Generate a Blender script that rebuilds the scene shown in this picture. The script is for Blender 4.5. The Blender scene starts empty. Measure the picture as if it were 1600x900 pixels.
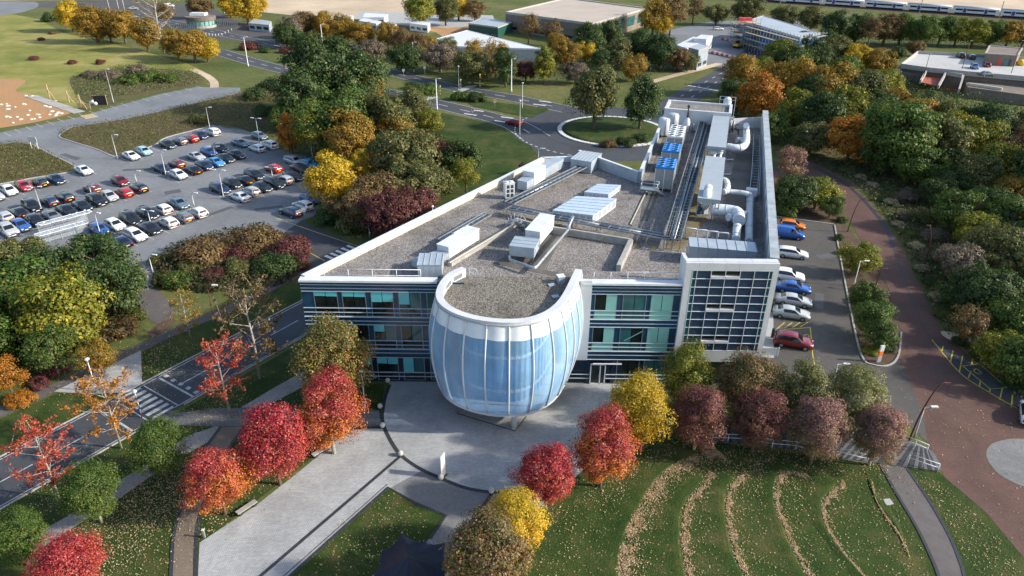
import bpy, bmesh, math, random
import numpy as np
from mathutils import Vector, Matrix
random.seed(7)
SC = bpy.context.scene
COL = SC.collection
PI = math.pi
# ------------------------------------------------------------------ camera
F_PX, PITCH, CAM_H, ROLL = 1110.0, math.radians(28.0), 50.0, math.radians(0.6)
cam_data = bpy.data.cameras.new('camera')
cam = bpy.data.objects.new('camera', cam_data)
COL.objects.link(cam)
cam_data.sensor_width = 36.0
cam_data.lens = F_PX / 1600.0 * 36.0
cam_data.clip_start = 0.5
cam_data.clip_end = 6000.0
cam.matrix_world = Matrix.Translation((0, 0, CAM_H)) @ Matrix.Rotation(PI / 2 - PITCH, 4, 'X') @ Matrix.Rotation(ROLL, 4, 'Z')
SC.camera = cam
# ------------------------------------------------------------------ light
SUN_EL, SUN_AZ = math.radians(27.0), math.radians(-7.0)      # azimuth from +X towards +Y
sun_dir = Vector((math.cos(SUN_EL) * math.cos(SUN_AZ), math.cos(SUN_EL) * math.sin(SUN_AZ), math.sin(SUN_EL)))
world = bpy.data.worlds.new('World')
SC.world = world
world.use_nodes = True
wn = world.node_tree
wn.nodes.clear()
w_out = wn.nodes.new('ShaderNodeOutputWorld')
w_bg = wn.nodes.new('ShaderNodeBackground')
w_sky = wn.nodes.new('ShaderNodeTexSky')
w_sky.sky_type = 'NISHITA'
w_sky.sun_disc = False
w_sky.sun_elevation = SUN_EL
w_sky.sun_rotation = PI / 2 - SUN_AZ
w_sky.air_density = 1.0
w_sky.dust_density = 1.6
w_bg.inputs['Strength'].default_value = 0.15
wn.links.new(w_sky.outputs[0], w_bg.inputs[0])
wn.links.new(w_bg.outputs[0], w_out.inputs[0])
sun_data = bpy.data.lights.new('sun', 'SUN')
sun_data.energy = 4.0
sun_data.angle = math.radians(1.5)
sun_data.color = (1.0, 0.92, 0.79)
sun = bpy.data.objects.new('sun', sun_data)
COL.objects.link(sun)
sun.rotation_euler = sun_dir.to_track_quat('Z', 'Y').to_euler()
sun.location = (60, 0, 80)
SC.view_settings.view_transform = 'Standard'
SC.view_settings.look = 'None'
SC.view_settings.gamma = 1.0
SC.view_settings.exposure = 0.75
SC.view_settings.use_curve_mapping = False
# ------------------------------------------------------------------ photo pixel -> place
def ray(px, py):
    x, y = px - 800.0, 450.0 - py
    x, y = x * math.cos(ROLL) - y * math.sin(ROLL), x * math.sin(ROLL) + y * math.cos(ROLL)
    return (x, F_PX * math.cos(PITCH) + y * math.sin(PITCH), -F_PX * math.sin(PITCH) + y * math.cos(PITCH))
def W(px, py, h=0.0):                       # the point at height h seen at that pixel
    r = ray(px, py)
    t = (h - CAM_H) / r[2]
    return Vector((r[0] * t, r[1] * t, h))
def WY(px, py, Y):                          # the point on the vertical plane y = Y
    r = ray(px, py)
    t = Y / r[1]
    return Vector((r[0] * t, Y, CAM_H + r[2] * t))
def depth(p):
    d = Vector(p) - Vector((0, 0, CAM_H))
    return d.y * math.cos(PITCH) - d.z * math.sin(PITCH)
# ------------------------------------------------------------------ objects
LABELS = {}
def tag(o, label, cat, group=None):
    o['label'] = label
    o['category'] = cat
    if group: o['group'] = group
    LABELS.setdefault(label, []).append(o.name)
    return o
def thing(name, label, cat, loc=(0, 0, 0), rz=0.0, group=None):
    o = bpy.data.objects.new(name, None)
    COL.objects.link(o)
    o.empty_display_size = 0.5
    o.location = loc
    o.rotation_euler = (0, 0, rz)
    return tag(o, label, cat, group)
def link(name, me, parent=None, loc=None, rz=None, label=None):
    o = bpy.data.objects.new(name, me)
    COL.objects.link(o)
    if parent: o.parent = parent
    if loc is not None: o.location = loc
    if rz is not None: o.rotation_euler = (0, 0, rz)
    if label: o['label'] = label
    return o
def struct(o, kind='structure'):
    o['kind'] = kind
    return o
def copy_tree(o, parent=None):
    c = o.copy()
    COL.objects.link(c)
    c.parent = parent
    for ch in list(o.children):
        copy_tree(ch, c)
    return c
class MB:
    """collects faces; build() makes ONE mesh object"""
    def __init__(s): s.v = []; s.f = []; s.mi = []; s.m = 0; s.smooth = set()
    def add(s, vs, fs, smooth=False):
        b = len(s.v)
        s.v += [tuple(v) for v in vs]
        for f in fs:
            if smooth: s.smooth.add(len(s.f))
            s.f.append([b + i for i in f])
            s.mi.append(s.m)
        return s
    def box(s, c, d, rz=0.0):
        cx, cy, cz = c; x, y, z = d[0] / 2, d[1] / 2, d[2] / 2
        ca, sa = math.cos(rz), math.sin(rz)
        vs = []
        for k in (-z, z):
            for (i, j) in ((-x, -y), (x, -y), (x, y), (-x, y)):
                vs.append((cx + i * ca - j * sa, cy + i * sa + j * ca, cz + k))
        return s.add(vs, [(3, 2, 1, 0), (4, 5, 6, 7), (0, 1, 5, 4), (1, 2, 6, 5), (2, 3, 7, 6), (3, 0, 4, 7)])
    def prism(s, poly, z0, z1, cap=True):
        n = len(poly)
        a = sum(poly[i][0] * poly[(i + 1) % n][1] - poly[(i + 1) % n][0] * poly[i][1] for i in range(n))
        if a < 0: poly = poly[::-1]
        vs = [(p[0], p[1], z0) for p in poly] + [(p[0], p[1], z1) for p in poly]
        fs = [(i, (i + 1) % n, n + (i + 1) % n, n + i) for i in range(n)]
        if cap: fs += [tuple(range(n, 2 * n)), tuple(range(n - 1, -1, -1))]
        return s.add(vs, fs)
    def bar(s, a, b, w, h=None):                 # box section from a to b
        h = h or w
        a, b = Vector(a), Vector(b)
        d = (b - a).normalized()
        up = Vector((0, 0, 1)) if abs(d.z) < 0.95 else Vector((1, 0, 0))
        sx = d.cross(up).normalized() * w / 2
        sy = sx.normalized().cross(d).normalized() * h / 2
        vs = [p + i * sx + j * sy for p in (a, b) for (i, j) in ((-1, -1), (1, -1), (1, 1), (-1, 1))]
        return s.add(vs, [(0, 1, 2, 3), (7, 6, 5, 4), (1, 0, 4, 5), (2, 1, 5, 6), (3, 2, 6, 7), (0, 3, 7, 4)])
    def tube(s, pts, r, n=8, r2=None, cap=True):
        pts = [Vector(p) for p in pts]
        N = len(pts); vs = []; ref = None
        for i, p in enumerate(pts):
            d = (pts[min(i + 1, N - 1)] - pts[max(i - 1, 0)]).normalized()
            if ref is None or abs(ref.dot(d)) > 0.98:
                ref = Vector((0, 0, 1)) if abs(d.z) < 0.9 else Vector((1, 0, 0))
            a = d.cross(ref).normalized(); b = a.cross(d).normalized(); ref = b
            if isinstance(r, (list, tuple)): rr = r[i]
            else: rr = r if r2 is None else r + (r2 - r) * i / (N - 1)
            for k in range(n):
                t = 2 * PI * k / n
                vs.append(p + a * math.cos(t) * rr + b * math.sin(t) * rr)
        fs = []
        for i in range(N - 1):
            for k in range(n):
                fs.append((i * n + (k + 1) % n, i * n + k, (i + 1) * n + k, (i + 1) * n + (k + 1) % n))
        s.add(vs, fs, smooth=n > 5)
        if cap:
            b = len(s.v) - len(vs)
            s.f.append([b + k for k in range(n)]); s.mi.append(s.m)
            s.f.append([b + (N - 1) * n + k for k in range(n - 1, -1, -1)]); s.mi.append(s.m)
        return s
    def cyl(s, c, r, h, n=12, r2=None):
        return s.tube([(c[0], c[1], c[2]), (c[0], c[1], c[2] + h)], r, n, r2)
    def lathe(s, prof, c=(0, 0, 0), n=16, smooth=True):
        vs = []; fs = []
        for (r, z) in prof:
            for k in range(n):
                t = 2 * PI * k / n
                vs.append((c[0] + r * math.cos(t), c[1] + r * math.sin(t), c[2] + z))
        for i in range(len(prof) - 1):
            for k in range(n):
                fs.append((i * n + k, i * n + (k + 1) % n, (i + 1) * n + (k + 1) % n, (i + 1) * n + k))
        return s.add(vs, fs, smooth)
    def quad(s, a, b, c, d): return s.add([a, b, c, d], [(0, 1, 2, 3)])
    def mesh(s, name, mats):
        me = bpy.data.meshes.new(name)
        me.from_pydata(s.v, [], s.f)
        for m in (mats if isinstance(mats, (list, tuple)) else [mats]): me.materials.append(m)
        if isinstance(mats, (list, tuple)) and len(mats) > 1:
            me.polygons.foreach_set('material_index', s.mi)
        if s.smooth:
            me.polygons.foreach_set('use_smooth', [i in s.smooth for i in range(len(s.f))])
        me.update()
        return me
    def build(s, name, mats, parent=None, loc=None, rz=None, label=None):
        return link(name, s.mesh(name, mats), parent, loc, rz, label)
# ------------------------------------------------------------------ materials
def nodes_of(name):
    m = bpy.data.materials.new(name)
    m.use_nodes = True
    nt = m.node_tree
    nt.nodes.clear()
    return m, nt, nt.nodes.new('ShaderNodeOutputMaterial')
def ramp(nt, fac, stops):
    r = nt.nodes.new('ShaderNodeValToRGB')
    el = r.color_ramp.elements
    while len(el) < len(stops): el.new(0.5)
    for e, (p, c) in zip(el, stops):
        e.position = p
        e.color = (c[0], c[1], c[2], 1)
    nt.links.new(fac, r.inputs[0])
    return r.outputs[0]
def noise(nt, scale, detail=4, rough=0.6, vec=None, dist=0.0):
    n = nt.nodes.new('ShaderNodeTexNoise')
    n.inputs['Scale'].default_value = scale
    n.inputs['Detail'].default_value = detail
    n.inputs['Roughness'].default_value = rough
    n.inputs['Distortion'].default_value = dist
    if vec is not None: nt.links.new(vec, n.inputs['Vector'])
    return n.outputs['Fac']
def pos(nt): return nt.nodes.new('ShaderNodeNewGeometry').outputs['Position']
def mixc(nt, fac, a, b, mode='MIX'):
    m = nt.nodes.new('ShaderNodeMix')
    m.data_type = 'RGBA'
    m.blend_type = mode
    for sock, val in ((m.inputs[0], fac), (m.inputs[6], a), (m.inputs[7], b)):
        if hasattr(val, 'is_linked'): nt.links.new(val, sock)
        elif isinstance(val, (int, float)): sock.default_value = val
        else: sock.default_value = (val[0], val[1], val[2], 1)
    return m.outputs[2]
def mth(nt, op, a, b=0.0, c=None):
    m = nt.nodes.new('ShaderNodeMath')
    m.operation = op
    for i, val in enumerate((a, b) if c is None else (a, b, c)):
        if hasattr(val, 'is_linked'): nt.links.new(val, m.inputs[i])
        else: m.inputs[i].default_value = val
    return m.outputs[0]
def principled(nt, out, color, rough=0.6, metal=0.0, spec=0.5, coat=0.0, normal=None):
    p = nt.nodes.new('ShaderNodeBsdfPrincipled')
    for sock, val in ((p.inputs['Base Color'], color), (p.inputs['Roughness'], rough), (p.inputs['Metallic'], metal)):
        if hasattr(val, 'is_linked'): nt.links.new(val, sock)
        elif isinstance(val, (int, float)): sock.default_value = val
        else: sock.default_value = (val[0], val[1], val[2], 1)
    p.inputs['Specular IOR Level'].default_value = spec
    p.inputs['Coat Weight'].default_value = coat
    p.inputs['Coat Roughness'].default_value = 0.08
    if normal is not None: nt.links.new(normal, p.inputs['Normal'])
    if out: nt.links.new(p.outputs[0], out.inputs[0])
    return p
def bumpn(nt, h, strength=0.3, dist=0.05):
    b = nt.nodes.new('ShaderNodeBump')
    b.inputs['Strength'].default_value = strength
    b.inputs['Distance'].default_value = dist
    nt.links.new(h, b.inputs['Height'])
    return b.outputs[0]
def mat(name, col, rough=0.6, metal=0.0, var=0.12, scale=1.2, spec=0.4, coat=0.0, fine=0.0, fscale=30.0, bump=0.0, col2=None):
    m, nt, out = nodes_of(name)
    P = pos(nt)
    lo = col2 or [c * (1 - var) for c in col]
    hi = col if col2 else [min(1, c * (1 + var)) for c in col]
    n1 = noise(nt, scale, 5, 0.62, P)
    c = ramp(nt, n1, [(0.32, lo), (0.68, hi)])
    normal = None
    if fine or bump:
        n2 = noise(nt, fscale, 3, 0.7, P)
        if fine:
            g = ramp(nt, n2, [(0.3, [1 - fine] * 3), (0.7, [1 + fine] * 3)])
            c = mixc(nt, 1.0, c, g, 'MULTIPLY')
        if bump: normal = bumpn(nt, n2, bump)
    principled(nt, out, c, rough, metal, spec, coat, normal)
    return m
M = {}
M['white_metal'] = mat('white_metal', (0.62, 0.65, 0.68), 0.45, 0, 0.10, 0.7)
M['white_clad'] = mat('white_cladding', (0.56, 0.58, 0.60), 0.5, 0, 0.09, 0.5)
M['grey_metal'] = mat('grey_metal', (0.42, 0.46, 0.50), 0.42, 0.25, 0.10, 0.8)
M['roof_unit'] = mat('roof_unit_metal', (0.38, 0.44, 0.50), 0.4, 0.2, 0.12, 0.6)
M['galv'] = mat('galvanised_steel', (0.34, 0.38, 0.42), 0.4, 0.6, 0.2, 2.5)
M['dark_metal'] = mat('dark_metal', (0.045, 0.055, 0.065), 0.5, 0.3, 0.25, 2)
M['black'] = mat('black_rubber', (0.012, 0.013, 0.015), 0.7)
M['concrete'] = mat('concrete', (0.33, 0.32, 0.30), 0.85, 0, 0.2, 0.8, fine=0.12, fscale=6)
M['coping'] = mat('pale_coping', (0.55, 0.52, 0.43), 0.8, 0, 0.12, 1)
M['navy_clad'] = mat('navy_glass_cladding', (0.014, 0.058, 0.105), 0.14, 0, 0.2, 0.4, 0.7)
M['navy_dark'] = mat('dark_navy_cladding', (0.008, 0.022, 0.044), 0.15, 0, 0.2, 0.4, 0.7)
M['glass_dark'] = mat('dark_window_glass', (0.010, 0.017, 0.018), 0.06, 0, 0.5, 0.6, 0.8)
M['glass_teal'] = mat('teal_window_glass', (0.030, 0.105, 0.115), 0.08, 0, 0.25, 0.3, 0.8)
M['blind_teal'] = mat('teal_window_blind', (0.11, 0.50, 0.53), 0.30, 0, 0.08, 0.6, 0.6, 0.6)
M['blind_green'] = mat('green_tinted_blind', (0.22, 0.48, 0.43), 0.30, 0, 0.10, 0.5, 0.6, 0.6)
M['blue_fan'] = mat('blue_chiller_paint', (0.02, 0.20, 0.55), 0.4, 0, 0.1, 1)
M['trunk'] = mat('tree_bark', (0.13, 0.10, 0.075), 0.9, 0, 0.3, 3, fine=0.2)
M['pale_trunk'] = mat('pale_bark', (0.38, 0.34, 0.29), 0.9, 0, 0.25, 3)
M['paint_white'] = mat('road_paint', (0.62, 0.63, 0.62), 0.7, 0, 0.2, 2.0)
M['paint_street'] = mat('shade_dimmed_paint', (0.40, 0.42, 0.43), 0.8, 0, 0.3, 1.2)  # white paint darkened to carry tree shade on the street; bay lines share it
M['paint_worn'] = mat('worn_road_paint', (0.34, 0.34, 0.31), 0.8, 0, 0.25, 1.6)
M['paint_yellow'] = mat('yellow_road_paint', (0.55, 0.43, 0.06), 0.7, 0, 0.3, 2.0)
M['lamp_white'] = mat('lamp_post_paint', (0.62, 0.63, 0.63), 0.45)
M['lamp_grey'] = mat('lamp_post_steel', (0.36, 0.37, 0.38), 0.45, 0.4)
M['corten'] = mat('rusty_brown_steel', (0.085, 0.035, 0.022), 0.7, 0.2, 0.2)
M['orange'] = mat('orange_plastic', (0.75, 0.17, 0.03), 0.5)
M['red'] = mat('red_plastic', (0.62, 0.05, 0.04), 0.5)
M['timber'] = mat('pale_timber', (0.48, 0.36, 0.20), 0.8, 0, 0.15, 2)
# ================================================================== GROUND
def grass_mat(name, a, b, c, big=0.035, mid=0.5, leaf=0.0):
    m, nt, out = nodes_of(name)
    P = pos(nt)
    n1 = noise(nt, big, 5, 0.6, P, 0.3)
    n2 = noise(nt, mid, 6, 0.68, P)
    n3 = noise(nt, 7.0, 3, 0.7, P)
    k = mth(nt, 'ADD', mth(nt, 'MULTIPLY', n1, 0.55), mth(nt, 'MULTIPLY', n2, 0.45))
    col = ramp(nt, k, [(0.36, a), (0.5, b), (0.63, c)])
    g = ramp(nt, n3, [(0.3, [0.6] * 3), (0.7, [1.35] * 3)])
    col = mixc(nt, 1.0, col, g, 'MULTIPLY')
    principled(nt, out, col, 0.9, 0, 0.15, 0, bumpn(nt, n3, 0.6, 0.15))
    return m
M['grass'] = grass_mat('meadow_grass', (0.060, 0.085, 0.022), (0.100, 0.118, 0.036), (0.165, 0.150, 0.060))
M['lawn'] = grass_mat('mown_lawn', (0.020, 0.046, 0.009), (0.038, 0.064, 0.014), (0.088, 0.086, 0.030), 0.16, 0.55)
M['field'] = grass_mat('sunlit_field_grass', (0.140, 0.165, 0.036), (0.230, 0.225, 0.060), (0.340, 0.290, 0.110), 0.030, 0.12)
M['rough'] = grass_mat('rough_scrub_ground', (0.065, 0.075, 0.026), (0.110, 0.098, 0.042), (0.135, 0.085, 0.055), 0.08, 0.4)
M['soil'] = mat('orange_bare_soil', (0.42, 0.22, 0.085), 0.95, 0, 0.2, 0.15, fine=0.2, fscale=2.0, col2=(0.33, 0.20, 0.11))
M['mulch'] = mat('brown_bark_mulch', (0.085, 0.055, 0.036), 0.95, 0, 0.25, 0.5, fine=0.3, fscale=5)
M['sand'] = mat('pale_sandy_ground', (0.48, 0.38, 0.27), 0.95, 0, 0.2, 0.03, fine=0.12, fscale=0.6)
def tarmac(name, col, var=0.16, stain=0.25):
    m, nt, out = nodes_of(name)
    P = pos(nt)
    n1 = noise(nt, 0.09, 6, 0.65, P, 0.4)
    n2 = noise(nt, 1.1, 5, 0.7, P)
    n3 = noise(nt, 22, 2, 0.7, P)
    c = ramp(nt, n1, [(0.3, [x * (1 - stain) for x in col]), (0.68, [x * (1 + var) for x in col])])
    c = mixc(nt, 1.0, c, ramp(nt, n2, [(0.25, [0.82] * 3), (0.75, [1.14] * 3)]), 'MULTIPLY')
    c = mixc(nt, 1.0, c, ramp(nt, n3, [(0.2, [0.8] * 3), (0.8, [1.2] * 3)]), 'MULTIPLY')
    principled(nt, out, c, 0.82, 0, 0.3, 0, bumpn(nt, n3, 0.15, 0.01))
    return m
M['tarmac'] = tarmac('road_tarmac', (0.062, 0.068, 0.078))
M['lot'] = tarmac('car_park_tarmac', (0.185, 0.195, 0.208), 0.15, 0.2)
M['lot_dark'] = tarmac('staff_car_park_tarmac', (0.085, 0.080, 0.076), 0.2, 0.25)
M['path_tar'] = tarmac('footpath_tarmac', (0.115, 0.105, 0.105))
def paving(name, a, b, mortar, bw, bh, rot, scale=1.0, streak=0.0):
    m, nt, out = nodes_of(name)
    P = pos(nt)
    mp = nt.nodes.new('ShaderNodeMapping')
    mp.inputs['Rotation'].default_value = (0, 0, rot)
    nt.links.new(P, mp.inputs['Vector'])
    br = nt.nodes.new('ShaderNodeTexBrick')
    br.inputs['Color1'].default_value = (*a, 1)
    br.inputs['Color2'].default_value = (*b, 1)
    br.inputs['Mortar'].default_value = (*mortar, 1)
    br.inputs['Scale'].default_value = scale
    br.inputs['Mortar Size'].default_value = 0.012
    br.inputs['Brick Width'].default_value = bw
    br.inputs['Row Height'].default_value = bh
    nt.links.new(mp.outputs[0], br.inputs['Vector'])
    n1 = noise(nt, 0.22, 6, 0.65, P, 0.5)
    c = mixc(nt, 1.0, br.outputs[0], ramp(nt, n1, [(0.28, [0.74] * 3), (0.7, [1.16] * 3)]), 'MULTIPLY')
    if streak:
        mp2 = nt.nodes.new('ShaderNodeMapping')
        mp2.inputs['Rotation'].default_value = (0, 0, rot)
        mp2.inputs['Scale'].default_value = (0.5, 5.0, 1)
        nt.links.new(P, mp2.inputs['Vector'])
        n2 = noise(nt, 1.0, 4, 0.7, mp2.outputs[0])
        c = mixc(nt, 1.0, c, ramp(nt, n2, [(0.3, [1 - streak] * 3), (0.65, [1 + streak * 0.5] * 3)]), 'MULTIPLY')
    n3 = noise(nt, 9, 2, 0.7, P)
    c = mixc(nt, 1.0, c, ramp(nt, n3, [(0.25, [0.88] * 3), (0.75, [1.1] * 3)]), 'MULTIPLY')
    principled(nt, out, c, 0.8, 0, 0.3)
    return m
M['plaza'] = paving('pale_granite_setts', (0.43, 0.445, 0.45), (0.355, 0.37, 0.38), (0.20, 0.21, 0.22), 0.32, 0.16, -0.6, 1.0, 0.12)
M['plaza_grey'] = paving('grey_granite_setts', (0.22, 0.225, 0.225), (0.18, 0.185, 0.19), (0.12, 0.12, 0.12), 0.30, 0.15, 0.5, 1.0, 0.08)
M['slab'] = paving('pale_paving_slabs', (0.30, 0.29, 0.275), (0.255, 0.25, 0.24), (0.15, 0.15, 0.14), 0.6, 0.45, 1.0)
M['slab_dark'] = paving('dark_grey_slabs', (0.15, 0.155, 0.16), (0.12, 0.125, 0.13), (0.055, 0.055, 0.06), 0.45, 0.45, 0.0)
M['tan'] = paving('tan_block_paving', (0.205, 0.165, 0.125), (0.17, 0.14, 0.11), (0.11, 0.09, 0.07), 0.3, 0.15, 0.0)
M['brick_road'] = paving('red_brown_block_paving', (0.150, 0.078, 0.060), (0.115, 0.064, 0.054), (0.06, 0.045, 0.04), 0.25, 0.12, 0.4, 1.0, 0.1)
M['pale_conc'] = mat('pale_concrete_apron', (0.36, 0.37, 0.37), 0.85, 0, 0.12, 0.4, fine=0.1, fscale=3)
M['band'] = mat('black_granite_band', (0.035, 0.038, 0.043), 0.6, 0, 0.25, 2)
M['kerb'] = mat('pale_kerb_stone', (0.36, 0.35, 0.33), 0.85, 0, 0.15, 1.5)

from mathutils.geometry import delaunay_2d_cdt as cdt
def spline(pts, n=8, closed=False):
    pts = [Vector(p) for p in pts]
    N = len(pts); out = []
    for i in range(N if closed else N - 1):
        if closed: p0, p1, p2, p3 = pts[i - 1], pts[i], pts[(i + 1) % N], pts[(i + 2) % N]
        else: p0, p1, p2, p3 = pts[max(i - 1, 0)], pts[i], pts[i + 1], pts[min(i + 2, N - 1)]
        for k in range(n):
            t = k / n
            out.append(0.5 * ((2 * p1) + (p2 - p0) * t + (2 * p0 - 5 * p1 + 4 * p2 - p3) * t * t + (3 * p1 - p0 - 3 * p2 + p3) * t ** 3))
    if not closed: out.append(pts[-1])
    return out
def gp(px): return [W(x, y) for x, y in px]
def sheet(name, pts, z, m, kind='structure'):          # a flat polygon at height z
    me = bpy.data.meshes.new(name)
    a = sum(pts[i][0] * pts[(i + 1) % len(pts)][1] - pts[(i + 1) % len(pts)][0] * pts[i][1] for i in range(len(pts)))
    if a < 0: pts = pts[::-1]
    res = cdt([Vector((p[0], p[1])) for p in pts], [], [list(range(len(pts)))], 1, 1e-4)
    me.from_pydata([(v.x, v.y, z) for v in res[0]], [], res[2])
    me.materials.append(m)
    o = link(name, me)
    if kind: o['kind'] = kind
    return o
def strip_mesh(mb, pts, w, z, h=0.0):                  # ribbon (or kerb of height h) along pts
    pts = [Vector((p[0], p[1], 0)) for p in pts]
    L = []; R = []
    for i, p in enumerate(pts):
        d = (pts[min(i + 1, len(pts) - 1)] - pts[max(i - 1, 0)]).normalized()
        nrm = Vector((-d.y, d.x, 0)) * w / 2
        L.append(p + nrm); R.append(p - nrm)
    for i in range(len(pts) - 1):
        a, b, c, d = R[i], R[i + 1], L[i + 1], L[i]
        if h <= 0: mb.quad((a.x, a.y, z), (b.x, b.y, z), (c.x, c.y, z), (d.x, d.y, z))
        else: mb.prism([(a.x, a.y), (b.x, b.y), (c.x, c.y), (d.x, d.y)], z, z + h)
    return mb
def strip(name, pts, w, z, m, h=0.0, kind='structure'):
    o = strip_mesh(MB(), pts, w, z, h).build(name, m)
    if kind: o['kind'] = kind
    return o
def dashes(mb, pts, w, z, on, off, start=0.0):
    pts = [Vector((p[0], p[1], 0)) for p in pts]
    acc = -start
    for a, b in zip(pts, pts[1:]):
        L = (b - a).length; d = (b - a).normalized(); s = 0.0
        while s < L:
            ph = (acc + s) % (on + off)
            if ph < on:
                e = min(L, s + on - ph)
                strip_mesh(mb, [a + d * s, a + d * e], w, z)
                s = e + 1e-4
            else: s += on + off - ph + 1e-4
        acc += L

# one sheet to the horizon
sheet('ground', [(-1800, -60), (1800, -60), (1800, 2600), (-1800, 2600)], 0.0, M['grass'])
# fields, soil, sandy ground far away
sheet('field', gp([(-260, 205), (0, 196), (60, 180), (150, 164), (250, 135), (320, 112), (290, 98), (200, 74), (100, 52), (60, 30), (20, 22), (-260, 12)]), 0.010, M['field'])
sheet('bare_soil', spline(gp([(-120, 215), (-40, 205), (0, 200), (60, 190), (112, 176), (105, 168), (60, 150), (25, 142), (40, 126), (0, 123), (-120, 125)]), 4, True), 0.020, M['soil'])
sheet('sandy_ground', gp([(395, 8), (400, 18), (500, 28), (560, 30), (640, 30), (690, 22), (640, 3), (640, -30), (420, -30)]), 0.010, M['sand'])
sheet('far_road', spline(gp([(-200, 40), (0, 24), (45, 16), (60, 8), (30, 2), (-200, 8)]), 3, True), 0.014, M['lot'])
sheet('far_pale_ground', gp([(-300, 4), (-300, -6), (420, -14), (640, -12), (1000, -14), (1100, -9), (1000, -4), (640, -2), (420, -4)]), 0.014, M['sand'])
sheet('far_pale_ground', gp([(1300, 1), (1900, 40), (1900, 20), (1300, -22)]), 0.012, M['sand'])
sheet('construction_soil', gp([(620, 38), (680, 50), (700, 62), (760, 52), (790, 45), (775, 30), (700, 30)]), 0.012, M['soil'])
sheet('yard', gp([(556, 30), (600, 36), (700, 44), (775, 36), (770, 24), (640, 20), (560, 18)]), 0.018, M['pale_conc'])
sheet('site_yard', gp([(1055, 108), (1100, 104), (1160, 108), (1290, 66), (1240, 28), (1110, 34), (1060, 44), (1020, 52)]), 0.012, M['lot'])
# railway bed
rail_a, rail_b = W(1040, -8), W(1720, 38)
strip('railway_bed', [rail_a, rail_b], 17.0, 0.02, M['mulch'])
# main roads
up_c = spline(gp([(215, 22), (330, 49), (408, 66), (575, 104), (696, 134), (806, 154), (890, 172)]), 5)
lo_c = spline(gp([(338, 80), (440, 108.5), (650, 155), (741, 176.5), (800, 193), (838, 215)]), 5)
strip('dual_carriageway_far_lane', up_c, 7.6, 0.020, M['tarmac'])
strip('dual_carriageway_near_lane', lo_c, 8.2, 0.024, M['tarmac'])
RC = Vector((25.5, 181.0, 0)); RR = 14.2
sheet('roundabout_road', [(RC.x + 26 * math.cos(t * PI / 24), RC.y + 25 * math.sin(t * PI / 24)) for t in range(48)], 0.030, M['tarmac'])
sheet('road_splay', gp([(741, 186), (789, 199), (821, 218), (843, 246), (900, 246), (905, 170), (860, 166), (826, 186)]), 0.034, M['tarmac'])
ex = spline(gp([(1010, 200), (1052, 165), (1084, 144), (1122, 122), (1150, 106), (1160, 96), (1185, 78)]), 5)
strip('site_road', ex, 9.5, 0.028, M['tarmac'])
sheet('gatehouse_road', gp([(330, 60), (300, 50), (240, 42), (215, 28), (150, 16), (60, 12), (60, 2), (200, 0), (330, 10), (360, 30), (430, 45), (460, 62), (440, 72), (400, 66)]), 0.016, M['lot_dark'])
strip('tan_footpath', spline(gp([(1005, 132), (1050, 119), (1090, 109), (1125, 99)]), 4), 3.0, 0.022, M['sand'])
# splitter islands
sheet('splitter_grass', spline(gp([(772, 160), (855, 169.5), (838, 180), (826, 183.5), (770, 172), (735, 164), (735, 152)]), 3, True), 0.10, M['lawn'])
sheet('verge_grass', spline(gp([(338, 76), (383, 87), (440, 103), (560, 130), (640, 147), (690, 155), (700, 146), (640, 130), (560, 108), (440, 78), (360, 66)]), 3, True), 0.015, M['grass'])
sheet('hill_lawn', gp([(690, 176), (741, 187), (789, 200), (821, 219), (843, 247), (800, 300), (640, 350), (600, 280)]), 0.012, M['lawn'])
mk = MB()
dashes(mk, up_c, 0.22, 0.034, 4, 5)
dashes(mk, lo_c, 0.22, 0.038, 4, 5)
for c, w in ((up_c, 7.0), (lo_c, 7.6)):
    for s in (-1, 1):
        off = []
        for i, p in enumerate(c):
            d = (c[min(i + 1, len(c) - 1)] - c[max(i - 1, 0)]).normalized()
            off.append(p + Vector((-d.y, d.x, 0)) * s * w / 2)
        strip_mesh(mk, off, 0.14, 0.036)
mk.build('dual_carriageway_markings', M['paint_white'])['kind'] = 'structure'
mk = MB()
for off in (-1.6, 1.6):
    dashes(mk, [p + Vector((off * 0.9, off * -0.4, 0)) for p in ex], 0.2, 0.036, 3, 5)
for k in range(6):
    p = W(1078, 134).lerp(W(1118, 141), k / 5)
    strip_mesh(mk, [p + Vector((-0.3, -0.5, 0)), p + Vector((0.3, 0.5, 0))], 1.5, 0.036)
for k in range(9):                                           # far zebra crossing
    p = W(716, 143).lerp(W(738, 134), k / 8)
    strip_mesh(mk, [p + Vector((-1.6, -0.2, 0)), p + Vector((1.6, 0.2, 0))], 0.55, 0.036)
for k in range(7):                                           # near lanes of the same crossing
    p = W(652, 160).lerp(W(676, 152), k / 6)
    strip_mesh(mk, [p + Vector((-1.6, -0.2, 0)), p + Vector((1.6, 0.2, 0))], 0.55, 0.042)
for px in ((746, 173), (735, 179), (783, 190), (793, 184), (852, 159), (843, 164)):
    p = W(*px)
    strip_mesh(mk, [p + Vector((-1.8, 0.9, 0)), p + Vector((1.8, -0.9, 0))], 0.7, 0.042)
mk.build('road_arrow_markings', M['paint_white'])['kind'] = 'structure'
mk = MB()
arc = [(RC.x + 25.2 * math.cos(a), RC.y + 24.2 * math.sin(a)) for a in [math.radians(x) for x in range(150, 260, 3)]]
dashes(mk, [Vector((x, y, 0)) for x, y in arc], 0.25, 0.042, 1.0, 1.0)
mk.build('give_way_markings', M['paint_white'])['kind'] = 'structure'
sk = MB()
strip_mesh(sk, [Vector((RC.x + 18.2 * math.cos(a), RC.y + 17.8 * math.sin(a), 0)) for a in [math.radians(x) for x in range(165, 255, 4)]], 0.35, 0.040)
sk.build('tyre_marks', M['band'])['kind'] = 'structure'
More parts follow.
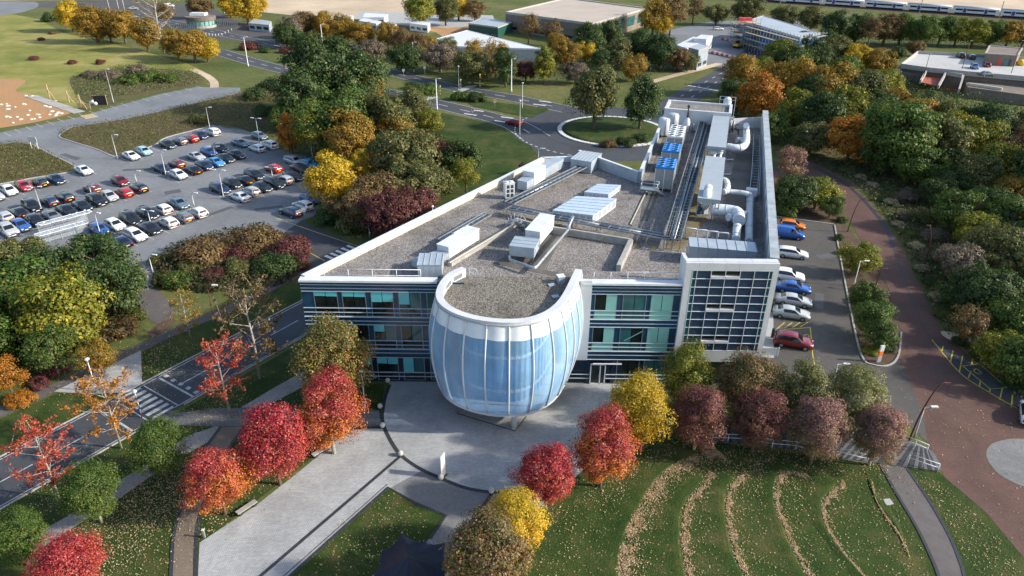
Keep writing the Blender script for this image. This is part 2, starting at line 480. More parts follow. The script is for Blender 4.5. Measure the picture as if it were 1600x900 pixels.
# roundabout island: chevron kerb ring of white blocks
isl = MB().lathe([(0.01, 0.55), (RR * 0.5, 0.5), (RR * 0.8, 0.38), (RR - 1.1, 0.30), (RR - 1.1, 0.02)], (RC.x, RC.y, 0), 48).build('roundabout_grass', M['lawn'])
isl['kind'] = 'structure'
ring = thing('chevron_kerb', 'white chevron block kerb ringing the planted roundabout island', 'kerb', (RC.x, RC.y, 0.0))
blk = MB()
da = 2 * PI / 60
blk.prism([(RR - 1.35, 0), (RR, 0.0), (RR * math.cos(da * .86), RR * math.sin(da * .86)), ((RR - 1.35) * math.cos(da * .86), (RR - 1.35) * math.sin(da * .86))], 0.03, 0.26)
blk_me = blk.mesh('kerb_block', M['paint_white'])
for k in range(60): link('kerb_block', blk_me, ring, None, k * da)
base = MB(); base.lathe([(RR - 1.36, 0.03), (RR - 1.36, 0.18), (RR - 0.03, 0.18), (RR - 0.03, 0.03)], n=60, smooth=False)
base.build('kerb_bed', M['dark_metal'], ring)
# ------------------------------------------------------------------ left car park ground
sheet('car_park_surface', gp([(-260, 238), (0, 207), (120, 184), (160, 172), (250, 147), (307, 136), (375, 137), (376, 144), (340, 156), (330, 190),
      (352, 200), (372, 201), (393, 207), (434, 233), (476, 244), (505, 250), (525, 300), (512, 330), (470, 345), (560, 384), (600, 400), (560, 430), (500, 420), (482, 396),
      (440, 366), (410, 352), (330, 370), (250, 400), (240, 432), (230, 455), (205, 462), (185, 425), (150, 418), (0, 440), (-260, 480)]), 0.016, M['lot'])
bank = spline(gp([(-200, 262), (0, 226), (50, 227), (72, 238), (118, 261), (108, 268), (60, 276), (0, 287), (-200, 318)]), 3, True)
sheet('grass_bank', bank, 0.10, M['rough'])
isl_pts = spline(gp([(94, 213), (112, 200), (200, 186), (325, 157), (378, 145), (430, 132), (450, 160), (440, 210), (400, 207), (372, 199), (335, 196), (262, 214), (240, 227), (190, 243), (150, 232)]), 3, True)
sheet('scrub_island', isl_pts, 0.10, M['rough'])
strip('island_kerb', spline(gp([(335, 196), (262, 214.5), (240, 227.5), (190, 244), (180, 246), (150, 233), (105, 219), (93, 212), (112, 199)]), 4), 0.30, 0.016, M['kerb'], 0.12)
strip('bank_kerb', spline(gp([(50, 226), (73, 238), (119, 261.5), (108, 269), (60, 277), (0, 288), (-60, 300)]), 4), 0.30, 0.016, M['kerb'], 0.12)
sheet('upper_scrub', spline(gp([(150, 168), (200, 156), (250, 143), (307, 133), (318, 124), (300, 112), (250, 108), (190, 106), (150, 112), (110, 122), (120, 148)]), 3, True), 0.026, M['rough'])
strip('dirt_track', spline(gp([(300, 108), (322, 118), (334, 128), (335, 137)]), 4), 2.6, 0.034, M['sand'])
# bay lines of the upper strip
mk = MB()
for k in range(24):
    a = W(-60 + k * 16.6, 221 - k * 3.95 + (0.07 * (k - 9) ** 2 if k < 9 else 0))
    strip_mesh(mk, [a, a + Vector((3.6, -3.1, 0))], 0.16, 0.024)
mk.build('bay_lines_by_the_dig', M['paint_street'])['kind'] = 'structure'
ROW = Vector((math.cos(math.radians(59)), math.sin(math.radians(59)), 0))      # along a row of bays
BAY = Vector((math.cos(math.radians(-38)), math.sin(math.radians(-38)), 0))    # along a parked car
# ------------------------------------------------------------------ street in front
Rd = (W(470, 473) - W(-20, 728)).normalized(); Rn = Vector((-Rd.y, Rd.x, 0))
rA, rB = W(-20, 728), W(-20, 803)
r_up = W(220, 601); r_lo = W(337, 604)
r_w = abs((r_lo - r_up).dot(Rn))
cl = r_up - Rn * r_w / 2
r0, r1 = cl - Rd * 55, cl + Rd * 34
r_bend = spline([r0, cl - Rd * 20, cl, r1, r1 + Rd * 22 + Vector((1, 0, 0)), r1 + Rd * 60 + Vector((3, -2, 0))], 6)
strip('street', r_bend, r_w, 0.020, M['tarmac'])
sheet('link_road', gp([(470, 345), (560, 384), (640, 420), (560, 470), (482, 420), (482, 396), (440, 366)]), 0.018, M['tarmac'])
mk = MB()
strip_mesh(mk, [r0 + Rn * (r_w / 2 - .35), r1 + Rn * (r_w / 2 - .35)], 0.12, 0.028)
strip_mesh(mk, [r0 - Rn * (r_w / 2 - .35), r1 - Rn * (r_w / 2 - .35)], 0.12, 0.028)
zc = W(236, 634); zc = cl + Rd * (zc - cl).dot(Rd)                # zebra centre on the centre line
dashes(mk, [r0, zc - Rd * 4.2], 0.14, 0.028, 3.2, 2.2)
dashes(mk, [zc + Rd * 4.6, r1], 0.14, 0.028, 5.0, 1.4)
for s in (-1, 1):
    for o, wd in ((1.75, 0.14), (3.7, 0.25)):
        p = zc + Rd * s * o
        strip_mesh(mk, [p - Rn * (r_w / 2 - .3), p + Rn * (r_w / 2 - .3)], wd, 0.028)
for k in range(5):
    p = zc + Rd * 4.4 + Rn * (-r_w / 2 + 0.9 + k * (r_w - 1.8) / 4)
    strip_mesh(mk, [p - Rn * .3, p + Rn * .3], 0.5, 0.028)
mk.build('street_markings', M['paint_street'])['kind'] = 'structure'
zb = thing('zebra_crossing', 'black and white zebra crossing painted across the street', 'crossing', zc)
zb.location.z = 0
for k in range(7):
    p = Rn * (-r_w / 2 + 0.55 + k * (r_w - 1.1) / 6)
    strip_mesh(MB(), [p - Rd * 1.3, p + Rd * 1.3], 0.55, 0.028).build('stripe', M['paint_street'], zb)
strip('street_kerb', [r0 + Rn * (r_w / 2 + .08), r1 + Rn * (r_w / 2 + .08)], 0.16, 0.0, M['kerb'], 0.12)
strip('street_kerb', [r0 - Rn * (r_w / 2 + .08), zc - Rd * 2 - Rn * (r_w / 2 + .08)], 0.16, 0.0, M['kerb'], 0.12)
strip('street_kerb', [zc + Rd * 2.2 - Rn * (r_w / 2 + .08), r1 - Rn * (r_w / 2 + .08)], 0.16, 0.0, M['kerb'], 0.12)
strip('footpath', spline(gp([(-60, 668), (20, 636), (90, 604), (140, 580), (210, 548), (290, 510), (350, 486), (400, 461), (460, 431), (500, 411)]), 4), 1.9, 0.014, M['path_tar'])
sheet('concrete_apron', gp([(84, 612), (220, 548), (222, 598), (203, 613), (140, 616)]), 0.024, M['pale_conc'])
sheet('path_to_car_park', spline(gp([(212, 456), (240, 448), (262, 472), (276, 486), (262, 502), (240, 505), (222, 482)]), 3, True), 0.022, M['path_tar'])
sheet('bare_earth', spline(gp([(232, 520), (258, 500), (275, 502), (260, 515), (240, 528)]), 3, True), 0.026, M['mulch'])
# near lawns with their paths
sheet('front_lawn', gp([(-100, 830), (0, 793), (165, 701), (285, 640), (480, 530), (480, 600), (600, 600), (600, 670), (545, 672), (312, 850), (300, 960), (-160, 960)]), 0.006, M['lawn'])
sheet('roadside_lawn', gp([(-60, 690), (0, 655), (90, 614), (205, 614), (0, 716), (-60, 745)]), 0.008, M['lawn'])
sheet('roadside_lawn', gp([(222, 549), (290, 513), (350, 490), (400, 465), (470, 432), (470, 472), (222, 600)]), 0.008, M['lawn'])
for pts in ([(40, 842), (115, 802), (130, 815), (55, 862)], [(104, 808), (177, 755), (217, 734), (285, 687), (307, 675), (327, 690), (287, 712), (232, 747), (185, 780), (119, 822)], [(300, 679), (338, 666), (344, 668), (330, 690)]):
    SLZ = globals().get('SLZ', .012) + .006
    sheet('slab_footpath', gp(pts), SLZ, M['slab'])
sheet('slab_footpath', gp([(376, 637), (412, 637), (480, 601), (478, 578), (430, 605)]), 0.014, M['slab'])
sheet('entrance_path', gp([(258, 648), (345, 637.5), (592, 641), (596, 669), (345, 666.5), (256, 664)]), 0.030, M['slab_dark'])
tanL = spline(gp([(345, 667), (322, 700), (305, 740), (286, 785), (272, 835), (267, 905), (266, 960)]), 5)
tanR = spline(gp([(382, 667), (358, 700), (338, 745), (318, 790), (308, 835), (306, 905), (306, 960)]), 5)
sheet('tan_path', tanL + tanR[::-1], 0.022, M['tan'])
strip('path_edging', tanL, 0.30, 0.010, M['band'], 0.06)
strip('path_edging', tanR, 0.30, 0.010, M['band'], 0.06)
# plaza
arc = gp([(609, 601), (602, 620), (598, 640), (597, 652), (600, 667), (611, 690), (627, 712), (655, 732), (690, 748), (725, 762), (765, 769), (800, 768)])
sheet('plaza', gp([(609, 596), (602, 620), (598, 640), (596, 668), (545, 672), (470, 735), (400, 790), (312, 848), (306, 970), (800, 970), (800, 830), (850, 790), (900, 745), (935, 712), (962, 660), (985, 640), (985, 596), (840, 590)]), 0.018, M['plaza'])
sheet('plaza_side_paving', gp([(690, 749), (627, 713), (404, 903), (350, 965), (800, 965), (790, 771), (765, 770), (725, 763)]), 0.024, M['plaza_grey'])
sheet('walkway_strip', gp([(627, 714), (406, 902), (380, 930), (432, 930), (448, 902), (600, 768), (660, 735)]), 0.028, M['plaza'])
strip('granite_band', spline(arc, 4), 0.42, 0.034, M['band'])
strip('granite_band', gp([(627, 712), (404, 903), (380, 925)]), 0.34, 0.040, M['band'])
strip('granite_band', gp([(769, 771), (728, 830)]), 0.34, 0.040, M['band'])
strip('granite_band', gp([(545, 668.5), (597, 668.5)]), 0.36, 0.040, M['band'])
sheet('tent_lawn', gp([(607, 762), (650, 787), (697, 806), (655, 862), (640, 960), (400, 960), (456, 898)]), 0.040, M['lawn'])
strip('lawn_edging', gp([(400, 955), (456, 898), (607, 762), (650, 787), (697, 806), (672, 842)]), 0.28, 0.030, M['band'], 0.05)
strip('drain_slot', gp([(597, 762), (440, 902)]), 0.13, 0.036, M['kerb'])
strip('drain_slot', gp([(605, 757), (438, 905)]), 0.10, 0.0365, M['band'])
strip('plinth_line', gp([(716, 643), (714, 646), (805, 674), (822, 651)]), 0.14, 0.034, M['band'])
# bench blocks at the walkway edge
for i, (a, b, lb) in enumerate((((372, 808), (402, 788), 'long grey stone bench at the walkway edge near the big red tree'), ((490, 717), (516, 701), 'short grey stone bench at the walkway edge below the orange tree'))):
    A, B = W(*a), W(*b)
    t = thing('stone_bench', lb, 'bench', (A + B) / 2, math.atan2((B - A).y, (B - A).x))
    MB().box((0, 0.1, 0.42), ((B - A).length, 0.5, 0.10)).build('seat', M['concrete'], t)
    for s in (-1, 1): MB().box((s * ((B - A).length / 2 - .3), 0.1, 0.185), (0.3, 0.44, 0.37)).build('leg', M['band'], t)
# ------------------------------------------------------------------ right side
AC = W(1452, 985)                                                  # middle of the grass terraces
arcs_px = [[(1120, 703), (1085, 716), (1040, 740), (1010, 780), (985, 825), (972, 870), (970, 905), (974, 940)],
           [(1112, 738), (1092, 765), (1072, 790), (1066, 830), (1069, 870), (1077, 905), (1090, 940)],
           [(1165, 738), (1142, 760), (1135, 790), (1140, 830), (1150, 870), (1168, 905), (1190, 940)],
           [(1262, 742), (1225, 738), (1214, 755), (1212, 790), (1222, 815), (1238, 855), (1258, 893), (1280, 930)],
           [(1318, 752), (1300, 768), (1285, 790), (1290, 820), (1310, 855), (1335, 885), (1358, 910), (1385, 940)],
           [(1362, 752), (1366, 775), (1382, 803), (1402, 830), (1418, 860)]]
ARCS = [spline(gp(a), 6) for a in arcs_px]
sheet('amphitheatre_lawn', gp([(985, 650), (1110, 690), (1355, 724), (1376, 724), (1400, 770), (1430, 820), (1450, 860), (1467, 900), (1480, 960), (700, 960), (700, 900), (800, 830), (850, 790), (900, 745), (935, 712)]), 0.012, M['lawn'])
for i, a in enumerate(ARCS):                                       # low grass steps: a bank that falls to the leaf line
    mb = MB()
    for k in range(len(a) - 1):
        P0, P1 = a[k], a[k + 1]
        o0 = (P0 - AC); o0.z = 0; o0.normalize(); o1 = (P1 - AC); o1.z = 0; o1.normalize()
        f0 = min(1, k / 5, (len(a) - 1 - k) / 4); f1 = min(1, (k + 1) / 5, (len(a) - 2 - k) / 4)
        prof = [(0.10, 0.013), (0.45, 0.11), (0.9, 0.12), (3.0, 0.014)]
        for (ra, za), (rb, zb_) in zip(prof, prof[1:]):
            mb.add([P0 + o0 * ra + Vector((0, 0, 0.013 + (za - 0.013) * f0)), P0 + o0 * rb + Vector((0, 0, 0.013 + (zb_ - 0.013) * f0)),
                    P1 + o1 * rb + Vector((0, 0, 0.013 + (zb_ - 0.013) * f1)), P1 + o1 * ra + Vector((0, 0, 0.013 + (za - 0.013) * f1))], [(0, 1, 2, 3)], True)
    mb.build('grass_step', M['lawn'])['kind'] = 'structure'
pL = spline(gp([(1372, 720), (1400, 770), (1430, 820), (1450, 860), (1467, 902), (1480, 960)]), 5)
pR = spline(gp([(1408, 720), (1450, 780), (1482, 835), (1497, 870), (1507, 902), (1515, 960)]), 5)
sheet('curved_path', pL + pR[::-1], 0.030, M['path_tar'])
strip('path_edging', pL, 0.28, 0.012, M['band'], 0.05)
strip('path_edging', pR, 0.28, 0.012, M['band'], 0.05)
sheet('right_lawn', gp([(1410, 722), (1468, 738), (1475, 745), (1540, 800), (1600, 872), (1625, 960), (1515, 960), (1507, 902), (1482, 835), (1450, 780)]), 0.014, M['lawn'])
brick = gp([(1232, 256), (1265, 249), (1330, 286), (1378, 338), (1408, 383), (1428, 428), (1470, 513), (1500, 543), (1600, 636), (1800, 800), (1800, 960), (1625, 960), (1600, 872), (1540, 800), (1475, 745), (1448, 690), (1440, 640), (1418, 590), (1404, 556), (1408, 520), (1388, 450), (1350, 385), (1325, 340), (1300, 298)])
sheet('block_paved_road', brick, 0.020, M['brick_road'])
sheet('staff_car_park', gp([(1195, 336), (1302, 351), (1309, 392), (1330, 500), (1346, 560), (1365, 572), (1390, 572), (1404, 558), (1419, 590), (1441, 640), (1449, 692), (1410, 655), (1375, 622), (1330, 600), (1275, 588), (1180, 610), (1000, 615), (1000, 560), (1180, 540)]), 0.022, M['lot_dark'])
sheet('planting_bed', spline(gp([(1306, 352), (1322, 352), (1350, 392), (1388, 455), (1406, 520), (1402, 552), (1388, 569), (1366, 569), (1349, 556), (1334, 500), (1313, 392)]), 3, True), 0.12, M['mulch'])
strip('bed_kerb', spline(gp([(1304, 352), (1311, 392), (1332, 500), (1347, 558), (1365, 571), (1390, 571), (1404, 555), (1408, 520)]), 5), 0.22, 0.012, M['kerb'], 0.15)
sheet('hedge_bed', gp([(1195, 335), (1302, 349), (1325, 345), (1300, 300), (1235, 258), (1195, 250)]), 0.014, M['mulch'])
strip('lot_back_kerb', gp([(1195, 336), (1302, 351)]), 0.22, 0.012, M['kerb'], 0.15)
strip('drain_channel', spline(gp([(1272, 262), (1310, 280), (1340, 304), (1366, 332), (1385, 358), (1395, 385)]), 5), 0.75, 0.026, M['band'])
strip('drain_channel', spline(gp([(1395, 385), (1404, 410), (1413, 440), (1425, 470), (1440, 505), (1455, 528)]), 5), 0.22, 0.026, M['band'])
sheet('side_pavement', gp([(1170, 480), (1208, 480), (1209, 560), (1150, 556)]), 0.06, M['pale_conc'])
sheet('border_ground', spline(gp([(1265, 247), (1335, 284), (1382, 335), (1412, 382), (1432, 428), (1474, 513), (1600, 628), (1800, 790), (1900, 600), (1700, 300), (1500, 200), (1300, 220)]), 2, True), 0.008, M['rough'])
sheet('border_path', spline(gp([(1470, 518), (1490, 520), (1540, 534), (1545, 542), (1500, 535), (1478, 528)]), 3, True), 0.026, M['sand'])
sheet('accessible_bay_surface', gp([(1456, 531), (1475, 540), (1545, 580), (1605, 620), (1640, 660), (1590, 640), (1540, 610), (1500, 582)]), 0.030, M['tarmac'])
mk = MB()
strip_mesh(mk, spline(gp([(1456, 531), (1500, 583), (1540, 610), (1590, 639), (1620, 655)]), 4), 0.13, 0.036)
for a, b in (((1471, 550), (1474, 541)), ((1485, 566), (1489, 548)), ((1499, 581), (1504, 556)), ((1513, 591), (1517, 580)), ((1530, 605), (1532, 594)), ((1546, 614), (1547, 607)), ((1562, 625), (1566, 607)), ((1580, 637), (1582, 617)), ((1518, 570), (1520, 561)), ((1550, 583), (1552, 574)), ((1566, 598), (1568, 593))):
    strip_mesh(mk, gp([a, b]), 0.14, 0.036)
strip_mesh(mk, gp([(1504, 572), (1531, 569), (1573, 606), (1547, 608), (1504, 572)]), 0.14, 0.036)
strip_mesh(mk, spline(gp([(1534, 584), (1527, 577), (1522, 578), (1523, 582), (1531, 585)]), 3), 0.14, 0.036)
strip_mesh(mk, gp([(1266, 512), (1270, 556), (1275, 583)]), 0.12, 0.030)
for k in range(4): strip_mesh(mk, gp([(1214 + k * 12, 514 - k), (1226 + k * 12, 504)]), 0.12, 0.030)
strip_mesh(mk, gp([(1212, 516), (1266, 512)]), 0.12, 0.030)
strip_mesh(mk, spline(gp([(1254, 527), (1259, 523), (1264, 525), (1262, 529), (1256, 529)]), 3), 0.12, 0.030)
mk.build('yellow_bay_markings', M['paint_yellow'])['kind'] = 'structure'
sheet('round_pad', spline(gp([(1541, 706), (1556, 691), (1600, 686), (1680, 700), (1700, 760), (1620, 765), (1570, 747), (1548, 727)]), 4, True), 0.032, M['plaza_grey'])
sheet('deck_surface', spline(gp([(1100, 668), (1180, 676), (1290, 684), (1400, 688), (1450, 700), (1470, 735), (1420, 718), (1355, 724), (1270, 708), (1205, 697), (1110, 690)]), 3, True), 0.040, M['slab_dark'])
sheet('inspection_cover', gp([(1380, 780), (1390, 779), (1397, 788), (1385, 790)]), 0.026, M['pale_conc'])
# painted symbols in the accessible bays of the big car park
mk = MB()
strip_mesh(mk, gp([(206, 442), (225, 454), (240, 448), (218, 437), (206, 442)]), 0.14, 0.026)
strip_mesh(mk, gp([(214, 447), (230, 443)]), 0.12, 0.026); strip_mesh(mk, gp([(220, 451), (222, 439)]), 0.12, 0.026); strip_mesh(mk, gp([(232, 452), (228, 441)]), 0.12, 0.026)
strip_mesh(mk, gp([(212, 428), (236, 424), (250, 414)]), 0.12, 0.026); strip_mesh(mk, gp([(216, 422), (232, 416), (254, 412)]), 0.12, 0.026)
for k in range(4): strip_mesh(mk, gp([(218 + 9 * k, 427 - 3 * k), (226 + 9 * k, 418 - 2 * k)]), 0.12, 0.026)
strip_mesh(mk, spline(gp([(222, 433), (229, 430), (231, 434), (224, 435)]), 3), 0.14, 0.026)
mk.build('accessible_bay_markings', M['paint_white'])['kind'] = 'structure'
mk = MB()
strip_mesh(mk, gp([(432, 341), (500, 365), (560, 385)]), 0.14, 0.026)
strip_mesh(mk, gp([(484, 395), (508, 408)]), 0.14, 0.026)
mk.build('yellow_edge_line', M['paint_yellow'])['kind'] = 'structure'
zb2 = thing('zebra_crossing', 'short zebra crossing on the link road behind the building corner', 'crossing', W(528, 394))
for k in range(5):
    p = W(514 + k * 8.5, 402 - k * 4) - zb2.location
    strip_mesh(MB(), [p - BAY * .9, p + BAY * .9], 0.6, 0.028).build('stripe', M['paint_white'], zb2)
# repairs and covers in the tarmac
rp = random.Random(21)
M['patch'] = tarmac('newer_tarmac_patch', (0.10, 0.104, 0.11), 0.1, 0.15)
for k, (x, y, w, l, a) in enumerate(((215, 265, 6, 1.4, .2), (330, 335, 9, 1.2, 1.0), (270, 300, 3, 2.2, .6), (150, 405, 5, 1.6, -.3), (420, 325, 5, 1.2, .4), (110, 245, 7, 1.3, -.6), (60, 250, 3, 3, .3), (1280, 470, 5, 1.2, 1.2), (1290, 400, 3, 1.6, .2), (1330, 590, 4, 1.3, -.3), (330, 560, 4, 1.3, .98), (120, 705, 3, 1.4, .98))):
    p = W(x, y); ca, sa_ = math.cos(a), math.sin(a)
    sheet('tarmac_patch', [(p.x + i * w / 2 * ca - j * l / 2 * sa_, p.y + i * w / 2 * sa_ + j * l / 2 * ca) for i, j in ((-1, -1), (1, -1), (1, 1), (-1, 1))], 0.0265 + k * .0002, M['patch'])
for x, y, lb in ((300, 600, 'round iron manhole cover in the street beyond the zebra crossing'), (90, 712, 'round iron manhole cover in the street under the scarlet tree'), (225, 300, 'round iron manhole cover in the car park aisle'), (1300, 520, 'round iron manhole cover in the staff car park')):
    tag(MB().lathe([(.01, .012), (.30, .012), (.34, .004)], n=16, smooth=False).build('manhole_cover', M['dark_metal'], None, W(x, y) + Vector((0, 0, .03))), lb, 'manhole cover')
# ================================================================== MAIN BUILDING
FY = 69.85                      # plane of the front
def X_(px, py=470, Y=FY): return WY(px, py, Y).x
def Z_(px, py, Y=FY): return WY(px, py, Y).z
ROOF = 13.0; PAR = 13.9; TOWER = 16.4
M['gravel'] = None
M['fin'] = mat('pale_fin_metal', (0.55, 0.62, 0.68), 0.4, 0.2, 0.08, 0.7)
def gravel_mat(name, a, b, c):
    m, nt, out = nodes_of(name)
    P = pos(nt)
    v = nt.nodes.new('ShaderNodeTexVoronoi'); v.inputs['Scale'].default_value = 10.0
    nt.links.new(P, v.inputs['Vector'])
    n1 = noise(nt, 0.16, 7, 0.72, P, 0.8)
    bw = nt.nodes.new('ShaderNodeRGBToBW'); nt.links.new(v.outputs['Color'], bw.inputs[0])
    col = ramp(nt, bw.outputs[0], [(0.2, a), (0.5, b), (0.85, c)])
    col = mixc(nt, 1.0, col, ramp(nt, n1, [(0.32, (0.60, 0.59, 0.57)), (0.5, (1.0, 0.98, 0.96)), (0.7, (1.18, 1.15, 1.12))]), 'MULTIPLY')
    principled(nt, out, col, 0.9, 0, 0.2, 0, bumpn(nt, v.outputs['Distance'], 0.5, 0.05))
    return m
M['gravel'] = gravel_mat('roof_gravel', (0.10, 0.092, 0.088), (0.20, 0.188, 0.18), (0.36, 0.345, 0.335))
M['gravel_brown'] = gravel_mat('bulb_roof_gravel', (0.07, 0.064, 0.052), (0.16, 0.148, 0.125), (0.30, 0.285, 0.26))
M['membrane'] = mat('roof_membrane', (0.12, 0.115, 0.10), 0.85, 0, 0.3, 0.25, fine=0.12, fscale=3)
M['moss'] = mat('mossy_roof_membrane', (0.16, 0.13, 0.065), 0.9, 0, 0.35, 0.4, fine=0.2, fscale=3)
bld = thing('research_building', 'three storey office building with navy glass front, gravel roof and rooftop plant', 'building', (0, FY, 0))
OB = Vector((0, FY, 0))
def bpart(mb, name, m, parent=None, label=None):              # parts are written in world coordinates
    mb.v = [(v[0] - OB.x, v[1] - OB.y, v[2]) for v in mb.v]
    return mb.build(name, m, parent or bld, None, None, label)
PL = W(467, 433, PAR); PBL = W(847, 245, PAR); PB2 = W(905, 243, PAR); PB3 = W(998, 277, PAR)
WD = Vector((math.cos(math.radians(73.6)), math.sin(math.radians(73.6)), 0)); WN = Vector((WD.y, -WD.x, 0))
PRF = Vector((W(1218, 410, TOWER).x, FY, 0)); PRB = PRF + WD * 70.0
PLT = Vector((W(1070, 404.5, TOWER).x, FY, 0))
PL = Vector((PL.x, FY, 0))
PB4 = PB3 + WD * 33.0
PTL = PB4 + WD * 7; PTR = PTL + WN * ((PRB - PTL).dot(WN))
v2 = lambda p: (p[0], p[1])
# solid wall body under the roof, set a little behind the front
inner = [v2(PL + Vector((0.25, 0.30, 0))), (PRF.x - 0.35, FY + 0.30), v2(PRB - WN * .35), v2(PTL), v2(PB3 + Vector((.3, 0, 0))), v2(PB2 - Vector((0, .3, 0))), v2(PBL + Vector((.2, -.3, 0)))]
bpart(MB().prism(inner, 0.0, ROOF - 0.2), 'wall', M['navy_dark'])
bpart(MB().prism(inner, ROOF - 0.195, ROOF), 'roof', M['gravel'])
roof_part = bld.children[-1]
def parapet(a, b, z1, th, m, z0=ROOF - 0.25, name='parapet', inward=1):
    a, b = Vector((a[0], a[1], 0)), Vector((b[0], b[1], 0))
    d = (b - a).normalized(); n = Vector((d.y, -d.x, 0)) * inward
    mb = MB().prism([v2(a), v2(b), v2(b + n * th), v2(a + n * th)], z0, z1)
    return bpart(mb, name, m)
def split_cap(a, b, z, th, m, n, inward=1, dz=0.07, name='coping_panel'):    # cap made of separate lengths
    a, b = Vector((a[0], a[1], 0)), Vector((b[0], b[1], 0))
    d = (b - a).normalized(); q = Vector((d.y, -d.x, 0)) * inward
    for k in range(n):
        p0 = a.lerp(b, k / n) + d * 0.015; p1 = a.lerp(b, (k + 1) / n) - d * 0.015
        bpart(MB().prism([v2(p0 - q * .08), v2(p1 - q * .08), v2(p1 + q * (th + .06)), v2(p0 + q * (th + .06))], z, z + dz), name, m)
parapet(PL + Vector((.1, .75, 0)), PBL, PAR - .1, 0.5, M['coping'])
split_cap(PL + Vector((.1, .75, 0)), PBL, PAR - .1, 0.55, M['white_metal'], 12)
parapet(PBL, PB2, PAR - .1, 0.45, M['white_metal']); split_cap(PBL, PB2, PAR - .1, 0.45, M['white_metal'], 2)
parapet(PB2, PB3, PAR + .9, 0.25, M['roof_unit']); split_cap(PB2, PB3, PAR + .9, 0.3, M['white_metal'], 3)
parapet(PB3, PTL, PAR + .9, 0.3, M['roof_unit']); split_cap(PB3, PTL, PAR + .9, 0.35, M['white_metal'], 8)
# ribbed inside of the back screen
dS = (Vector(PB3) - Vector(PB2)); dS.z = 0; LS = dS.length; dS.normalize()
rb = MB()
for k in range(28):
    p = Vector((PB2.x, PB2.y, 0)) + dS * (LS * (k + .5) / 28) + Vector((dS.y, -dS.x, 0)) * 0.27
    rb.box((p.x, p.y, ROOF + .75), (0.12, 0.05, 1.5), math.atan2(dS.y, dS.x))
bpart(rb, 'screen_rib', M['grey_metal'])
# front edge fascia of the two glazed fronts
xL0, xL1 = PL.x, X_(683, 440); xR0, xR1 = X_(925, 445), PLT.x + 0.05
for (a, b) in ((xL0, xL1), (xR0 - 1.0, xR1)):
    bpart(MB().box(((a + b) / 2, FY + .20, PAR - .30), (b - a, 1.1, 0.24)), 'roof_edge', M['white_metal'])
    bpart(MB().box(((a + b) / 2, FY + .55, ROOF + .12), (b - a, .35, 0.9)), 'roof_upstand', M['concrete'])
# ---- front glazing ------------------------------------------------
zs = [Z_(575, y) for y in (455.5, 507, 557.5)]                # heads of the window bands
pitch = (zs[0] - zs[2]) / 2
FIN = [0.0, -0.49 * pitch, -0.62 * pitch, -0.745 * pitch, -0.875 * pitch]
def fin(x0, x1, z, big=False, par=None):
    bpart(MB().box(((x0 + x1) / 2, FY - (.08 if big else .05), z), (x1 - x0, .20 if big else .11, .07 if big else .05)), 'sunshade_fin', M['fin'])
def glass_unit(x0, x1, z0, z1, kind, blind=0.0, y=FY):
    """a window of one or two panes, each with its blind"""
    fr = MB(); q = []
    for yy in (y - .02, y + .08):
        q += [(x0 - .035, yy, z0), (x1 + .035, yy, z0), (x1 + .035, yy, z1), (x0 - .035, yy, z1), (x0 + .035, yy, z0 + .04), (x1 - .035, yy, z0 + .04), (x1 - .035, yy, z1 - .04), (x0 + .035, yy, z1 - .04)]
    fs = []
    for k in range(4):
        l = (k + 1) % 4
        fs += [(k, l, 4 + l, 4 + k), (8 + l, 8 + k, 12 + k, 12 + l), (4 + k, 4 + l, 12 + l, 12 + k), (l, k, 8 + k, 8 + l)]
    f = bpart(fr.add(q, fs), 'window', M['galv'])
    n = max(1, round((x1 - x0) / 1.3))
    for k in range(n):
        a, b = x0 + (x1 - x0) * k / n + .035, x0 + (x1 - x0) * (k + 1) / n - .035
        kk = kind[k % len(kind)]; bb = blind[k % len(blind)] if isinstance(blind, (list, tuple)) else blind
        bpart(MB().box(((a + b) / 2, y + .04, (z0 + z1) / 2), (b - a, 0.06, z1 - z0)), 'pane', M['glass_teal' if kk == 't' else 'glass_dark'], f)
        if bb > 0:
            h = (z1 - z0) * bb
            bpart(MB().box(((a + b) / 2, y - .005, z1 - h / 2), (b - a, 0.03, h)), 'blind', M['blind_green' if kk in 'gt' else 'blind_teal'], f)
def cladding(x0, x1, z0, z1, n, m=None, y=FY):
    for k in range(n):
        a, b = x0 + (x1 - x0) * k / n, x0 + (x1 - x0) * (k + 1) / n
        bpart(MB().box(((a + b) / 2, y + .06, (z0 + z1) / 2), (b - a - .03, 0.10, z1 - z0 - .02)), 'cladding_panel', m or M['navy_clad'])
Lcols = [(491, 527), (535, 571), (580, 614), (623, 657), (667, 700)]
Rcols = [(930, 964), (974, 1010), (1018, 1052)]
rnd = random.Random(3)
Lk = {0: [('bb', (.28, .30)), ('bb', (.30, .32)), ('bb', (.62, .60)), ('bt', (.75, 0)), ('tt', 0)],
      1: [('bb', (1, .85)), ('bb', (.14, 0)), ('bt', (.42, 0)), ('dt', 0), ('tt', 0)],
      2: [('bb', (.5, .4)), ('bb', (.3, .5)), ('bb', (.42, .45)), ('bt', (1, 0)), ('tt', 0)]}
Rk = {0: [('dg', (0, 1)), ('tt', (0, 0)), ('gg', (1, 1))], 1: [('dg', (0, 1)), ('td', 0), ('gg', (1, 1))], 2: [('dg', (0, .9)), ('dd', 0), ('tt', (0, 0))]}
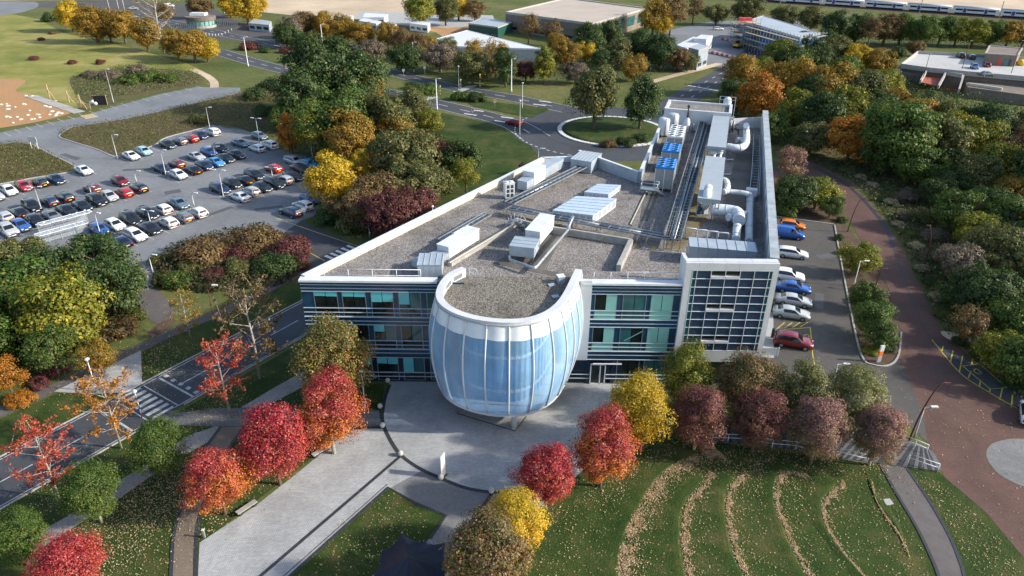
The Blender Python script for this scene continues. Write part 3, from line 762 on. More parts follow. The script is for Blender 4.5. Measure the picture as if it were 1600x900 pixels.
for side, (x0, x1, cols, kinds) in enumerate(((xL0 + .05, xL1 + 3.0, Lcols, Lk), (xR0, xR1 - .05, Rcols, Rk))):
    # top band
    top = PAR - .42
    cladding(x0, x1, zs[0] + .03, top, 6 if side == 0 else 4)
    for q in (0.31, 0.66): fin(x0, x1, zs[0] + (top - zs[0]) * q)
    for fl in range(3):
        zh = zs[fl]; zb_ = zh - pitch if fl < 2 else 0.0
        zsill = zh - pitch * 0.735 if fl < 2 else 0.25
        xs = [(X_(a, 466), X_(b, 466)) for a, b in cols]
        xs = [(max(a, x0 + .1), min(b, x1 - .02)) for a, b in xs if a < x1 - .3]
        prev = x0
        for (a, b), (kk, bl) in zip(xs, kinds[fl]):
            if a - prev > .1: cladding(prev, a - .04, zsill, zh - .02, 1, M['navy_clad'] if fl < 2 else M['navy_dark'])
            if not (side == 1 and fl == 2 and a < xs[0][1] and (a, b) == xs[0]):
                zm = zh - pitch * 0.49
                glass_unit(a, b, zm + .02, zh - .03, kk, bl)
                glass_unit(a, b, zsill, zm - .02, 'd' if kk[0] in 'bd' else 't', 0.0 if kk[0] in 'bd' else 0.0)
                if 'g' in kk:
                    bpart(MB().box(((a + b) / 2, FY - .005, (zsill + zm) / 2), (b - a - .1, 0.03, zm - zsill - .06)), 'opaque_panel', M['blind_green'])
            prev = b + .04
        if x1 - prev > .1: cladding(prev, x1, zsill, zh - .02, 1)
        if fl < 2: cladding(x0, x1, zb_ + .03, zsill - .02, 6 if side == 0 else 4)
        else: cladding(x0, x1, .02, zsill - .02, 4, M['navy_dark'])
        for q, fo in enumerate(FIN):
            if fl == 2 and q > 2: continue
            if fl == 2 and side == 1 and q:
                fin(X_(946, 585), x1, zh + fo); fin(x0 - 2, X_(921, 585), zh + fo); continue
            fin(x0, x1, zh + fo, q == 3)
# entrance door in the right-hand front
dx0, dx1 = X_(922.5, 582), X_(945, 582); dz1 = Z_(933, 569)
door = bpart(MB().box(((dx0 + dx1) / 2, FY - .03, dz1 / 2), (dx1 - dx0 - .1, .05, dz1 - .1)), 'door', M['glass_dark'])
fr = MB()
for x in (dx0, dx0 + (dx1 - dx0) * .66, dx1): fr.box((x, FY - .06, dz1 / 2), (0.13, .14, dz1))
for z in (.08, dz1): fr.box(((dx0 + dx1) / 2, FY - .06, z), (dx1 - dx0, .14, .14))
bpart(fr, 'door_frame', M['white_metal'], door)
bpart(MB().box((dx0 + (dx1 - dx0) * .58, FY - .13, dz1 * .45), (.04, .05, .5)), 'door_handle', M['galv'], door)
bpart(MB().box((dx0 + 1.9, FY - .12, dz1 + .12), (3.4, .2, .07)), 'door_canopy', M['white_metal'], door)
# stairs seen through the stair-hall glass
st = MB()
for fl in (1,):
    za = zs[fl] - pitch * .42
    a, b = Vector((X_(976, 520), FY - .03, za)), Vector((X_(1003, 520), FY - .03, za + 1.3))
    st.bar(a, b, .03, .09)
bpart(st, 'stair_string', M['blind_green'])
# white corner piece beside the bulb
wx0 = X_(905, 470)
bpart(MB().box(((wx0 + xR0) / 2, FY - .05, (PAR + zs[2]) / 2 + .05), (xR0 - wx0, .5, PAR - zs[2])), 'white_pier', M['white_clad'])
# ---- solar front ---------------------------------------------------
SY = FY - 0.35
tx0, tx1 = PLT.x, PRF.x
gx = [X_(p, 450, SY) for p in (1078.7, 1085.5, 1107.7, 1130, 1152.7, 1174.7, 1197.2, 1203)]
gz = [Z_(1110, y, SY) for y in (422.5, 435.5, 448.7, 461.7, 474.3, 486.7, 499.2, 511.5, 523.8, 536, 547.5)]
zb0 = Z_(1110, 565, SY)
def frame_box(x0, x1, z0, z1, n, vert=False):
    for k in range(n):
        if vert: a, b, c, d = x0, x1, z0 + (z1 - z0) * k / n, z0 + (z1 - z0) * (k + 1) / n
        else: a, b, c, d = x0 + (x1 - x0) * k / n, x0 + (x1 - x0) * (k + 1) / n, z0, z1
        bpart(MB().box(((a + b) / 2, SY + .25, (c + d) / 2), (b - a - .014, .6, d - c - .014)), 'white_panel', M['white_clad'])
frame_box(tx0, tx1, gz[0] + .04, TOWER - .02, 7)
frame_box(tx0, gx[0] - .05, zb0, gz[0] + .03, 9, True)
frame_box(gx[-1] + .05, tx1, zb0, gz[0] + .03, 9, True)
frame_box(gx[0] - .04, gx[-1] + .04, zb0, gz[-1] - .04, 5)
bpart(MB().box(((tx0 + tx1) / 2, FY + .45, (zb0 + TOWER) / 2), (tx1 - tx0 - .04, .55, TOWER - zb0 - .1)), 'backing_wall', M['navy_dark'])
def solar_mat():
    m, nt, out = nodes_of('solar_cells')
    P = pos(nt)
    mp = nt.nodes.new('ShaderNodeMapping'); mp.inputs['Rotation'].default_value = (PI / 2, 0, 0)
    nt.links.new(P, mp.inputs['Vector'])
    br = nt.nodes.new('ShaderNodeTexBrick'); br.offset = 0.0
    br.inputs['Color1'].default_value = (0.010, 0.028, 0.060, 1); br.inputs['Color2'].default_value = (0.014, 0.036, 0.074, 1)
    br.inputs['Mortar'].default_value = (0.06, 0.095, 0.14, 1); br.inputs['Scale'].default_value = 1.0
    br.inputs['Mortar Size'].default_value = 0.014; br.inputs['Brick Width'].default_value = 0.17; br.inputs['Row Height'].default_value = 0.17
    nt.links.new(mp.outputs[0], br.inputs['Vector'])
    principled(nt, out, br.outputs[0], 0.12, 0, 0.6)
    return m
M['solar'] = solar_mat()
M['teal_panel'] = mat('teal_edge_glass', (0.012, 0.085, 0.095), 0.12, 0, 0.2, 0.5, 0.7)
for r in range(10):
    for c in range(7):
        a, b, z1, z0 = gx[c] + .03, gx[c + 1] - .03, gz[r] - .03, gz[r + 1] + .03
        cx, cz = (a + b) / 2, (z0 + z1) / 2
        if c in (2, 3) and r in (0, 4, 8):
            w_ = bpart(MB().box((cx, SY + .17, cz + .18), (b - a, .04, z1 - z0 - .36)), 'window', M['glass_dark'])
            bpart(MB().box((cx, SY + .03, z0 + .16), (b - a, .34, .30)), 'sill', M['white_clad'], w_)
        else:
            bpart(MB().box((cx, SY + .04, cz), (b - a, .06, z1 - z0)), 'solar_panel' if 0 < c < 6 else 'edge_panel', M['solar'] if 0 < c < 6 else M['teal_panel'])
gr = MB()
for x in gx: gr.box((x, SY + .0, (gz[0] + gz[-1]) / 2), (.055, .13, gz[0] - gz[-1] + .1))
for z in gz: gr.box(((gx[0] + gx[-1]) / 2, SY - .003, z), (gx[-1] - gx[0] + .1, .13, .055))
bpart(gr, 'panel_grid', M['white_metal'])
M['coping_grey'] = mat('weathered_grey_coping', (0.36, 0.40, 0.43), 0.5, 0.1, 0.2, 0.6, fine=.1, fscale=3)
# tower walls above the roof and along the wing
bpart(MB().box((tx0 + .2, FY + 1.2, TOWER - 1.75), (.4, 2.3, 3.4)), 'return_wall', M['white_clad'])
def wall_seg(a, b, z0, z1, th, m, name):
    d = (b - a).normalized(); n = Vector((-d.y, d.x, 0))
    return bpart(MB().prism([v2(a), v2(b), v2(b + n * th), v2(a + n * th)], z0, z1), name, m)
wa, wb = PRF + WD * .9, PRB
wall_seg(wa, wb, 2.6, TOWER - .06, 0.85, M['roof_unit'], 'side_wall')
nseg = 26
for zlo in (3.4, 7.6, 11.4):
    for k in range(14):
        p0, p1 = wa.lerp(wb, (k + .15) / 14), wa.lerp(wb, (k + .85) / 14)
        wall_seg(p0 + WN * .05, p1 + WN * .05, zlo, zlo + 2.0, .09, M['glass_teal'], 'window')
nseg = 26
for k in range(nseg):
    p0, p1 = wa.lerp(wb, k / nseg) + WD * .012, wa.lerp(wb, (k + 1) / nseg) - WD * .012
    wall_seg(p0 + WN * .06, p1 + WN * .06, TOWER - .05, TOWER + .03, 1.0, M['coping_grey'], 'coping_panel')
    if k % 2: wall_seg(p0 - WN * .855, p1 - WN * .855, ROOF + 1.6, TOWER - .5, 0.03, M['white_clad'], 'inner_panel')
for k in range(7):
    x0, x1 = tx0 + (tx1 - tx0) * k / 7, tx0 + (tx1 - tx0) * (k + 1) / 7
    bpart(MB().box(((x0 + x1) / 2, FY + .32, TOWER + .01), (x1 - x0 - .02, .8, .06)), 'coping_panel', M['white_clad'])
# wing tail: tall white penthouse box with its own gravel roof
e0, e1 = PB4 + WN * .2, PB4 + WN * 12.6
tb = [v2(e0), v2(e1), v2(e1 + WD * 7.5), v2(e0 + WD * 7.5)]
PH = WY(1025, 169, e0.y).z
bpart(MB().prism(tb, ROOF - .1, PH - .5), 'penthouse_wall', M['white_clad'])
pen = bld.children[-1]
ins = lambda k: [v2(e0 + WN * k + WD * k), v2(e1 - WN * k + WD * k), v2(e1 - WN * k + WD * (7.5 - k)), v2(e0 + WN * k + WD * (7.5 - k))]
bpart(MB().prism(ins(.5), PH - .49, PH - .42), 'penthouse_roof', M['gravel'], pen)
outer, inn = tb, ins(.55)
for k in range(4):
    bpart(MB().prism([outer[k], outer[(k + 1) % 4], inn[(k + 1) % 4], inn[k]], PH - .5, PH), 'penthouse_parapet', M['white_clad'], pen)
wall_seg(e1 + WD * 3, PRB - WN * .9 + WD * 0, ROOF - .1, PAR + 1.2, 0.4, M['white_clad'], 'end_screen')
# ---- upstand walls and surfaces on the roof -------------------------
def roofline(pxs, w, h, m, name='upstand', cap=None):
    pts = [W(x, y, ROOF) for x, y in pxs]
    o = bpart(strip_mesh(MB(), pts, w, ROOF, h), name, m, roof_part)
    if cap: bpart(strip_mesh(MB(), pts, .16, ROOF + h + .005, .05), 'coping_strip', cap, roof_part)
roofline([(703, 416), (804, 355)], 0.55, .45, M['concrete'], cap=M['coping'])
roofline([(806, 351), (845, 362), (900, 370), (985, 384)], 0.35, .95, M['concrete'])
roofline([(985, 384), (966, 425)], 0.55, .9, M['concrete'])
roofline([(1010, 300), (985, 352)], 0.4, .10, M['membrane'], cap=M['coping'])
def roofsheet(name, pxs, m, z): 
    pts = [W(x, y, ROOF) for x, y in pxs]
    n = len(pts); mb = MB().prism([v2(p) for p in pts], ROOF + z - .02, ROOF + z)
    bpart(mb, name, m, roof_part)
roofsheet('membrane_area', [(770, 412), (796, 396), (850, 352), (885, 358), (870, 388), (850, 422), (905, 432), (905, 440), (850, 428)], M['membrane'], .030)
roofsheet('moss_area', [(1092, 205), (1116, 205), (1092, 312), (1106, 345), (1080, 366), (1068, 388), (1040, 390), (1062, 330)], M['moss'], .034)
roofsheet('membrane_strip', [(1010, 290), (1040, 205), (1056, 205), (1030, 300), (1012, 345), (1000, 345)], M['membrane'], .038)
roofsheet('membrane_strip', [(1150, 240), (1182, 240), (1184, 372), (1148, 372), (1130, 330)], M['membrane'], .042)
roofsheet('moss_area', [(812, 338), (860, 350), (1000, 378), (1000, 386), (900, 372), (812, 352)], M['moss'], .046)
# ---- railings along the front ----------------------------------------
def railing(name, x0, x1, y, z, h, label, n, m='white_metal'):
    t = thing(name, label, 'railing', (x0, y, z))
    L = x1 - x0
    for k in range(n + 1): MB().cyl((L * k / n, 0, 0), .04, h, 6).build('post', M[m], t)
    for q in (1.0, .5): MB().tube([(0, 0, h * q), (L, 0, h * q)], .035, 6).build('rail', M[m], t)
    for k in range(n + 1): MB().box((L * k / n, .25, .04), (.3, .7, .08)).build('foot', M['galv'], t)
    return t
railing('guard_rail', X_(502, 425), X_(655, 425), FY + 1.0, ROOF, 1.5, 'white guard rail at the roof edge above the left glazed front', 4)
railing('guard_rail', X_(930, 430), X_(1064, 430), FY + 1.0, ROOF, 1.5, 'white guard rail at the roof edge between the bulb and the solar tower', 5)
# ================================================================== BULB
M['foil'] = None
def foil_mat():
    m, nt, out = nodes_of('blue_foil_cushion')
    P = pos(nt)
    n1 = noise(nt, 0.5, 4, 0.6, P)
    c = ramp(nt, n1, [(0.3, (0.34, 0.62, 0.92)), (0.7, (0.52, 0.76, 0.96))])
    p = principled(nt, None, c, 0.14, 0, 0.6, 0.5)
    t = nt.nodes.new('ShaderNodeBsdfTransparent'); t.inputs[0].default_value = (0.72, 0.86, 1.0, 1)
    mx = nt.nodes.new('ShaderNodeMixShader'); lw = nt.nodes.new('ShaderNodeLayerWeight'); lw.inputs[0].default_value = .35
    fr_ = nt.nodes.new('ShaderNodeMapRange'); fr_.inputs[3].default_value = .30; fr_.inputs[4].default_value = .92
    nt.links.new(lw.outputs['Facing'], fr_.inputs[0]); nt.links.new(fr_.outputs[0], mx.inputs[0])
    nt.links.new(t.outputs[0], mx.inputs[1]); nt.links.new(p.outputs[0], mx.inputs[2])
    nt.links.new(mx.outputs[0], out.inputs[0])
    return m
M['foil'] = foil_mat()
M['foil_white'] = mat('white_foil', (0.72, 0.76, 0.80), 0.25, 0, 0.10, 0.6, 0.5, 0.4)
ZT, ZB = 14.3, 2.7
rim_px = [(722, 417), (703, 425), (690, 438), (682, 455), (684, 470), (700, 484), (725, 494), (757, 501), (795, 504), (830, 501), (858, 491), (878, 476), (891, 457), (900, 438), (908, 421)]
rim = spline([W(x, y, ZT) for x, y in rim_px], 8)
# even out by arc length
def resample(pts, n):
    L = [0]
    for a, b in zip(pts, pts[1:]): L.append(L[-1] + (b - a).length)
    out = []; j = 0
    for k in range(n):
        s = L[-1] * k / (n - 1)
        while j < len(L) - 2 and L[j + 1] < s: j += 1
        out.append(pts[j].lerp(pts[j + 1], (s - L[j]) / max(1e-9, L[j + 1] - L[j])))
    return out
NP, SUB, NZ = 15, 4, 14
rim = resample(rim, NP * SUB + 1)
for _ in range(6): rim = [rim[0]] + [(rim[i - 1] + rim[i] * 2 + rim[i + 1]) / 4 for i in range(1, len(rim) - 1)] + [rim[-1]]
nrm = []
for i in range(len(rim)):
    d = (rim[min(i + 1, len(rim) - 1)] - rim[max(i - 1, 0)]); d.z = 0; d.normalize()
    nrm.append(Vector((d.y, -d.x, 0)))
mid = sum((Vector((p.x, p.y, 0)) for p in rim), Vector()) / len(rim)
if nrm[len(rim) // 2].y > 0: nrm = [-n for n in nrm]
def bulge(z):
    u = (z - ZB) / (ZT - .5 - ZB); u = max(0, min(1, u))
    return 1.20 * (math.sin(PI * min(1, max(0, u * .93 + .035))) ** 0.75) - 0.25 + 0.05 * u
def bp(i, z, off=0.0):
    e = min(1.0, i / 5, (len(rim) - 1 - i) / 5)
    p = rim[i] + nrm[i] * (bulge(z) * (0.35 + 0.65 * e) + off)
    return Vector((p.x, p.y, z))
M['inner_blue'] = mat('blue_inner_glazing', (0.13, 0.36, 0.58), 0.15, 0, 0.35, 0.35, 0.6)
bulb = thing('entrance_bulb', 'rounded blue foil bulb with white ribs bulging from the building front', 'pavilion', (0, 62, 0))
OB2 = Vector((0, 62, 0))
def upart(mb, name, m, parent=None, label=None):
    mb.v = [(v[0] - OB2.x, v[1] - OB2.y, v[2]) for v in mb.v]
    return mb.build(name, m, parent or bulb, None, None, label)
zz = [ZB + .35 + (ZT - 0.32 - ZB - .35) * k / NZ for k in range(NZ + 1)]
NW = 12
for pnl in range(NP):
    i0 = pnl * SUB
    for (k0, k1, nm, m) in ((0, NW, 'foil_cushion', M['foil']), (NW, NZ, 'white_cushion', M['foil_white'])):
        mb = MB(); vs = []; fs = []
        for k in range(k0, k1 + 1):
            for j in range(SUB + 1):
                puff = 0.16 * math.sin(PI * j / SUB) - .02
                vs.append(bp(i0 + j, zz[k], puff))
        n = SUB + 1
        for k in range(k1 - k0):
            for j in range(SUB): fs.append((k * n + j, k * n + j + 1, (k + 1) * n + j + 1, (k + 1) * n + j))
        mb.add(vs, fs, True)
        upart(mb, nm, m)
for r in range(NP + 1):
    i = r * SUB
    upart(MB().tube([bp(i, z, .06) for z in zz], .10, 6), 'rib', M['white_metal'])
# rims
def ring(zlo, zhi, o0, o1, name, m, par=None):
    mb = MB(); n = len(rim); vs = []; fs = []
    for i in range(n):
        for (z, o) in ((zlo, o0), (zhi, o0), (zhi, o1), (zlo, o1)):
            p = rim[i] + nrm[i] * o
            vs.append((p.x, p.y, z))
    for i in range(n - 1):
        for q in range(4): fs.append((i * 4 + q, (i + 1) * 4 + q, (i + 1) * 4 + (q + 1) % 4, i * 4 + (q + 1) % 4))
    fs += [(3, 2, 1, 0), ((n - 1) * 4, (n - 1) * 4 + 1, (n - 1) * 4 + 2, (n - 1) * 4 + 3)]
    mb.add(vs, fs)
    return upart(mb, name, m, par)
ring(ZT - .30, ZT, .10, -0.66, 'roof_rim', M['white_clad'])
ring(ZT - 1.25, ZT - .305, -.30, -0.60, 'rim_wall', M['white_clad'])
ring(ZT - .42, ZT - .31, .22, -.05, 'rim_gutter', M['grey_metal'])
ring(ZB, ZB + .36, .12, -.5, 'bottom_rim', M['white_metal'])
def fill(off, z, th, name, m, close):
    pts = [rim[i] + nrm[i] * off for i in range(len(rim))]
    poly = [v2(p) for p in pts] + close
    return upart(MB().prism(poly, z - th, z), name, m)
back = [(pt.x, FY + .28) for pt in (rim[-1] + Vector((-.7, 0, 0)), rim[0] + Vector((.7, 0, 0)))]
fill(-.50, ROOF + .25, .3, 'bulb_roof', M['gravel_brown'], [])
fill(-.45, ZB + .2, .25, 'soffit', M['white_clad'], back)
for fz in (zs[1] - pitch * .8, zs[0] - pitch * .8): fill(-2.2, fz, .35, 'floor_slab', M['white_clad'], back)
# inner glazed wall
iw = MB(); vs = []; fs = []
for i in range(0, len(rim), 2):
    p = rim[i] - nrm[i] * 2.3
    vs += [(p.x, p.y, ZB + .2), (p.x, p.y, ROOF - .1)]
for i in range(len(vs) // 2 - 1): fs.append((2 * i, 2 * i + 2, 2 * i + 3, 2 * i + 1))
iw.add(vs, fs, True); upart(iw, 'inner_glazing', M['inner_blue'])
for i in range(0, len(rim), 2):
    p = rim[i] - nrm[i] * 2.24
    upart(MB().box((p.x, p.y, (ZB + ROOF) / 2), (.1, .1, ROOF - ZB - .3)), 'mullion', M['galv'])
cp = W(803, 668)
upart(MB().cyl((cp.x, cp.y, 0), .30, ZB + .1, 16), 'column', M['white_metal'])
for (x, y) in ((735, 612), (870, 612)):
    q = W(x, y); upart(MB().cyl((q.x, q.y, 0), .30, ZB + .1, 16), 'column', M['white_metal'])
# louvre opening in the left rim, small ladder rail
i = SUB + 1
for i0, i1 in ((1, 4), (5, 8)):
    a, b = rim[i0] - nrm[i0] * .62, rim[i1] - nrm[i1] * .62
    upart(MB().quad((a.x, a.y, ROOF + .45), (b.x, b.y, ROOF + .45), (b.x, b.y, ZT - .33), (a.x, a.y, ZT - .33)), 'rim_louvre', M['galv'])
lr = rim[0] + Vector((.2, .1, 0))
t = thing('ladder_rail', 'short white hoop handrail at the left end of the bulb rim', 'handrail', W(733, 432, ROOF + .26))
MB().tube([(-1.2, .5, .9), (.6, .2, .9), (.9, .1, .7), (.9, .1, .45), (.6, .15, .35), (-1.2, .45, .45)], .03, 6).build('rail', M['white_metal'], t)
MB().tube([(0, 0, 0), (0, .3, .9)], .03, 6).build('post', M['white_metal'], t)
MB().tube([(.5, .5, 0), (.1, .3, .5)], .03, 6).build('post', M['white_metal'], t)
for px, sz, lb in (((876, 441), (.75, .75, .8), 'pale blue box unit on the bulb roof beside the right rim'), ((862, 446), (.75, .6, .12), 'flat pale paving slab on the bulb roof next to the box unit'), ((868, 464), (.75, .6, .12), 'flat pale paving slab on the bulb roof nearest the front rim')):
    p = W(px[0], px[1], ROOF + .25)
    t = thing('roof_unit' if sz[2] > .5 else 'roof_slab', lb, 'roof unit' if sz[2] > .5 else 'slab', p, .3)
    MB().box((0, 0, sz[2] / 2), sz).build('casing', M['roof_unit'], t)
    if sz[2] > .5: MB().box((0, 0, sz[2] + .03), (sz[0] + .1, sz[1] + .1, .06)).build('lid', M['white_metal'], t)
# ================================================================== ROOFTOP PLANT
def edge_frame(a, b, w, side, z=ROOF):
    """frame of a box whose base edge runs a->b (photo pixels on the roof); side=+1: body lies to the left of a->b"""
    A, B = W(a[0], a[1], z), W(b[0], b[1], z)
    d = (B - A); L = d.length; d.normalize(); n = Vector((-d.y, d.x, 0)) * side
    return (A + B) / 2 + n * w / 2, L, math.atan2(d.y, d.x)
def cabinet(label, a, b, w, h, side=1, z=0.0, m='white_metal', name='air_handling_unit', cat='air handler', seams=4, louvre=True, legs=True, rib=False):
    c, L, an = edge_frame(a, b, w, side, ROOF)
    t = thing(name, label, cat, (c.x, c.y, ROOF), an)
    lift = z if z else 0.12
    n = seams
    for k in range(n):
        x0, x1 = -L / 2 + L * k / n, -L / 2 + L * (k + 1) / n
        MB().box(((x0 + x1) / 2, 0, lift + h / 2), (x1 - x0 - .02, w, h)).build('casing_panel', M[m], t)
    MB().box((0, 0, lift + h + .03), (L + .12, w + .12, .07)).build('lid', M[m], t)
    for sx in (-1, 1):
        for sy in (-1, 1):
            MB().box((sx * (L / 2 - .2), sy * (w / 2 - .15), lift / 2), (.14, .14, lift)).build('leg', M['galv'], t)
    if louvre:
        s = -side
        for k in range(5): MB().box((-L / 2 + .5, s * (w / 2 + .012), lift + h * (.25 + .12 * k)), (.6, .03, .05)).build('louvre_blade', M['galv'], t)
        MB().box((L / 2 - .5, s * (w / 2 + .02), lift + h * .5), (.03, .03, .35)).build('handle', M['dark_metal'], t)
    if rib:
        for k in range(n + 1): MB().box((-L / 2 + L * k / n, 0, lift + h + .09), (.05, w + .1, .06)).build('roof_seam', M['grey_metal'], t)
    return t
cabinet('long white air handling unit beside the left concrete upstand', (701.7, 407), (749, 377), 1.7, 1.45, 1, .25, seams=5)
cabinet('low grey duct box joining the long white unit to the corner housing', (655, 424), (703, 407), 1.5, .75, 1, .2, 'roof_unit', 'duct_box', 'duct', 3, False)
cabinet('pale corner housing with ribbed roof beside the left rim of the bulb', (653, 434), (691, 434), 3.0, 1.5, 1, .1, 'roof_unit', 'plant_housing', 'plant housing', 4, False, rib=True)
cabinet('white air handling unit on the sunken platform behind the bulb', (843, 391), (865, 364), 1.9, 1.7, 1, .7, seams=4)
cabinet('grey ribbed intake box in front of the platform air handler', (834, 412), (842, 396), 3.0, 1.2, 1, .7, 'roof_unit', 'intake_box', 'duct', 3, True, rib=True)
cabinet('white square air handling unit near the left parapet', (834, 295), (852, 283), 1.9, 2.1, 1, .4, seams=3)
cabinet('grey end section joined to the square white unit', (823, 302), (833.5, 295.5), 1.6, 1.3, 1, .4, 'roof_unit', 'duct_box', 'duct', 2, False)
cabinet('long grey duct section running back from the square white unit', (852.5, 282), (880, 266), 1.7, 1.5, 1, .4, 'roof_unit', 'duct_box', 'duct', 4, False)
cabinet('grey ribbed plant house at the back corner of the left roof', (891, 267), (923, 272), 5.0, 1.9, 1, .05, 'roof_unit', 'plant_house', 'plant housing', 6, False, rib=True)
cabinet('blue grey stair housing with seven roof panels behind the solar front', (1074, 411), (1178, 420), 2.7, 2.1, 1, .05, 'roof_unit', 'stair_housing', 'plant housing', 7, False, rib=True)
t = cabinet('tall white heat pump cabinet standing alone near the left parapet', (790, 312), (804, 310.5), 1.1, 2.2, 1, .15, name='heat_pump', cat='heat pump', seams=1, louvre=False)
for k in range(2): MB().cyl((-.33 + .66 * k, 0, 2.42), .28, .16, 12).build('fan_cowl', M['white_metal'], t)
for r in range(3):
    for k in range(2): MB().box((-.3 + .6 * k, -.56, .6 + .65 * r), (.42, .03, .5)).build('grille', M['dark_metal'], t)
# platform under the behind-bulb unit: frame, pipes
t = thing('pipe_platform', 'grey pipe frame wrapping around the platform air handler', 'pipework', W(848, 400, ROOF))
o = t.location.copy()
loop = [W(x, y, ROOF + .75) - o for x, y in ((893, 343), (890, 358), (886, 362), (838, 418), (834, 420), (797, 407), (795, 402))]
for k in range(2): MB().tube([p + Vector((0, 0, .16 * k)) for p in loop], .11, 8).build('pipe', M['galv'], t)
for x, y in ((797, 410), (830, 420), (856, 404), (884, 372), (893, 356)):
    p = W(x, y, ROOF) - o
    MB().bar((p.x, p.y, 0), (p.x, p.y, .75), .1).build('leg', M['galv'], t)
MB().tube([W(895, 339, ROOF + 1.6) - o, W(892, 345, ROOF + 1.5) - o, W(889, 352, ROOF + .9) - o, W(886, 362, ROOF + .75) - o], .22, 10).build('duct_elbow', M['galv'], t)
# skylights
def skylight(label, q, h, nx):
    P4 = [W(x, y, ROOF + h) for x, y in q]                      # left-front, left-back, right-back, right-front
    c = sum(P4, Vector()) / 4; c.z = ROOF
    t = thing('skylight', label, 'skylight', c)
    P4 = [p - c for p in P4]
    MB().prism([v2(p * .96) for p in P4], 0, h - .12).build('curb', M['white_metal'], t)
    A, B, C, D = P4
    for i in range(nx):
        for j in range(2):
            f = lambda u, v: A.lerp(D, u).lerp(B.lerp(C, u), v)
            u0, u1, w0, w1 = j / 2 + .01, (j + 1) / 2 - .01, i / nx + .012, (i + 1) / nx - .012
            pts = [f(u0, w0), f(u1, w0), f(u1, w1), f(u0, w1)]
            MB().prism([v2(p) for p in pts], h - .11, h + .02).build('glazing_panel', M['sky_panel'], t)
    for s, e, n in ((D, C, 5), (A, D, 6)):
        for k in range(n):
            p0, p1 = s.lerp(e, (k + .12) / n) * .963, s.lerp(e, (k + .88) / n) * .963
            MB().quad((p0.x, p0.y, .18), (p1.x, p1.y, .18), (p1.x, p1.y, h - .22), (p0.x, p0.y, h - .22)).build('side_pane', M['roof_unit'] if s is A else M['grey_metal'], t)
M['sky_panel'] = mat('frosted_skylight_glass', (0.46, 0.56, 0.66), 0.18, 0, 0.06, 0.6, 0.6, 0.3)
skylight('large frosted skylight in the middle of the left roof', [(862, 329), (900, 306), (965, 310), (927, 337)], 1.25, 6)
skylight('small frosted skylight behind the large one', [(912, 300), (934, 287), (971, 289), (951, 304)], .8, 4)
# pipe racks: two rails, rungs, pipes
def rack(label, pxs, w, h, npipe, m='dark_metal', rungs=None, name='pipe_rack', leg_every=4.0, base=0.0):
    pts = [W(x, y, ROOF) for x, y in pxs]
    o = pts[0].copy(); t = thing(name, label, 'pipework', o)
    pts = [p - o for p in pts]
    for a, b in zip(pts, pts[1:]):
        d = (b - a); L = d.length; d.normalize(); n = Vector((-d.y, d.x, 0)); up = Vector((0, 0, h + base))
        for s in (-1, 1): MB().bar(a + n * s * w / 2 + up, b + n * s * w / 2 + up, .09, .16).build('rail', M['galv'], t)
        for k in range(npipe):
            q = n * (-w / 2 + .2 + (w - .4) * k / max(1, npipe - 1))
            MB().tube([a + q + up * .985 - Vector((0, 0, .14)), b + q + up * .985 - Vector((0, 0, .14))], .09 + .05 * (k % 2), 6).build('pipe', M[m] if k % 3 else M['galv'], t)
        nr = int(L / (rungs or 1.2)); rg = MB().bar(Vector((0, 0, 0)) - n * w / 2, n * w / 2, .07, .07).mesh('rung', M['galv'])
        for k in range(nr + 1):
            p = a + d * (L * k / max(1, nr)) + up - Vector((0, 0, .06))
            link('rung', rg, t, p)
        nl = max(1, int(L / leg_every)); lg = MB().box((0, 0, (h + base) / 2), (.09, .09, h + base)).mesh('leg', M['galv'])
        for k in range(nl + 1):
            for s in (-1, 1): link('leg', lg, t, a + d * (L * k / nl) + n * s * (w / 2 - .05))
    return t
rack('long dark pipe rack running diagonally across the left roof', [(796, 328), (910, 270)], 1.6, 1.1, 6)
rack('short dark pipe rack behind the long white air handler', [(691, 382), (762, 340)], 1.3, .6, 5)
rack('raised cable bridge crossing the roof behind the two skylights', [(796, 336), (860, 349), (935, 364), (1000, 376), (1052, 386)], 1.5, 1.2, 5, leg_every=3.4)
rack('tall ladder shaped cable rack beside the blue chillers', [(1042, 392), (1068, 300), (1094, 210), (1098, 196)], 1.0, 2.0, 3, rungs=1.6)
rack('broad bundle of pipes on a steel rack along the wing', [(1051, 390), (1077, 300), (1104, 206), (1108, 196)], 1.7, 1.5, 7)
rack('ladder shaped cable rack near the tall side parapet', [(1177, 312), (1181, 262), (1182, 218)], 1.3, .8, 2, rungs=1.4)
# steel stair over the upstand
t = thing('roof_steps', 'small galvanised step bridge over the concrete upstand', 'steps', W(806, 356, ROOF), math.radians(-30))
for k, (x, z) in enumerate(((-1.3, .3), (-.95, .6), (-.6, .9), (-.2, 1.1), (.25, 1.1), (.7, .9), (1.05, .6), (1.4, .3))): MB().box((x, 0, z), (.38, .9, .05)).build('tread', M['galv'], t)
for s in (-1, 1):
    MB().tube([(-1.5, s * .45, .9), (-.5, s * .45, 1.9), (.5, s * .45, 1.9), (1.6, s * .45, .9)], .035, 6).build('handrail', M['galv'], t)
    for x, z in ((-1.4, 1.0), (-.5, 1.9), (.5, 1.9), (1.5, 1.0)): MB().cyl((x, s * .45, 0), .03, z, 6).build('post', M['galv'], t)
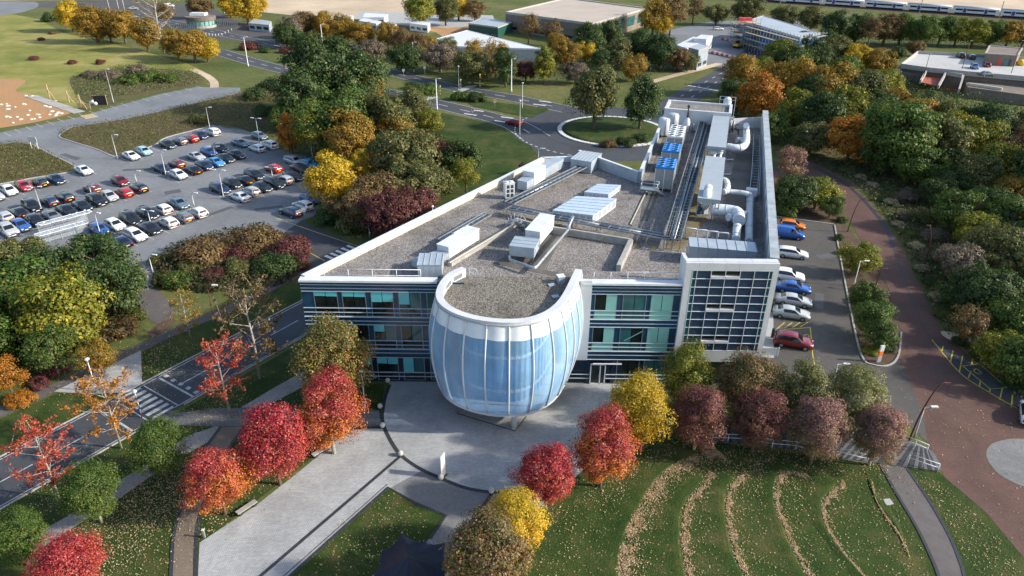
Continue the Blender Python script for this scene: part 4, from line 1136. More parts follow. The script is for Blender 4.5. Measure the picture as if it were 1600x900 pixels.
# chillers on the wing
def chiller(label, front, L, w, h, fans, fan_m, z=.5):
    A, B = W(front[0][0], front[0][1], ROOF), W(front[1][0], front[1][1], ROOF)
    c = (A + B) / 2 + WD * L / 2
    t = thing('chiller', label, 'chiller', (c.x, c.y, ROOF), math.atan2(WD.y, WD.x))
    top = M['blue_fan'] if fan_m == 'blue' else M['white_metal']
    for sx in range(2):
        for sy in range(2):
            MB().box((-L / 4 + sx * L / 2, -w / 4 + sy * w / 2, z + (h - .35) / 2), (L / 2 - .03, w / 2 - .03, h - .35)).build('coil_panel', M['coil'], t)
    MB().box((0, 0, z + h - .2), (L + .06, w + .06, .3)).build('fan_deck', top, t)
    for x in (-L / 2, 0, L / 2):
        for y in (-w / 2, 0, w / 2):
            if x == 0 and y == 0: continue
            MB().box((x, y, (z + h - .35) / 2), (.1, .1, z + h - .35)).build('frame_post', M['white_metal'], t)
    nx, ny = fans; r = min(L / nx, w / ny) * .42
    fd = MB().lathe([(r, 0), (r, .14), (r * .9, .14), (r * .9, .03)], n=14).mesh('fan_ring', top)
    fb = MB()
    for q in range(5):
        a = q * 2 * PI / 5
        fb.add([(.05, 0, .06), (r * .85 * math.cos(a), r * .85 * math.sin(a), .05), (r * .85 * math.cos(a + .7), r * .85 * math.sin(a + .7), .10)], [(0, 1, 2)])
    fb.lathe([(.001, .02), (r * .9, .02)], n=12, smooth=False)
    fbm = fb.mesh('fan', M['fan_dark'])
    for i in range(nx):
        for j in range(ny):
            p = (-L / 2 + L * (i + .5) / nx, -w / 2 + w * (j + .5) / ny, z + h - .05)
            rg = link('fan_ring', fd, t, p); link('fan', fbm, rg)
    return t
M['coil'] = mat('chiller_coil', (0.30, 0.31, 0.31), 0.6, 0.2, 0.15, 3)
M['fan_dark'] = mat('dark_fan_blades', (0.02, 0.03, 0.06), 0.6)
chiller('blue topped chiller beside the step platform', [(1022, 298), (1048, 302)], 4.6, 2.7, 3.4, (4, 2), 'blue')
chiller('blue topped chiller between the other blue chiller and the white one', [(1031, 269), (1057, 272)], 4.3, 2.7, 3.2, (4, 2), 'blue')
chiller('white chiller with ten fans at the far end of the row', [(1039, 243), (1063, 245)], 7.4, 2.6, 3.0, (5, 2), 'white')
t = thing('access_platform', 'galvanised platform with handrail at the foot of the first blue chiller', 'platform', W(1014, 303, ROOF), math.radians(-20))
MB().box((0, 0, .8), (2.6, 1.3, .08)).build('deck', M['galv'], t)
for x in (-1.2, 1.2):
    for y in (-.55, .55): MB().cyl((x, y, 0), .04, 1.9, 6).build('post', M['galv'], t)
for y in (-.6, .6):
    for z in (1.35, 1.85): MB().tube([(-1.25, y, z), (1.25, y, z)], .03, 6).build('rail', M['galv'], t)
for k in range(4): MB().box((1.5 + .28 * k, -.1, .65 - .17 * k), (.28, .9, .05)).build('tread', M['galv'], t)
# plenum: long flat grey housing with a gap for two fans
def wing_pt(px, py, h=ROOF): return W(px, py, h)
def plenum(label, a, b, w, z0, z1, n):
    A = W(a[0], a[1], z1); B = W(b[0], b[1], z1)
    L = abs((B - A).dot(WD)); A2 = A
    c = A2 + WD * L / 2 + WN * w / 2
    t = thing('plenum_duct', label, 'duct', (c.x, c.y, ROOF), math.atan2(WD.y, WD.x))
    for k in range(n): MB().box((-L / 2 + L * (k + .5) / n, 0, (z0 + z1) / 2 - ROOF), (L / n - .02, w, z1 - z0)).build('duct_panel', M['plenum'], t)
    for k in range(int(L / 4) + 1):
        for s in (-1, 1): MB().box((-L / 2 + .2 + (L - .4) * k / max(1, int(L / 4)), s * (w / 2 - .15), (z0 - ROOF) / 2), (.12, .12, z0 - ROOF)).build('leg', M['galv'], t)
    return t
M['plenum'] = mat('flat_grey_duct_metal', (0.34, 0.39, 0.43), 0.5, 0.1, 0.06, 0.5)
plenum('long flat grey plenum duct ending at the white round duct', (1090, 309), (1101, 243), 3.0, 15.75, 16.3, 5)
plenum('flat grey plenum duct section beyond the fan gap', (1105, 228), (1113, 177), 3.0, 15.75, 16.3, 4)
for (px, lb) in (((1114, 239), 'white roof fan on the left in the gap of the plenum duct'), ((1124, 238), 'white roof fan on the right in the gap of the plenum duct')):
    p = W(px[0], px[1], 15.0)
    t = thing('roof_fan', lb, 'fan', (p.x, p.y, ROOF))
    MB().cyl((0, 0, 0), .5, 1.9, 14).build('shaft', M['galv'], t)
    MB().lathe([(.62, 1.9), (.62, 2.3), (.45, 2.5), (.1, 2.55)], n=14).build('cowl', M['white_metal'], t)
t = thing('fan_frame', 'grey steel frame boxing in the two white roof fans', 'frame', W(1117, 240, ROOF + 2) - Vector((0, 0, 2)), math.atan2(WD.y, WD.x))
for x in (-1.6, 1.6):
    MB().bar((x, -1.6, 2.9), (x, 1.6, 2.9), .12).build('beam', M['galv'], t)
    MB().bar((x * 0, -1.6 if x < 0 else 1.6, 2.9), (1.6, -1.6 if x < 0 else 1.6, 2.9), .12).build('beam', M['galv'], t)
    for y in (-1.6, 1.6): MB().bar((x, y, 0), (x, y, 2.9), .12).build('post', M['galv'], t)
# white round ducts
def duct(label, pts, r, name='round_duct', m='white_metal', n=12, rings=True):
    P_ = [W(x, y, z) for x, y, z in pts]
    o = P_[0].copy(); o.z = ROOF
    t = thing(name, label, 'duct', o)
    Q = spline([p - o for p in P_], 4)
    MB().tube(Q, r, n).build('duct', M[m], t)
    if rings:
        for k in range(2, len(Q) - 2, 4):
            d = (Q[k + 1] - Q[k]).normalized()
            MB().tube([Q[k] - d * .04, Q[k] + d * .04], r + .05, n).build('flange', M['grey_metal'], t)
    for k in (1, len(Q) - 2):
        if Q[k].z - r > .3: MB().bar((Q[k].x, Q[k].y, 0), (Q[k].x, Q[k].y, Q[k].z - r + .02), .1).build('leg', M['galv'], t)
    return t
duct('white round duct sloping down from the end of the plenum', [(1107, 293, 16.7), (1105, 305, 16.4), (1103, 318, 15.2), (1102, 322, 14.2)], .55)
duct('white duct bend on the right side of the plenum', [(1130, 300, 15.4), (1136, 297, 15.4), (1136, 285, 15.4), (1130, 281, 15.4)], .42)
duct('white pipe running from the plenum to the duct drop by the parapet', [(1134, 299, 15.2), (1150, 300, 15.2), (1165, 302, 15.2), (1174, 305, 15.0)], .34)
duct('grey white straight duct running forward beside the parapet', [(1172, 308, 14.6), (1171, 335, 14.4), (1170, 378, 14.2)], .48, m='grey_metal')
duct('fat silver duct elbow in the middle of the wing roof', [(1111, 327, 14.6), (1125, 328, 14.6), (1142, 330, 14.6), (1153, 334, 14.6), (1155, 345, 14.6)], .82, m='white_metal')
duct('short white duct stub beside the fat silver elbow', [(1137, 340, 14.4), (1146, 339, 14.4), (1153, 343, 14.4)], .5)
duct('white duct falling into the front plant house', [(1152, 352, 14.9), (1151, 362, 14.4), (1150, 374, 14.2)], .5)
duct('white square bend duct off the right of the far plenum', [(1136, 229, 15.2), (1148, 231, 15.2), (1160, 230, 15.2), (1166, 222, 15.2), (1166, 205, 15.2)], .62)
duct('white duct stub beside the far duct bend', [(1151, 219, 14.8), (1158, 219, 14.8), (1164, 222, 14.8)], .5)
duct('white vertical exhaust duct at the far end of the wing', [(1165, 206, 14.4), (1166, 200, 16.0), (1166, 196, 17.0)], .5)
t = thing('duct_transition', 'white funnel shaped duct transition in front of the fat elbow', 'duct', W(1152, 354, ROOF), math.atan2(WD.y, WD.x))
MB().add([(-.5, -.5, .6), (.9, -1.0, .5), (.9, 1.0, .5), (-.5, .5, .6), (-.5, -.5, 1.6), (.9, -1.0, 2.0), (.9, 1.0, 2.0), (-.5, .5, 1.6)], [(3, 2, 1, 0), (4, 5, 6, 7), (0, 1, 5, 4), (1, 2, 6, 5), (2, 3, 7, 6), (3, 0, 4, 7)]).build('transition', M['white_metal'], t)
for x, y in ((-.3, -.4), (-.3, .4), (.7, -.8), (.7, .8)): MB().box((x, y, .3), (.1, .1, .6)).build('leg', M['galv'], t)
t = thing('duct_drop', 'square pale duct box where the white pipe turns by the parapet', 'duct', W(1172, 312, ROOF), math.atan2(WD.y, WD.x))
MB().box((0, 0, 1.2), (1.2, 1.5, .9)).build('box', M['white_metal'], t)
for x in (-.5, .5): MB().box((x, 0, .38), (.1, 1.2, .75)).build('leg', M['galv'], t)
t = thing('pump_skid', 'teal pump set on a small skid under the sloping white duct', 'pump', W(1096, 335, ROOF), .2)
MB().box((0, 0, .1), (1.8, 1.1, .15)).build('skid', M['galv'], t)
MB().cyl((-.4, 0, .18), .4, 1.0, 12).build('vessel', M['teal_panel'], t)
MB().box((.45, 0, .7), (.6, .8, 1.0)).build('motor_box', M['white_metal'], t)
# white goal-post pipe frames behind the stair housing
for k, lb in enumerate(('first', 'second', 'third', 'fourth')):
    p = W(1070 + 16.5 * k, 372 + 2.3 * k, ROOF)
    t = thing('hoop_pipe', 'white goal post shaped pipe behind the stair housing, %s from the cable rack' % lb, 'pipe', p, math.radians(-12))
    MB().tube([(0, 0, 0), (0, 0, 1.3), (.1, 0, 1.4), (1.25, 0, 1.4), (1.35, 0, 1.3), (1.35, 0, 0)], .1, 8).build('pipe', M['white_metal'], t)
# tanks, flues against the penthouse
for px, r, h, lb in (((1036, 213), 1.1, 3.6, 'white vertical tank on the left against the penthouse'), ((1048, 212), 1.15, 4.2, 'tall silver vertical tank between the white tank and the flue')):
    t = thing('storage_tank', lb, 'tank', W(px[0], px[1], ROOF))
    MB().lathe([(.01, .25), (r * .8, .3), (r, .55), (r, h - .4), (r * .85, h - .1), (.2, h), (.01, h)], n=18).build('vessel', M['white_metal' if r < 1.12 else 'grey_metal'], t)
    for k in range(3): MB().cyl((r * .8 * math.cos(k * 2.1), r * .8 * math.sin(k * 2.1), 0), .07, .5, 6).build('leg', M['galv'], t)
    MB().tube([(0, -r - .12, .3), (0, -r - .12, h)], .06, 6).build('ladder_pipe', M['dark_metal'], t)
t = thing('flue', 'white conical flue with a thin dark stack in front of the penthouse', 'flue', W(1072, 204, ROOF))
MB().lathe([(1.0, 0), (1.0, 1.0), (.8, 1.4), (.5, 2.2), (.2, 2.5)], n=16).build('cone', M['white_metal'], t)
MB().cyl((0, 0, 2.4), .16, 2.0, 8).build('stack', M['dark_metal'], t)
MB().lathe([(.16, 4.4), (.34, 4.5), (.3, 4.8), (.05, 4.9)], n=10).build('cap', M['dark_metal'], t)
t = thing('valve_set', 'tangle of dark valves and pipes between flue and plenum', 'pipework', W(1090, 206, ROOF))
rr = random.Random(5)
for k in range(9):
    a = Vector((rr.uniform(-1.6, 1.8), rr.uniform(-1, 1), 0)); z = rr.uniform(.6, 2.0)
    MB().tube([a, a + Vector((0, 0, z)), a + Vector((rr.uniform(-1, 1), .2, z)), a + Vector((rr.uniform(-1, 1), .4, .3))], .09, 6).build('pipe', M['galv' if k % 2 else 'dark_metal'], t)
t = thing('valve_set', 'dark pipe frames right of the far plenum duct', 'pipework', W(1146, 206, ROOF))
for k in range(7):
    a = Vector((rr.uniform(-1.2, 1.4), rr.uniform(-2, 2), 0)); z = rr.uniform(1.0, 2.6)
    MB().tube([a, a + Vector((0, 0, z)), a + Vector((rr.uniform(-1, 1), .5, z)), a + Vector((rr.uniform(-.5, .5), 1, .2))], .09, 6).build('pipe', M['galv' if k % 2 else 'dark_metal'], t)
t = thing('roof_cage', 'steel mesh cage with a pale dome beside the penthouse roof', 'frame', W(1132, 190, ROOF), math.atan2(WD.y, WD.x))
for x in (-1.4, 1.4):
    for y in (-1.5, 1.5): MB().bar((x, y, 0), (x, y, 4.6), .1).build('post', M['galv'], t)
    MB().bar((x, -1.5, 4.6), (x, 1.5, 4.6), .1).build('beam', M['galv'], t); MB().bar((-1.4, x * 1.07, 4.6), (1.4, x * 1.07, 4.6), .1).build('beam', M['galv'], t)
MB().lathe([(.8, 0), (.8, 4.2), (.6, 4.7), (.05, 4.9)], n=14).build('dome', M['white_metal'], t)
for px, lb in (((1139, 252), 'first short white roof bar right of the plenum'), ((1135, 275), 'second short white roof bar right of the plenum')):
    t = thing('roof_bar', lb, 'pipe', W(px[0], px[1], ROOF))
    MB().tube([(-.7, 0, .3), (.7, 0, .3)], .12, 8).build('bar', M['white_metal'], t)
    for s in (-.5, .5): MB().box((s, 0, .1), (.12, .2, .2)).build('foot', M['galv'], t)
# weeds in the gravel, antenna
for px, s, lb in (((901, 368), .6, 'yellow green weed tuft at the foot of the concrete upstand'), ((942, 378), .7, 'bright yellow weed tuft farther along the upstand'), ((1020, 391), .6, 'dull weed tuft in the gravel near the stair housing')):
    p = W(px[0], px[1], ROOF)
    mb = MB()
    for k in range(60):
        a = rr.uniform(0, 6.28); q = rr.uniform(.1, 1) * s; z = rr.uniform(.3, 1) * s
        c = Vector((q * math.cos(a), q * math.sin(a), z)); e = Vector((rr.uniform(-1, 1), rr.uniform(-1, 1), rr.uniform(-.3, 1))) * .16
        mb.add([c - e, c + Vector((-e.y, e.x, 0)) * .5, c + e], [(0, 1, 2)])
    tag(mb.build('weed_tuft', M['weed'] if 'weed' in M else M.setdefault('weed', mat('weed_leaf', (0.16, 0.17, 0.025), 0.8)), None, p), lb, 'weed')
t = thing('antenna', 'small white ball topped pole on the left parapet', 'pole', W(677, 348, ROOF))
MB().cyl((0, 0, 0), .03, 2.2, 6).build('pole', M['galv'], t); MB().lathe([(.01, 2.15), (.16, 2.25), (.16, 2.4), (.01, 2.5)], n=10).build('ball', M['white_metal'], t)
# ================================================================== CARS
M['car_glass'] = mat('car_glass', (0.010, 0.014, 0.020), 0.05, 0, 0.1, 1, 0.8)
M['tyre'] = M['black']
M['rim'] = mat('alloy_rim', (0.40, 0.41, 0.42), 0.35, 0.7)
M['headlamp'] = mat('headlamp_lens', (0.72, 0.75, 0.80), 0.1, 0, 0.05, 1, 0.7)
M['tail'] = mat('tail_lamp_lens', (0.48, 0.015, 0.012), 0.2)
M['plate_y'] = mat('yellow_number_plate', (0.72, 0.48, 0.04), 0.5)
M['plate_w'] = mat('white_number_plate', (0.75, 0.75, 0.72), 0.5)
PAINT = {}
for nm, c in dict(black=(.012, .014, .018), white=(.78, .79, .80), silver=(.42, .44, .46), grey=(.16, .175, .19), red=(.45, .015, .018), maroon=(.16, .010, .014),
                  navy=(.012, .025, .075), blue=(.03, .10, .34), sky=(.35, .55, .66), steel=(.10, .16, .21), orange=(.75, .20, .02), azure=(.05, .27, .62), vblue=(.015, .09, .38)).items():
    PAINT[nm] = mat(nm + '_car_paint', c, 0.28, 0.0, 0.03, 1, 0.5, 1.0)
NICE = dict(sky='pale blue', steel='steel blue', azure='bright blue', vblue='deep blue', maroon='dark red')
# stations: x, half width at sill/belt, belt z, roof half width, roof z  (x forward)
SHAPES = dict(
 hatchback=dict(L=4.05, st=[(-2.02, .72, .62, .70, .64), (-1.97, .80, .88, .66, .98), (-1.72, .86, .95, .62, 1.36), (-1.1, .88, .95, .62, 1.49), (-.2, .88, .93, .62, 1.50), (.35, .88, .93, .60, 1.42), (1.02, .87, .94, .66, .98), (1.5, .86, .88, .62, .90), (1.88, .80, .74, .56, .76), (2.02, .70, .58, .55, .60)], ws=(5, 6), rw=(1, 2), side=(2, 5), wb=1.27),
 saloon=dict(L=4.6, st=[(-2.30, .72, .66, .68, .68), (-2.24, .82, .92, .68, .98), (-1.75, .88, .98, .68, 1.03), (-1.05, .90, .96, .60, 1.38), (-.4, .90, .95, .60, 1.44), (.30, .90, .94, .58, 1.38), (1.05, .89, .95, .66, .98), (1.7, .88, .86, .62, .89), (2.15, .82, .72, .56, .74), (2.30, .70, .56, .55, .58)], ws=(5, 6), rw=(2, 3), side=(3, 5), wb=1.38),
 estate=dict(L=4.6, st=[(-2.30, .74, .66, .70, .68), (-2.25, .82, .92, .66, 1.02), (-2.02, .88, .98, .62, 1.40), (-1.2, .90, .96, .62, 1.49), (-.3, .90, .95, .62, 1.50), (.35, .90, .94, .60, 1.42), (1.08, .89, .95, .66, .98), (1.7, .88, .87, .62, .90), (2.15, .82, .72, .56, .74), (2.30, .70, .56, .55, .58)], ws=(5, 6), rw=(1, 2), side=(2, 5), wb=1.38),
 suv=dict(L=4.5, st=[(-2.25, .78, .75, .74, .78), (-2.20, .86, 1.05, .70, 1.14), (-1.98, .92, 1.10, .66, 1.58), (-1.2, .93, 1.08, .66, 1.68), (-.3, .93, 1.06, .66, 1.69), (.35, .93, 1.05, .64, 1.60), (1.0, .92, 1.06, .70, 1.10), (1.6, .91, 1.00, .66, 1.03), (2.12, .86, .86, .60, .88), (2.25, .76, .68, .60, .70)], ws=(5, 6), rw=(1, 2), side=(2, 5), wb=1.36),
 van=dict(L=4.9, st=[(-2.45, .88, 1.0, .84, 1.02), (-2.43, .92, 1.08, .80, 1.20), (-2.38, .94, 1.12, .78, 1.88), (-1.3, .94, 1.12, .78, 1.94), (.2, .94, 1.10, .78, 1.94), (.75, .94, 1.10, .74, 1.85), (1.5, .93, 1.08, .76, 1.20), (2.0, .91, 1.00, .70, 1.04), (2.38, .86, .84, .60, .86), (2.45, .76, .62, .60, .64)], ws=(5, 6), rw=(1, 2), side=(2, 5), wb=1.5))
def car_meshes(kind):
    S = SHAPES[kind]; st = S['st']; out = {}
    sec = []
    for (x, hw, zb, rw, zt) in st:
        zl = .30 if abs(x) > S['L'] / 2 - .12 else .22
        half = [(rw * .6, zt + .02), (rw, zt), (hw, zb), (hw * 1.02, zb * .62 + .1), (hw * .96, zl)]
        ring = [(-y, z) for y, z in half[::-1]] + half
        sec.append([(x, y, z) for y, z in ring])
    n = len(sec[0]); mb = MB(); vs = [p for s in sec for p in s]; fs = []
    for i in range(len(sec) - 1):
        for k in range(n - 1): fs.append((i * n + k, (i + 1) * n + k, (i + 1) * n + k + 1, i * n + k + 1))
        fs.append((i * n + n - 1, (i + 1) * n + n - 1, (i + 1) * n, i * n))
    fs.append(tuple(range(n - 1, -1, -1))); fs.append(tuple((len(sec) - 1) * n + k for k in range(n)))
    mb.add(vs, fs, True)
    out['body'] = mb
    def P(i, k): return Vector(sec[i][k])
    def patch(i0, i1, ks, off, sh=.10):
        a, b = [P(i0, k) for k in ks], [P(i1, k) for k in ks]
        m = MB(); c = (sum(a, Vector()) + sum(b, Vector())) / (2 * len(a))
        pts_a = [c + (p - c) * (1 - sh) + Vector(off) for p in a]; pts_b = [c + (p - c) * (1 - sh) + Vector(off) for p in b]
        m.add(pts_a + pts_b, [(j, len(a) + j, len(a) + j + 1, j + 1) for j in range(len(a) - 1)])
        return m
    w0, w1 = S['ws']; r0, r1 = S['rw']; s0, s1 = S['side']
    out['windscreen'] = patch(w0, w1, [3, 4, 5, 6], (.03, 0, .025))
    out['rear_window'] = patch(r0, r1, [3, 4, 5, 6], (-.03, 0, .025), .14)
    for nm, ks, sg in (('side_window', (2, 3), -1), ('side_window2', (6, 7), 1)):
        m = MB(); rng = list(range(s0, s1 + 2)); a = []; b = []
        if kind == 'van': rng = [4, 5, 6]
        for i in rng:
            lo, hi = P(i, 2 if sg < 0 else 7), P(i, 3 if sg < 0 else 6)
            if i == w1: hi = lo.lerp(hi, .3)
            a.append(lo.lerp(hi, .12) + Vector((0, sg * .022, .01))); b.append(lo.lerp(hi, .86) + Vector((0, sg * .022, .01)))
        if len(rng) > 1: a[0].x += .08; a[-1].x -= .25; b[-1].x -= .2
        m.add(a + b, [(j, j + 1, len(a) + j + 1, len(a) + j) for j in range(len(a) - 1)])
        out[nm] = m
    L = S['L'] / 2; e = st[-1]; r = st[0]
    hw = e[1]
    m = MB().box((L - .10, .52, e[2] + .06), (.20, .30, .13)); out['headlight'] = m
    m = MB().box((-L + .06, .58, r[2] + .12), (.14, .22, .22)); out['tail_light'] = m
    out['front_plate'] = MB().box((L + .005, 0, .48), (.03, .52, .12)); out['rear_plate'] = MB().box((-L - .005, 0, r[2] - .02 if kind != 'van' else .7), (.03, .52, .13))
    out['bumper'] = MB().box((L - .06, 0, .36), (.16, 1.36, .14))
    m = MB(); m.tube([(0, -.11, 0), (0, .11, 0)], .325, 14); out['wheel'] = m
    m = MB(); m.tube([(0, -.116, 0), (0, .116, 0)], .205, 10); out['rim'] = m
    m = MB().box((.62, 0, 0), (.12, .2, .12)); out['mirror'] = m
    return out
CARM = {}
for kind in SHAPES:
    g = car_meshes(kind)
    CARM[kind] = {k: m.mesh(k, M[dict(windscreen='car_glass', rear_window='car_glass', side_window='car_glass', side_window2='car_glass', headlight='headlamp', tail_light='tail', front_plate='plate_w', rear_plate='plate_y', bumper='dark_metal', wheel='tyre', rim='rim').get(k, 'dark_metal')]) for k, m in g.items() if k != 'body'}
    CARM[kind]['_body'] = g['body']
BODY = {}
def car(kind, colour, loc, ang, label, group=None, cat='car', roof=None):
    t = thing('van' if kind == 'van' else 'car', label, 'van' if kind == 'van' else cat, loc, ang, group)
    S = SHAPES[kind]; m = CARM[kind]
    t.scale = (1.08, 1.08, 1.08) if group is None else (1.14, 1.14, 1.12)
    if (kind, colour) not in BODY:
        BODY[(kind, colour)] = m['_body'].mesh('body', PAINT[colour])
    link('body', BODY[(kind, colour)], t)
    for k in ('windscreen', 'rear_window'): link(k, m[k], t)
    link('side_window', m['side_window'], t); link('side_window', m['side_window2'], t)
    for s in (1, -1):
        for k in ('headlight', 'tail_light'):
            o = link(k, m[k], t)
            if s < 0: o.scale = (1, -1, 1)
        for x in (S['wb'], -S['wb']):
            w = link('wheel', m['wheel'], t, (x, s * (.80 if kind in ('hatchback',) else .84), .325)); link('rim', m['rim'], w)
        o = link('mirror', m['mirror'], t, (.15 if kind != 'van' else .9, s * 1.0, 1.0 if kind not in ('suv', 'van') else 1.15))
    link('number_plate', m['front_plate'], t); link('number_plate', m['rear_plate'], t); link('bumper', m['bumper'], t)
    return t
KN = dict(hatchback='hatchback', saloon='saloon car', estate='estate car', suv='tall family car', van='van')
def nice(c): return NICE.get(c, c)
# rows of the big car park: (px, py, colour, kind, facing) facing f = nose to the lower right, r = tail to the lower right
ROWS = {
 'the row along the left grass bank': [(-6, 311, 'silver', 'saloon', 'f'), (16, 303, 'white', 'hatchback', 'f'), (39, 296, 'red', 'hatchback', 'f'), (65, 290, 'black', 'hatchback', 'r'), (89, 285, 'navy', 'saloon', 'f'), (132, 271, 'white', 'saloon', 'f')],
 'the row along the scrub island': [(206, 248, 'white', 'saloon', 'f'), (226, 241, 'sky', 'hatchback', 'f'), (263, 230, 'black', 'saloon', 'f'), (282, 225, 'grey', 'hatchback', 'r'), (300, 221, 'red', 'hatchback', 'r'), (314, 216, 'navy', 'hatchback', 'f'), (332, 211, 'white', 'suv', 'r')],
 'the corner row under the trees': [(376, 228, 'steel', 'saloon', 'f'), (402, 236, 'white', 'hatchback', 'r'), (421, 231, 'white', 'suv', 'r'), (406, 217, 'steel', 'hatchback', 'f'), (460, 256, 'silver', 'estate', 'f'), (484, 261, 'azure', 'hatchback', 'f'), (470, 268, 'black', 'saloon', 'f')],
 'the back line of the middle double row': [(254, 268, 'navy', 'saloon', 'f'), (277, 261, 'maroon', 'hatchback', 'r'), (307, 249, 'silver', 'saloon', 'f'), (327, 242, 'blue', 'hatchback', 'f'), (345, 236, 'black', 'hatchback', 'f')],
 'the front line of the middle double row': [(280, 278, 'white', 'hatchback', 'f'), (302, 270, 'black', 'saloon', 'r'), (320, 264, 'navy', 'hatchback', 'f'), (338, 258, 'azure', 'saloon', 'f'), (353, 252, 'black', 'saloon', 'f'), (370, 246, 'black', 'saloon', 'f')],
 'the back line of the right double row': [(345, 300, 'navy', 'estate', 'f'), (364, 292, 'black', 'hatchback', 'f'), (382, 286, 'black', 'saloon', 'r'), (398, 278, 'black', 'estate', 'f'), (428, 268, 'red', 'hatchback', 'r')],
 'the front line of the right double row': [(375, 312, 'white', 'saloon', 'r'), (392, 304, 'silver', 'hatchback', 'r'), (410, 297, 'black', 'saloon', 'f'), (430, 292, 'black', 'suv', 'f'), (445, 286, 'silver', 'hatchback', 'r'), (459, 280, 'black', 'saloon', 'f')],
 'the back line of the left double row': [(8, 344, 'silver', 'hatchback', 'r'), (31, 337, 'black', 'saloon', 'r'), (52, 328, 'black', 'suv', 'f'), (79, 320, 'navy', 'hatchback', 'r'), (102, 313, 'black', 'estate', 'r'), (146, 300, 'maroon', 'hatchback', 'r'), (189, 288, 'maroon', 'hatchback', 'f')],
 'the front line of the left double row': [(15, 366, 'silver', 'suv', 'f'), (34, 358, 'blue', 'hatchback', 'f'), (57, 350, 'black', 'hatchback', 'f'), (83, 343, 'grey', 'saloon', 'f'), (106, 334, 'black', 'saloon', 'f'), (130, 327, 'black', 'saloon', 'f'), (153, 319, 'black', 'suv', 'f'), (172, 312, 'silver', 'hatchback', 'f'), (195, 306, 'red', 'hatchback', 'r'), (218, 299, 'black', 'hatchback', 'r')],
 'the back line of the row by the bike shelter': [(156, 364, 'blue', 'hatchback', 'f'), (181, 357, 'white', 'hatchback', 'f'), (206, 348, 'black', 'suv', 'f'), (232, 339, 'black', 'estate', 'f'), (255, 332, 'white', 'hatchback', 'r'), (280, 323, 'steel', 'saloon', 'f')],
 'the front line of the row by the bike shelter': [(190, 383, 'navy', 'saloon', 'r'), (213, 373, 'white', 'estate', 'f'), (236, 362, 'black', 'saloon', 'f'), (264, 353, 'white', 'hatchback', 'r'), (287, 345, 'grey', 'hatchback', 'r'), (310, 337, 'white', 'hatchback', 'r')],
 'the short row below the yellow tree': [(455, 336, 'navy', 'estate', 'r'), (474, 326, 'white', 'hatchback', 'r'), (486, 316, 'blue', 'hatchback', 'f')],
}
BAYA = math.radians(-38)
used = {}
bl = MB()
for row, cars in ROWS.items():
    pts = [W(x, y) for x, y, *_ in cars]
    names = ['%s %s' % (nice(c), KN[k]) for _, _, c, k, _ in cars]
    for i, (x, y, c, k, f) in enumerate(cars):
        nb = [names[j] for j in (i - 1, i + 1) if 0 <= j < len(names)]
        a_ = lambda s: ('an ' if s[0] in 'aeiou' else 'a ') + s
        short = [q.replace(' car', '').replace('tall family', 'family car').replace('bright ', '').replace('dark ', '').replace('pale ', '').replace('deep ', '').replace('steel ', '') for q in nb]
        where = ('between %s and %s' % (a_(short[0]), a_(short[1]))) if len(nb) == 2 else 'at the end beside %s' % a_(short[0])
        rowshort = row.replace('the ', '', 1)
        lab = '%s %s, %s row' % (names[i].replace(' car', ''), where, {'row along the left grass bank': 'grass bank', 'row along the scrub island': 'scrub island', 'corner row under the trees': 'tree corner', 'back line of the middle double row': 'middle back', 'front line of the middle double row': 'middle front', 'back line of the right double row': 'right back', 'front line of the right double row': 'right front', 'back line of the left double row': 'left back', 'front line of the left double row': 'left front', 'back line of the row by the bike shelter': 'shelter back', 'front line of the row by the bike shelter': 'shelter front', 'short row below the yellow tree': 'yellow tree'}[rowshort])
        ang = BAYA if f == 'f' else BAYA + PI
        car(k, c, pts[i], ang + random.uniform(-.03, .03), lab, 'cars in the big car park')
    # bay lines: between neighbours and at the ends, 2.9 m apart along the row
    a, b = pts[0], pts[-1]
    d = (b - a); Lr = d.length; d.normalize()
    if 'corner' in row: continue
    nb_ = max(1, round(Lr / 2.9))
    for k in range(-1, nb_ + 1):
        p = a + d * (Lr * (k + .5) / nb_)
        strip_mesh(bl, [p - BAY * 2.6, p + BAY * 2.6], .14, .025)
bl.build('car_park_bay_lines', M['paint_street'])['kind'] = 'structure'
# staff car park: noses point away from the building
SA = math.radians(-17)
for x, y, c, k, lb in ((1237, 357, 'orange', 'hatchback', 'orange car with black roof half hidden behind the blue van'), (1231, 371, 'vblue', 'van', 'deep blue panel van parked beside the wing'),
                       (1237, 401, 'white', 'estate', 'white estate car parked alone in the staff car park'), (1230, 437, 'white', 'suv', 'white car with a dark glass roof beside the deep blue car'),
                       (1238, 455, 'vblue', 'saloon', 'deep blue electric car between two white and silver cars'), (1239, 475, 'silver', 'saloon', 'silver electric car directly beside the deep blue car'),
                       (1235, 495, 'silver', 'saloon', 'silver electric car beside the yellow hatched bay'), (1238, 540, 'maroon', 'suv', 'dark red car in the accessible bay at the building corner')):
    car(k, c, W(x, y), SA, lb)
car('estate', 'red', W(803, 195), math.radians(140), 'red estate car driving onto the roundabout')
car('hatchback', 'white', W(1606, 652), math.radians(60), 'white car at the edge of the block paved road by the yellow bay')
